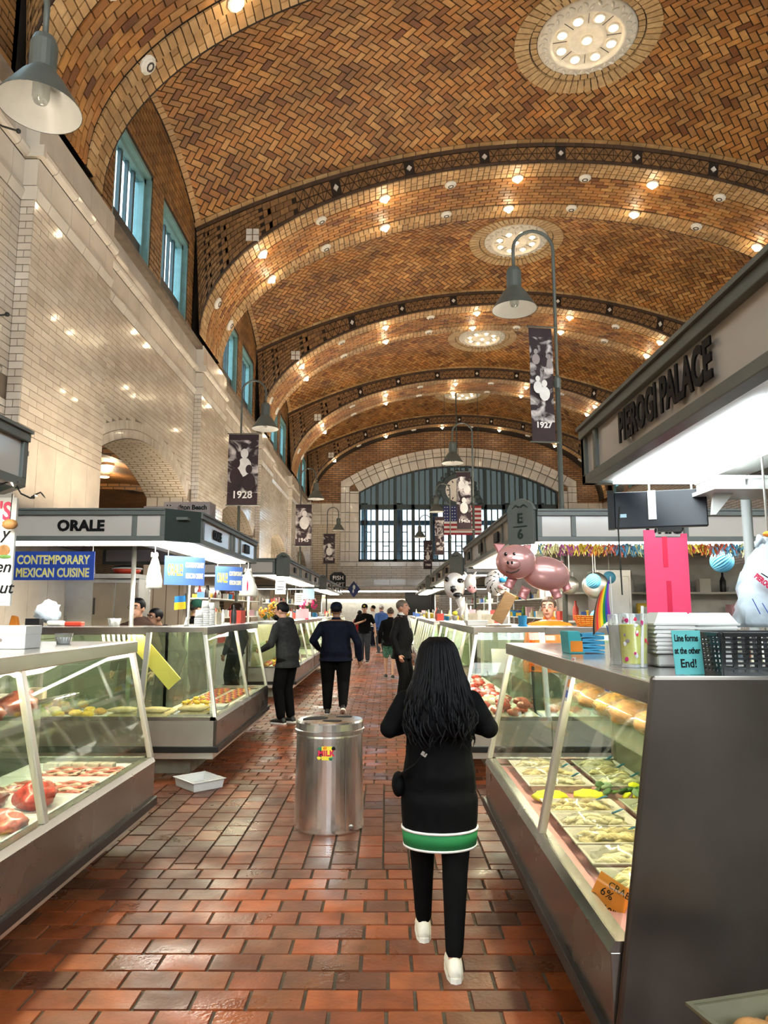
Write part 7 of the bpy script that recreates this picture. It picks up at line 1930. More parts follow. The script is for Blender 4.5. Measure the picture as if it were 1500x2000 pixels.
# bags, pans and papers hung inside the stall behind the man in orange
def hanging_pan(x, y, r, label):
    T = thing('hanging_pan', label, 'pan', (x, y, 2.0)); MB().lathe([(0.02, 0.05), (r * 0.8, 0.03), (r, 0.0), (r * 1.02, -0.03)], n=24, rot=Matrix.Rotation(pi / 2, 3, 'X')).obj('bowl', 'steel', T, smooth=True); MB().tube([V3(0, 0, r * 0.9), V3(0, 0, 0.42)], 0.006, 6).obj('hook', 'steel', T)
hanging_pan(2.72, 9.3, 0.17, 'big shiny steel pan hanging behind the pink sign'); hanging_pan(2.38, 9.3, 0.12, 'smaller steel pan hanging behind the small blue lantern')
T = thing('steel_hood', 'tall grey steel locker behind the pink sign', 'locker', (3.20, 10.3, 0)); MB().box(-0.24, -0.25, 0, 0.24, 0.25, 2.25).obj('body', 'hood_steel', T, bevel=0.01); MB().box(-0.20, -0.262, 0.2, 0.20, -0.25, 2.15).obj('door', 'hood_steel', T, bevel=0.004); MB().box(0.14, -0.285, 1.1, 0.16, -0.262, 1.3).obj('handle', 'chrome', T)
T = thing('wall_poster', 'pink printed poster hanging at the back of the meat stall', 'poster', (4.05, 10.2, 1.98)); MB().box(-0.22, -0.004, 0, 0.22, 0.004, 0.30).obj('sheet', 'paper_pink', T)
for k in range(4): MB().box(-0.17, -0.006, 0.05 + 0.06 * k, 0.15 - 0.04 * (k % 2), -0.004, 0.07 + 0.06 * k).obj('print_line', 'letter_red', T)
MB().tube([V3(-0.2, 0, 0.3), V3(-0.2, 0, 0.42)], 0.004, 6).tube([V3(0.2, 0, 0.3), V3(0.2, 0, 0.42)], 0.004, 6).obj('cord', 'paper_white', T)
carton('yellow_pack', (3.86, 10.35, 1.5), (0.18, 0.06, 0.26), 'yellow_food', 'yellow snack pack at the back of the meat stall', bev=0.02); bpy.data.objects['yellow_pack'].location = (3.86, 10.85, 1.526)

# balloons ----------------------------------------------------------
def pig():
    c = at(1044, 1112, 6.9); s = 0.405 / 82
    T = thing('pig_balloon', 'pink foil pig balloon with a smiling face floating over the meat case', 'balloon', c)
    def L(px, py, y=0.0): q = at(px, py, 6.9) - c; return V3(q.x, y, q.z)
    bd = MB(); bd.ell(L(1068, 1120, 0.04), (0.235, 0.12, 0.165), 28, 18, Matrix.Rotation(0.18, 3, 'Y')); b = bd.obj('body', 'foil_pink', T, smooth=True)
    hd = MB(); hd.ell(L(1005, 1098, -0.07), (0.195, 0.12, 0.165), 28, 18); h = hd.obj('head', 'foil_pink', T, smooth=True)
    MB().ell(L(996, 1104, -0.185), (0.068, 0.045, 0.05), 18, 12).obj('snout', 'foil_pink', h, smooth=True)
    for dx in (984, 992): MB().ell(L(dx, 1102, -0.225), (0.010, 0.012, 0.016), 10, 8).obj('nostril', 'eye_dark', h, smooth=True)
    for dx in (982, 998):
        e = MB().ell(L(dx, 1085, -0.168), (0.016, 0.02, 0.018), 12, 8).obj('eye', 'eye_dark', h, smooth=True); MB().ell(L(dx + 1, 1084, -0.187), (0.005, 0.004, 0.005), 8, 6).obj('glint', 'eye_white', e)
    MB().tube([L(983, 1118, -0.165), L(992, 1121, -0.17), L(1003, 1118, -0.172), L(1012, 1110, -0.17)], 0.005, 8).obj('mouth', 'eye_dark', h)
    for (a, b_, d_) in (((962, 1062), (970, 1082), (985, 1064)), ((1037, 1064), (1018, 1066), (1030, 1086))):
        MB().prism([L(*a, -0.05), L(*b_, -0.09), L(*d_, -0.09)], (0, 0.05, 0)).obj('ear', 'foil_pink_dark', h, bevel=0.012)
    for (px_, py_, y) in ((992, 1146, -0.04), (1020, 1166, 0.0), (1090, 1166, 0.02), (1112, 1150, 0.08)):
        top = L(px_ + (8 if px_ < 1050 else -8), py_ - 18, y); bt = L(px_, py_, y)
        MB().tube([top, top.lerp(bt, 0.5), bt, bt + (bt - top) * 0.12], [0.05, 0.045, 0.042, 0.058], 12, flat=0.6).obj('leg', 'foil_pink_dark', T, smooth=True)
    MB().tube([L(1096, 1098, 0.05), L(1101, 1096, 0.05), L(1100, 1101, 0.05)], 0.012, 8).obj('tail', 'foil_pink_dark', T, smooth=True)
    MB().tube([L(1075, 1160, 0.05), L(1078, 1175, 0.2), V3(0.12, 0.9, 1.52 - c.z)], 0.0025, 6).obj('string', 'paper_white', T)
pig()
def cow():
    c = at(888, 1140, 9.0); T = thing('cow_balloon', 'black and white cow balloon with a pink muzzle over the counter', 'balloon', c)
    def L(px, py, y=0.0): q = at(px, py, 9.0) - c; return V3(q.x, y, q.z)
    b = MB().ell(L(888, 1144), (0.14, 0.09, 0.165), 22, 14, None, 0, 0.08, 1).obj('body', 'cow_white', T, smooth=True)
    h = MB().ell(L(918, 1138, -0.03), (0.075, 0.065, 0.11), 18, 12).obj('head', 'cow_white', T, smooth=True); MB().ell(L(921, 1150, -0.07), (0.055, 0.04, 0.055), 14, 10).obj('muzzle', 'cow_pink', h, smooth=True)
    for dx in (916, 925): MB().ell(L(dx, 1148, -0.108), (0.008, 0.008, 0.012), 8, 6).obj('nostril', 'eye_dark', h)
    for (px_, py_, rx, rz) in ((885, 1150, .045, .05), (898, 1135, .05, .03), (872, 1132, .03, .03), (893, 1162, .06, .03)): MB().ell(L(px_, py_, -0.062), (rx, 0.035, rz), 12, 8, None, 0, 0.3, px_).obj('patch', 'eye_dark', b, smooth=True)
    for px_ in (909, 926): MB().tube([L(px_, 1122, -0.02), L(px_ + (-3 if px_ < 915 else 3), 1117, -0.03)], [0.02, 0.008], 8).obj('ear', 'cow_white', h, smooth=True)
    lg = MB().tube([L(898, 1168), L(903, 1188), L(893, 1200)], [0.06, 0.045, 0.055], 12).obj('leg', 'cow_white', T, smooth=True)
    MB().ell(L(889, 1198, -0.03), (0.04, 0.03, 0.03), 12, 8).obj('hoof', 'letter_yellow', lg, smooth=True)
    MB().tube([L(895, 1200), V3(0.2, 0.1, 1.505 - c.z)], 0.003, 6).obj('string', 'paper_white', T)
cow()
c = at(970, 1138, 8.3); T = thing('zebra_balloon', 'small round zebra striped balloon with a blue bow', 'balloon', c)
zb = MB().ell((0, 0, 0), (0.14, 0.07, 0.15), 22, 14).obj('body', 'cow_white', T, smooth=True)
for i in range(26):
    a = i * 2.399; r = 0.13 * math.sqrt((i + 1) / 26); q = V3(r * math.cos(a), -0.07 * math.sqrt(max(0.03, 1 - (r / 0.145) ** 2)) - 0.004, r * math.sin(a))
    MB().bar(q, q + V3(0.03 * math.cos(a + 1), 0.004, 0.03 * math.sin(a + 1)), 0.012, 0.006).obj('stripe', 'eye_dark', zb)
MB().ell((0.06, -0.08, 0.03), (0.045, 0.02, 0.03), 10, 7).ell((0.11, -0.07, 0.035), (0.035, 0.02, 0.03), 10, 7).obj('bow', 'cup_blue', T, smooth=True)
MB().ell((0.035, -0.08, -0.05), (0.035, 0.02, 0.025), 10, 7).obj('muzzle', 'cow_pink', T, smooth=True); MB().tube([V3(0, 0, -0.15), V3(0.04, 0.2, 1.505 - c.z)], 0.003, 6).obj('string', 'paper_white', T)

# pasta stall R1 ----------------------------------------------------------
def rx_(u): return FR_ + u
ZD = 0.547
single(MB().box(-0.36, -1.36, 0, 0.40, 1.36, 0.006), 'shelf_liner', 'liner_pink', (rx_(0.46), 4.02, ZD - 0.002), 'dusty pink liner sheet covering the pasta case floor', 'liner')
def pasta_tray(x, y, w, d, label, bag=True, seed=0, hgt=0.05):
    T = thing('pasta_tray', label, 'tray', (x, y, ZD + 0.005), 0, 'pasta trays in the case')
    open_box(w, d, hgt, 0.004, 0.022, 0.012).obj('foil_pan', 'tray_clear', T, bevel=0.003)
    m = MB(); rnd = random.Random(seed)
    for i in range(20):
        px_, py_ = rnd.uniform(-w * .38, w * .38), rnd.uniform(-d * .36, d * .36); zz = hgt * 0.55 + 0.035 * (1 - (px_ / (w * .5)) ** 2) * rnd.uniform(0.2, 1); a = rnd.uniform(-0.5, 0.5)
        dx, dy = math.cos(a) * 0.05, math.sin(a) * 0.05
        m.tube([V3(px_ - dx, py_ - dy, zz - 0.004), V3(px_ - dx * .3, py_ - dy * .3 + 0.004, zz + 0.008), V3(px_ + dx * .3, py_ + dy * .3 - 0.003, zz + 0.008), V3(px_ + dx, py_ + dy, zz - 0.004)], [0.006, 0.014, 0.014, 0.006], 7)
    m.ell((0, 0, hgt * 0.4), (w * 0.44, d * 0.42, 0.035), 16, 8, None, 0, 0.3, seed)
    for p in m.v: p.z = max(p.z, 0.006)
    m.obj('noodles', 'pasta' if seed % 2 else 'pasta_pale', T, smooth=True)
    if bag:
        b = MB().ell((0, 0, hgt * 0.55), (w * 0.49, d * 0.48, 0.06), 18, 9, None, 0, 0.4, seed + 3, 4)
        for p in b.v: p.z = max(p.z, 0.006)
        b.obj('plastic_bag', 'bag_film', T, smooth=True)
        MB().bar((w * 0.30, d * 0.2, hgt + 0.02), (w * 0.36, -d * 0.25, hgt + 0.06), 0.022, 0.004).obj('zip_strip', 'cup_blue', T)
    return T
k = 0
for i, (y, d) in enumerate(((3.02, 0.26), (3.33, 0.22), (3.60, 0.22), (3.87, 0.22), (4.14, 0.24), (4.70, 0.22), (4.97, 0.22), (5.22, 0.20))):
    d -= 0.045
    pasta_tray(rx_(0.35), y, 0.34, d, 'foil tray of bagged noodles in the front row of the pasta case', True, i + 1)
    pasta_tray(rx_(0.755), y, 0.25, d, 'foil tray of bagged noodles in the back row of the pasta case', True, i + 11)
for (y, u) in ((4.42, 0.24), (4.44, 0.48)): blob('cheese_pack', (rx_(u), y, ZD + 0.005), (0.10, 0.08, 0.03), 'card_yellow', 'flat yellow cheese pack in the pasta case', 'packet', 'yellow packs in the pasta case', 0.3, fr=3, nu=20, nv=8)
T = thing('garnish', 'heap of curly green garnish leaves in the pasta case', 'leaves', (rx_(0.72), 4.47, ZD + 0.005)); rnd = random.Random(3)
for i in range(26): MB().ell((rnd.uniform(-.17, .17), rnd.uniform(-.08, .08), 0.02 + rnd.uniform(0, .05)), (0.035, 0.03, 0.012), 10, 6, Matrix.Rotation(rnd.uniform(0, 6), 3, 'Z') @ Matrix.Rotation(rnd.uniform(-.8, .8), 3, 'X'), 0, 0.6, i, 4).obj('leaf', ['packet_green', 'leaf_green', 'card_yellow', 'leaf_pale'][i % 4], T, smooth=True)
for i, (y, u) in enumerate(((3.05, 0.68), (3.42, 0.66), (3.80, 0.68), (4.15, 0.66), (4.5, 0.68), (4.85, 0.66), (5.15, 0.68))):
    T = thing('bread_pack', 'brown loaf in clear film on the glass shelf of the pasta case', 'bread', (rx_(u), y, 1.033), random.uniform(-.3, .3), 'film wrapped loaves in the pasta case')
    b = MB().ell((0, 0, 0.06), (0.13, 0.12, 0.07), 16, 9, None, 0, 0.25, i)
    for p in b.v: p.z = max(p.z, 0.002)
    b.obj('loaf', ['bread', 'fried', 'bread'][i % 3], T, smooth=True)
    f = MB().ell((0, 0, 0.062), (0.142, 0.13, 0.08), 14, 8, None, 0, 0.3, i + 2, 4)
    for p in f.v: p.z = max(p.z, 0.001)
    f.obj('film', 'bag_film', T, smooth=True)
def price_card(px, py, Y, w, h, mat, label, lines, rl=0.0):
    c = at(px, py, Y)
    T = thing('price_card', label, 'price card', (c.x, Y, c.z), -0.5)
    rot = Matrix.Rotation(-0.35, 4, 'X') @ Matrix.Rotation(rl, 4, 'Y')
    MB().box(-w / 2, -0.002, -h / 2, w / 2, 0.002, h / 2).xf(rot).obj('card', mat, T)
    for (s_, x, z, sz) in lines:
        t = text(s_, sz, 'letter_black', T, (x, -0.004, z), 0, 0.0005, 0.0, roll=0.0); t.data.transform(rot)
price_card(1186, 1764, 2.88, 0.135, 0.175, 'card_orange', 'orange price card with handwriting leaning at the pasta case glass', (('CRAB', 0.02, 0.062, 0.034), ('6%', -0.015, 0.028, 0.042), ('10"', 0.015, -0.022, 0.038), ('oz', 0.004, -0.062, 0.032)), 0.42)
price_card(1200, 1825, 2.80, 0.07, 0.06, 'card_yellow', 'small yellow price card low in the pasta case', (), 0.5)
# card stickers on the case glass
def sticker(px, py, Y, w, h, mat, label):
    c = at(px, py, Y); f = (c.z - 0.60) / 0.78; x = FR_ + 0.02 + 0.18 * f - 0.008
    T = thing('glass_sticker', label, 'sticker', (x, Y, c.z)); t = math.atan2(0.18, 0.78)
    m = MB().box(-0.0015, -w / 2, -h / 2, 0.0015, w / 2, h / 2).xf(Matrix.Rotation(t, 4, 'Y')); m.obj('backing', 'paper_white', T)
    for k in range(4):
        mm = MB().box(-0.003, -w * 0.36, -h / 2 + h * (0.08 + 0.24 * k), -0.0015, w * 0.36, -h / 2 + h * (0.24 + 0.24 * k)).xf(Matrix.Rotation(t, 4, 'Y')); mm.obj('print_block', ['sign_blue', 'card_orange', 'letter_black', 'letter_red'][k], T)
sticker(1066, 1326, 3.62, 0.045, 0.22, mat='paper_white', label='tall strip of payment card stickers beside the case post')
sticker(1192, 1340, 3.02, 0.075, 0.05, mat='paper_white', label='small white payment card sticker on the pasta case glass')
# top of the pasta case
ZT1 = 1.431
T = thing('line_sign', 'teal handwritten card about where the line forms, leaning on the black basket', 'card', (1.15, 2.76, ZT1), 0.12)
rot = Matrix.Rotation(-0.10, 4, 'X'); MB().box(-0.058, -0.0015, 0, 0.058, 0.0015, 0.165).xf(rot).obj('card', 'card_teal', T)
for (s_, z, sz) in (('Line forms', 0.135, 0.036), ('at the other', 0.088, 0.034), ('End!', 0.040, 0.044)):
    t = text(s_, sz, 'letter_black', T, (-0.002, -0.003, z), 0, 0.0005, 0.0008, sx=0.62 if z > 0.06 else 0.85); t.data.transform(rot)
# black slotted basket: every wall is a lattice with real openings
T = thing('black_basket', 'black slotted plastic basket standing on the pasta case', 'basket', (1.43, 2.80, ZT1))
bw, bd, bh = 0.42, 0.30, 0.155
def lattice(p0, p1, up, nm, rows=7, cols=9):
    m = MB(); p0, p1, up = Vector(p0), Vector(p1), Vector(up); L = (p1 - p0).length; d = (p1 - p0) / L; n = d.cross(up.normalized())
    for r in range(rows + 1):
        f = 0.08 + 0.80 * r / rows; a = p0 + up * f; b = p1 + up * f; m.bar(a, b, 0.004, up.length * 0.045, up)
    for c_ in range(cols + 1):
        f = c_ / cols; a = p0 + d * L * f; m.bar(a, a + up, L / cols * 0.36, 0.004, n)
    m.bar(p0 + up * 0.985, p1 + up * 0.985, 0.012, up.length * 0.09, up); m.bar(p0 + up * 0.03, p1 + up * 0.03, 0.005, up.length * 0.08, up)
    m.obj(nm, 'plastic_black', T)
a, b = bw / 2, bd / 2; A, B = a * 0.94, b * 0.92
lattice((-A, -B, 0), (A, -B, 0), (0, -0.012, bh), 'side_wall'); lattice((-A, B, 0), (A, B, 0), (0, 0.012, bh), 'side_wall'); lattice((-A, -B, 0), (-A, B, 0), (-0.012, 0, bh), 'side_wall'); lattice((A, -B, 0), (A, B, 0), (0.012, 0, bh), 'side_wall')
MB().box(-A, -B, 0, A, B, 0.006).obj('floor_plate', 'plastic_black', T)
# foam clamshell boxes in two stacks
def clam(closed):
    m = MB()
    def fr(z0, z1, w0, w1, d0, d1): m.hexa([(-w0, -d0, z0), (w0, -d0, z0), (w0, d0, z0), (-w0, d0, z0), (-w1, -d1, z1), (w1, -d1, z1), (w1, d1, z1), (-w1, d1, z1)])
    fr(0.004, 0.012, .100, .102, .100, .102)
    if closed: fr(0.012, 0.058, .094, .066, .094, .066)
    else: fr(0.012, 0.022, .094, .088, .094, .088)
    return m.mesh('clamshell', 'foam_white')
cl_o, cl_c = clam(False), clam(True)
for (x, y, nn, lb) in ((1.24, 3.18, 8, 'white foam clamshell in the stack behind the teal card'), (1.44, 3.22, 7, 'white foam clamshell in the stack behind the black basket')):
    z = ZT1
    base = MB().box(-0.08, -0.08, 0, 0.08, 0.08, 0.055 if nn == 8 else 0.07)
    single(base, 'foam_tray_stack', 'foam_white', (x, y, z), 'block of nested foam trays under the ' + ('stack behind the teal card' if nn == 8 else 'stack behind the black basket'), 'trays', bevel=0.012); z += 0.055 if nn == 8 else 0.07
    for i in range(nn):
        o = bpy.data.objects.new('clamshell_box', cl_c if i == nn - 1 else cl_o); COL.objects.link(o); o.location = (x, y, z); o.scale = (0.92, 0.92, 1); o.rotation_euler = (0, 0, random.uniform(-.04, .04))
        tag(o, lb if i < nn - 1 else lb.replace('clamshell in', 'clamshell on top of'), 'food box', 'foam boxes ' + ('behind the card' if nn == 8 else 'behind the basket')); z += 0.017 if i < nn - 1 else 0.07
# sticker tubs
def sticker_tub(x, y, h, r, fill, label, blots):
    T = thing('sticker_tub', label, 'tub', (x, y, ZT1))
    MB().lathe([(r * 0.86, 0), (r, h), (r * 1.03, h + 0.003)], n=24, cap=False).obj('tub', 'clear_plastic', T, smooth=True); MB().lathe([(r * 0.85, 0), (r * 0.86, 0.012)], n=24).obj('bottom', 'plastic_white', T)
    f = MB().lathe([(r * 0.84, 0.015), (r * 0.95, h * 0.80)], n=24, cap=False).obj('paper_wrap', fill, T, smooth=True)
    rnd = random.Random(int(x * 1000))
    for i in range(blots):
        a = rnd.uniform(-2.7, -0.5); z = rnd.uniform(0.02, h * 0.92); rr = r * (0.87 + 0.14 * z / h) + 0.001
        q = Matrix.Rotation(a + pi / 2, 3, 'Z'); MB().ell((rr * math.cos(a), rr * math.sin(a), z), (rnd.uniform(.005, .010), 0.0015, rnd.uniform(.006, .011)), 8, 5, q, 0, 0.4, i).obj('sticker', ['letter_red', 'petal_pink', 'foam_white', 'carton'][i % 4], T)
sticker_tub(1.072, 3.14, 0.225, 0.062, 'card_yellow', 'clear tub lined with yellow paper and covered in heart stickers', 16)
sticker_tub(1.075, 3.30, 0.22, 0.062, 'paper_white', 'clear tub lined with white paper next to the sticker covered tub', 4)
m = MB().box(-0.002, -0.03, 0, 0.002, 0.03, 0.18)
single(MB().bar((0, 0, 0.002), (0.012, 0, 0.26), 0.012, 0.003, up=(0, 1, 0)), 'wooden_stick', 'paper_white', (1.085, 3.085, ZT1), 'pale flat stick standing against the sticker covered tub', 'stick')
single(MB().prism([(0.008 * ((-1) ** i), 0, 0.012 * i) for i in range(14)] + [(0.03, 0, 0.156), (0.03, 0, 0)], (0, 0.004, 0)), 'wavy_card', 'petal_pink', (1.215, 3.05, ZT1), 'bright pink card with a wavy edge beside the tubs', 'card')
# pen bucket and striped flag
T = thing('pen_bucket', 'small grey metal bucket of pens on the pasta case', 'bucket', (1.18, 3.72, ZT1)); MB().lathe([(0.030, 0), (0.038, 0.11), (0.040, 0.112)], n=20, cap=False).obj('bucket', 'steel', T, smooth=True); MB().lathe([(0.030, 0), (0.031, 0.01)], n=20).obj('bottom', 'steel', T)
for i in range(6):
    a = i * 1.05; MB().tube([V3(0.012 * math.cos(a), 0.012 * math.sin(a), 0.01), V3(0.045 * math.cos(a), 0.03 * math.sin(a), 0.165 + 0.01 * (i % 3))], 0.004, 6).obj('pen', ['pen_blue', 'plastic_black', 'steel'][i % 3], T)
T = thing('striped_flag', 'small rainbow striped flag on a stick beside the pen bucket', 'flag', (1.185, 3.80, ZT1)); MB().tube([V3(0.01, 0, 0), V3(0.005, 0, 0.42)], 0.003, 6).obj('stick', 'plastic_white', T)
for k in range(8):
    u0, u1 = k / 8, (k + 1) / 8
    def fl(u, v): return V3(0.0 - 0.10 * u * (0.6 + 0.4 * v) - 0.012 * math.sin(3 * v), -0.012 * math.sin(5 * u + 2 * v), 0.41 - 0.09 * u - 0.21 * v)
    m = MB(); nn = 6
    for i in range(nn + 1):
        t = i / nn
        a_ = fl(u1, t); b_ = fl(u0, t); m.v += [a_, b_, b_ + V3(0, 0.002, 0), a_ + V3(0, 0.002, 0)]
    for i in range(nn):
        for j in range(4): m.f.append([i * 4 + j, i * 4 + (j + 1) % 4, (i + 1) * 4 + (j + 1) % 4, (i + 1) * 4 + j]); m.m.append(0); m.t.append(.5)
    m.obj('stripe', 'stripe_%d' % [2, 3, 4, 5, 6, 7, 0, 1][7 - k] if False else 'stripe_%d' % [1, 0, 2, 3, 4, 5, 6, 7][7 - k], T)
# booklet stand
T = thing('booklet_stand', 'turquoise tray stacked with blue folded leaflets on the pasta case', 'stand', (1.13, 4.15, ZT1), 0.1)
MB().prism([(-0.105, -0.06, 0), (-0.015, -0.06, 0), (-0.045, -0.06, 0.125), (-0.115, -0.06, 0.125)], (0, 0.13, 0)).obj('side_panel', 'turquoise', T, bevel=0.004)
MB().box(-0.10, -0.062, 0.01, -0.03, -0.06, 0.07).obj('orange_picture', 'card_orange', T)
for k in range(8): MB().obox((0.035, 0.0, 0.010 + 0.014 * k), (0.13, 0.12, 0.011), Matrix.Rotation(0.04 * (-1) ** k, 3, 'Y')).obj('leaflet', 'blue_napkin', T)
# monitor, pink corrugated sign, carrier bag, shelf, post
c = at(1289, 995, 3.75)
T = thing('ceiling_monitor', 'black flat monitor seen from the back hanging below the canopy', 'monitor', c, -0.32)
w_, h_ = 0.46, 0.20
sk = Matrix.Rotation(-0.10, 4, 'X')
MB().box(-w_ / 2, -0.02, -h_ / 2, w_ / 2, 0.015, h_ / 2).xf(sk).obj('shell', 'monitor_black', T, bevel=0.006) if M('monitor_black', (0.010, 0.013, 0.02), 0.3, var=0.2) else None
MB().box(-w_ / 2 - 0.035, -0.03, -h_ / 2, -w_ / 2, 0.03, h_ / 2 + 0.01).obj('side_housing', 'plastic_black', T)
MB().box(-0.02, -0.026, -h_ / 2 - 0.02, 0.10, 0.02, -h_ / 2 + 0.02).obj('bracket', 'plastic_black', T)
MB().box(-0.06, -0.032, -0.055, -0.02, -0.022, h_ / 2 + 0.0).obj('price_tag', 'foam_white', T)
MB().box(-w_ / 2 + 0.025, -0.024, -0.06, -w_ / 2 + 0.06, -0.02, -0.02).obj('rating_label', 'paper_blue', T)
for x in (-0.05, 0.16): MB().tube([V3(x, 0, h_ / 2), V3(x, 0.0, 2.40 - c.z)], 0.006, 6).obj('hanger', 'steel', T)
MB().tube([V3(-0.20, -0.03, 0.02), V3(-0.215, -0.03, -0.1), V3(-0.21, 0.0, -0.45)], 0.004, 6).obj('cable', 'wire_black', T)
c2 = at(1302, 1130, 3.72)
T = thing('pink_sign', 'hot pink corrugated plastic sign hanging below the monitor', 'sign', (c2.x, 3.72, 1.66), -0.1)
z1 = 2.06 - 1.66
T.location.z = at(1300, 1228, 3.72).z
H_ = at(1300, 1035, 3.72).z - T.location.z
MB().prism([(-0.105, 0, 0), (0.115, 0, 0), (0.115, 0, H_ - 0.02), (0.085, 0, H_ - 0.02), (0.08, 0, H_ - 0.04), (-0.045, 0, H_ - 0.04), (-0.05, 0, H_), (-0.105, 0, H_)], (0, 0.006, 0)).obj('sheet', 'card_pink', T)
for z0_, z1_, x in ((H_ * 0.62, H_ * 0.93, 0.0), (H_ * 0.02, H_ * 0.48, 0.01)): MB().box(x - 0.012, -0.002, z0_, x + 0.012, 0.008, z1_).obj('slot', 'card_pink_dark', T)
q = at(1500, 1225, 3.35); cb = carrier_bag((q.x + 0.03, 3.35, q.z), 0.36, 0.42, 'bag_white', 'large pale blue carrier bag with printed logo hanging over the foam boxes', 2.40 - q.z)
text('PIEROGIES', 0.034, 'letter_red', cb, (-0.075, -0.088, 0.20), 0, 0.0005, 0.002, roll=-0.7, sx=0.7); MB().bar((-0.085, -0.080, 0.245), (-0.055, -0.080, 0.225), 0.008, 0.003).obj('logo_figure', 'letter_black', cb)
for k in range(5): MB().bar((-0.13 + 0.045 * k, -0.072 + 0.002 * k, 0.13 - 0.02 * k), (-0.10 + 0.045 * k, -0.075, 0.06 - 0.012 * k), 0.004, 0.003).obj('logo_line', 'sign_blue', cb)
MB().ell((-0.015, -0.04, 0.43), (0.03, 0.02, 0.015), 10, 6).obj('orange_clip', 'card_orange', cb)
T = thing('wall_shelf', 'white bracket shelf hung under the pasta canopy', 'shelf', at(1440, 955, 3.55)); zz = T.location.z
MB().box(-0.17, -0.12, -0.02, 0.40, 0.22, 0.0).obj('board', 'plastic_white', T); MB().prism([(-0.12, 0, -0.02), (-0.02, 0, -0.02), (-0.115, 0, -0.13), (-0.135, 0, -0.13)], (0, 0.02, 0)).obj('bracket', 'plastic_white', T)
for x in (-0.15, 0.36): MB().tube([V3(x, 0.1, 0), V3(x, 0.1, 2.40 - zz)], 0.008, 6).obj('rod', 'steel', T)
for i, (px_, w_) in enumerate(((1412, 0.17), (1480, 0.15))):
    q = at(px_, 942, 3.55)
    T2 = thing('shelf_carton', ['white lidded carton on the bracket shelf above the carrier bag', 'white open carton at the outer end of the bracket shelf'][i], 'box', (q.x, 3.58, zz + 0.001))
    MB().box(-w_ / 2, -0.09, 0, w_ / 2, 0.09, 0.055).obj('carton', 'foam_white', T2, bevel=0.004); MB().box(-w_ / 2 - 0.006, -0.096, 0.04, w_ / 2 + 0.006, 0.096, 0.058).obj('lid', 'foam_white', T2, bevel=0.003)
# tray of tan parcels on a crate in front of the steel cheek
T = thing('foil_parcel_tray', 'olive rimmed tray of tan bread pieces beside the steel case cheek', 'tray', (1.08, 1.98, 0.534), 0.25)
open_box(0.36, 0.30, 0.075, 0.006, 0.03, 0.014).obj('tray', 'tray_olive', T)
for i in range(6): MB().ell((-0.10 + 0.1 * (i % 3), -0.07 + 0.14 * (i // 3), 0.045), (0.06, 0.06, 0.03), 14, 8, None, 0, 0.2, i).obj('bread_piece', 'bread', T, smooth=True)
T = thing('stool', 'dark step stool under the tray by the steel cheek', 'stool', (1.08, 1.98, 0)); MB().box(-0.18, -0.15, 0.49, 0.18, 0.15, 0.532).obj('seat', 'kick', T)
for sx in (-1, 1):
    for sy in (-1, 1): MB().bar((sx * 0.16, sy * 0.13, 0), (sx * 0.14, sy * 0.11, 0.49), 0.03, 0.03).obj('leg', 'kick', T)

# lamp posts, banners, flag, clock, signs ----------------------------------------------------------
place_lamp(78, 212, 5.2, 1, 'large gooseneck lamp with white lined shade over the near meat stall')
lp = {}
lp[1] = place_lamp(518, 838, 16.4, 1, 'gooseneck lamp post at the white wall over the flower stall')
lp[2] = place_lamp(617, 975, 26.5, 1, 'gooseneck lamp post farther along the white wall over the pink bouquet')
lp[3] = place_lamp(661, 1036, 36.0, 1, 'gooseneck lamp post in the corner before the end wall')
lp[4] = place_lamp(1005, 605, 9.6, -1, 'tall gooseneck lamp post rising from the stall with the E6 plaque')
lp[5] = place_lamp(884, 905, 20.0, -1, 'gooseneck lamp post whose shade hangs above the hall clock')
lp[6] = place_lamp(852, 1000, 29.0, -1, 'gooseneck lamp post in front of the big flag and clock')
lp[7] = place_lamp(820, 1050, 37.0, -1, 'small looking gooseneck lamp post in front of the far window panes')
def post_banner(px0, px1, py0, py1, Y, year, seed, label, figs, rz=0.0):
    a, b = at(px0, py0, Y), at(px1, py1, Y); w_, h_ = (b.x - a.x) / max(0.5, math.cos(rz)), a.z - b.z
    banner(((a.x + b.x) / 2, Y, a.z), w_, h_, year, seed, label, rz, figs)
post_banner(447, 502, 848, 986, 16.35, '1928', 1.3, 'dark photographic banner printed 1928', ((0.05, 0.28, 1.3, 0), (-0.2, 0.42, 1.2, 1), (0.2, 0.5, 1.2, 1)))
post_banner(578, 608, 986, 1066, 26.4, '1945', 4.1, 'photographic banner printed 1945 beside the tiled pilaster', ((0.05, 0.22, 1.6, 0),))
post_banner(632, 654, 1043, 1100, 35.9, '1968', 7.7, 'photographic banner printed 1968 near the end wall', ((0.0, 0.4, 1.4, 0),))
post_banner(1032, 1086, 640, 862, 9.55, '1927', 2.2, 'tall photographic banner printed 1927', ((-0.25, 0.22, 0.9, 2), (0.1, 0.24, 0.9, 1), (0.3, 0.26, 0.8, 2), (0.08, 0.5, 1.2, 0), (-0.2, 0.46, 1.0, 0)), 0.12)
post_banner(891, 921, 922, 1033, 19.95, '1940s', 9.1, 'photographic banner printed 1940s in front of the flag', ((-0.15, 0.12, 1.2, 0), (0.22, 0.2, 1.2, 0), (0.0, 0.5, 1.5, 0)))
post_banner(849, 868, 1010, 1083, 28.95, '1936', 5.3, 'photographic banner printed 1936 with small figures', ())
post_banner(827, 844, 1056, 1111, 36.9, '1960', 6.6, 'photographic banner printed 1960 near the far window', ((0.0, 0.45, 1.3, 0),))
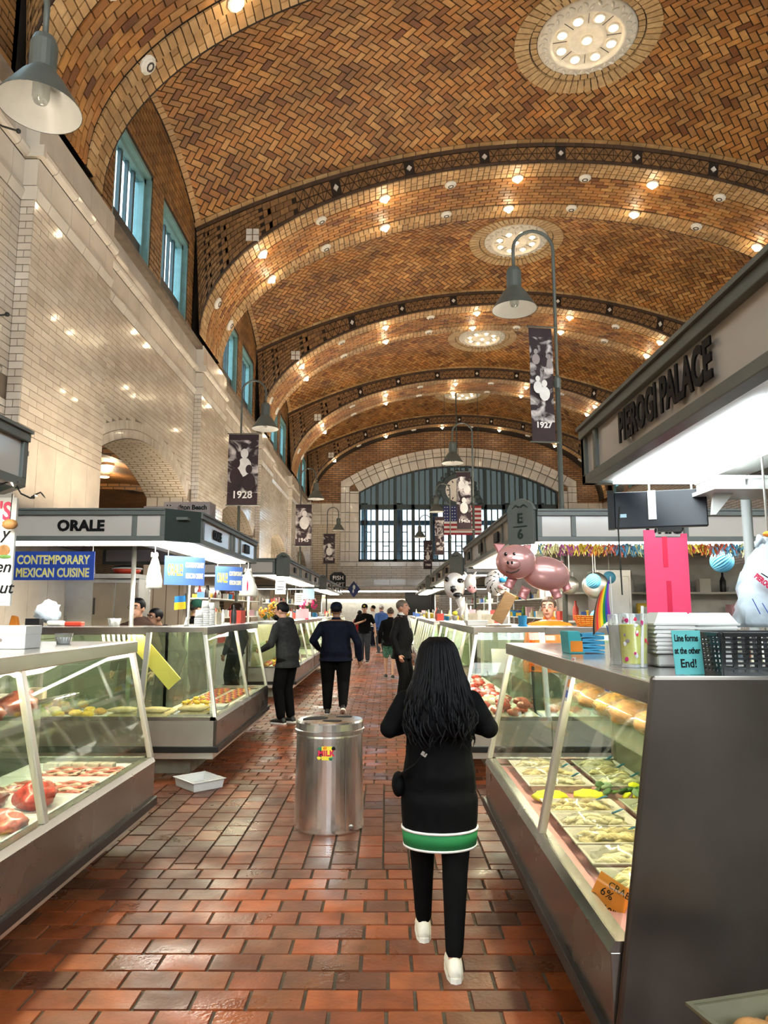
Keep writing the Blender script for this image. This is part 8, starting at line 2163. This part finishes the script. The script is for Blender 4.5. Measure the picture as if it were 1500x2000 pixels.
# American flag hung across the hall
Yf = 36.4; a, b = at(866, 988, Yf), at(941, 1045, Yf); fw, fh = b.x - a.x, a.z - b.z
T = thing('american_flag', 'large red white and blue striped flag hanging before the far window', 'flag', (a.x, Yf, a.z))
for i in range(13): MB().box(0, -0.01, -fh * (i + 1) / 13, fw, 0.01, -fh * i / 13).obj('stripe', 'us_red' if i % 2 == 0 else 'us_white', T)
cn = MB().box(-0.002, -0.014, -fh * 7 / 13, fw * 0.40, 0.014, 0.004).obj('canton', 'us_blue', T)
for r_ in range(5):
    for q_ in range(6): MB().ell((fw * 0.40 * (q_ + 0.5) / 6, -0.016, -fh * 7 / 13 * (r_ + 0.5) / 5), (0.03, 0.004, 0.03), 5, 4).obj('star', 'us_white', cn)
MB().tube([V3(-0.1, 0, 0.03), V3(fw + 0.1, 0, 0.03)], 0.03, 8).obj('rod', 'dark_frame', T)
for x in (0.1, fw - 0.1): MB().tube([V3(x, 0, 0.03), V3(x, 0, 13.45 - a.z)], 0.012, 6).obj('cable', 'dark_frame', T)
# ornate clock hung above it
Yc = 36.9; c = at(893, 958, Yc)
T = thing('hall_clock', 'round ornate hall clock in a dark carved frame hanging before the far window', 'clock', c)
RX = Matrix.Rotation(pi / 2, 3, 'X')
MB().lathe([(0.62, -0.12), (0.86, -0.10), (0.90, 0.0), (0.86, 0.10), (0.62, 0.12)], n=40, rot=RX).obj('case', 'dark_frame', T, smooth=False)
MB().lathe([(0.62, 0.115), (0.62, 0.13), (0.001, 0.13)], n=40, rot=RX, cap=False).obj('dial', 'plaster_smooth', T)
for i in range(12):
    an = 2 * pi * i / 12; MB().bar((0.44 * math.sin(an), -0.135, 0.44 * math.cos(an)), (0.57 * math.sin(an), -0.135, 0.57 * math.cos(an)), 0.05, 0.008, up=(0, 1, 0)).obj('numeral', 'letter_black', T)
for an, L_ in ((2.2, 0.30), (0.9, 0.46)): MB().bar((0, -0.145, 0), (L_ * math.sin(an), -0.145, L_ * math.cos(an)), 0.045, 0.008, up=(0, 1, 0)).obj('hand', 'letter_black', T)
for sg in (-1, 1):
    for k in range(5): MB().ell((sg * (0.85 + 0.10 * k), 0, 0.1 - 0.22 * k), (0.20, 0.12, 0.17), 10, 7, None, 0, 0.4, k + sg).obj('carved_scroll', 'dark_frame', T, smooth=True)
for k in range(9):
    an = -1.2 + 2.4 * k / 8; MB().ell((0.98 * math.sin(an), 0, 0.98 * math.cos(an)), (0.13, 0.09, 0.13), 8, 6, None, 0, 0.4, k).obj('carved_leaf', 'dark_frame', T, smooth=True)
MB().tube([V3(0, 0, 0.9), V3(0, 0, 13.62 - c.z)], 0.03, 8).obj('hanger', 'dark_frame', T)
# fish department board and blue diamond sign
q = at(661, 1130, 33.4)
T = thing('fish_sign', 'black arched board with white lettering for the fish counter', 'sign', (q.x, 32.9, 2.662))
hw = 0.37; MB().prism([(-hw, 0, 0), (hw, 0, 0), (hw, 0, 0.62), (0.18, 0, 0.78), (-0.18, 0, 0.78), (-hw, 0, 0.62)], (0, 0.06, 0)).obj('board', 'letter_black', T)
text('FISH', 0.27, 'print_white', T, (0.02, -0.006, 0.50), 0, 0.002, 0.0); text('DEPT', 0.25, 'print_white', T, (0.02, -0.006, 0.20), 0, 0.002, 0.0)
q = at(691, 1151, 27.0); T = thing('diamond_sign', 'dark blue diamond shaped sign hanging on a bracket over the aisle', 'sign', q)
MB().prism([(-0.25, 0, 0), (0, 0, -0.31), (0.25, 0, 0), (0, 0, 0.31)], (0, 0.03, 0)).obj('board', 'us_blue', T); MB().ell((0.01, -0.004, 0.08), (0.05, 0.006, 0.09), 10, 6).obj('printed_fish', 'paper_white', T); MB().ell((-0.02, -0.004, -0.07), (0.03, 0.006, 0.07), 10, 6).obj('printed_fish', 'paper_white', T)
q2 = -2.03 - q.x; MB().tube([V3(0, 0.015, 0.3), V3(-0.05, 0.015, 2.55 - q.z), V3(q2, 0.015, 2.55 - q.z)], 0.02, 8).obj('bracket', 'dark_frame', T)
# fish counter at the far end
T = thing('fish_counter', 'white tiled fish counter with bright light strip across the far end', 'counter', (-1.6, 38.4, 0))
MB().box(-1.9, 0, 0, 2.6, 0.5, 2.3).obj('tiled_wall', 'tile_white', T); MB().box(-1.9, -0.5, 2.72, 4.4, 0.5, 2.95).obj('lintel', 'far_glazed', T); MB().box(-1.9, -0.4, 2.66, 4.3, -0.1, 2.715).obj('light_strip', 'tube_light', T)
for k in range(8): MB().box(-1.9, -0.012, 0.3 + 0.25 * k, 2.6, 0.0, 0.53 + 0.25 * k).obj('tile_course', 'tile_white', T)
MB().box(4.2, -0.3, 0, 4.4, 0.5, 2.72).obj('pier', 'far_glazed', T); MB().box(-1.9, 0.0, 2.3, -1.7, 0.5, 2.72).obj('pier', 'far_glazed', T); MB().box(2.6, 0.42, 0, 4.2, 0.5, 2.72).obj('dark_doorway', 'hole_black', T)
finalize()
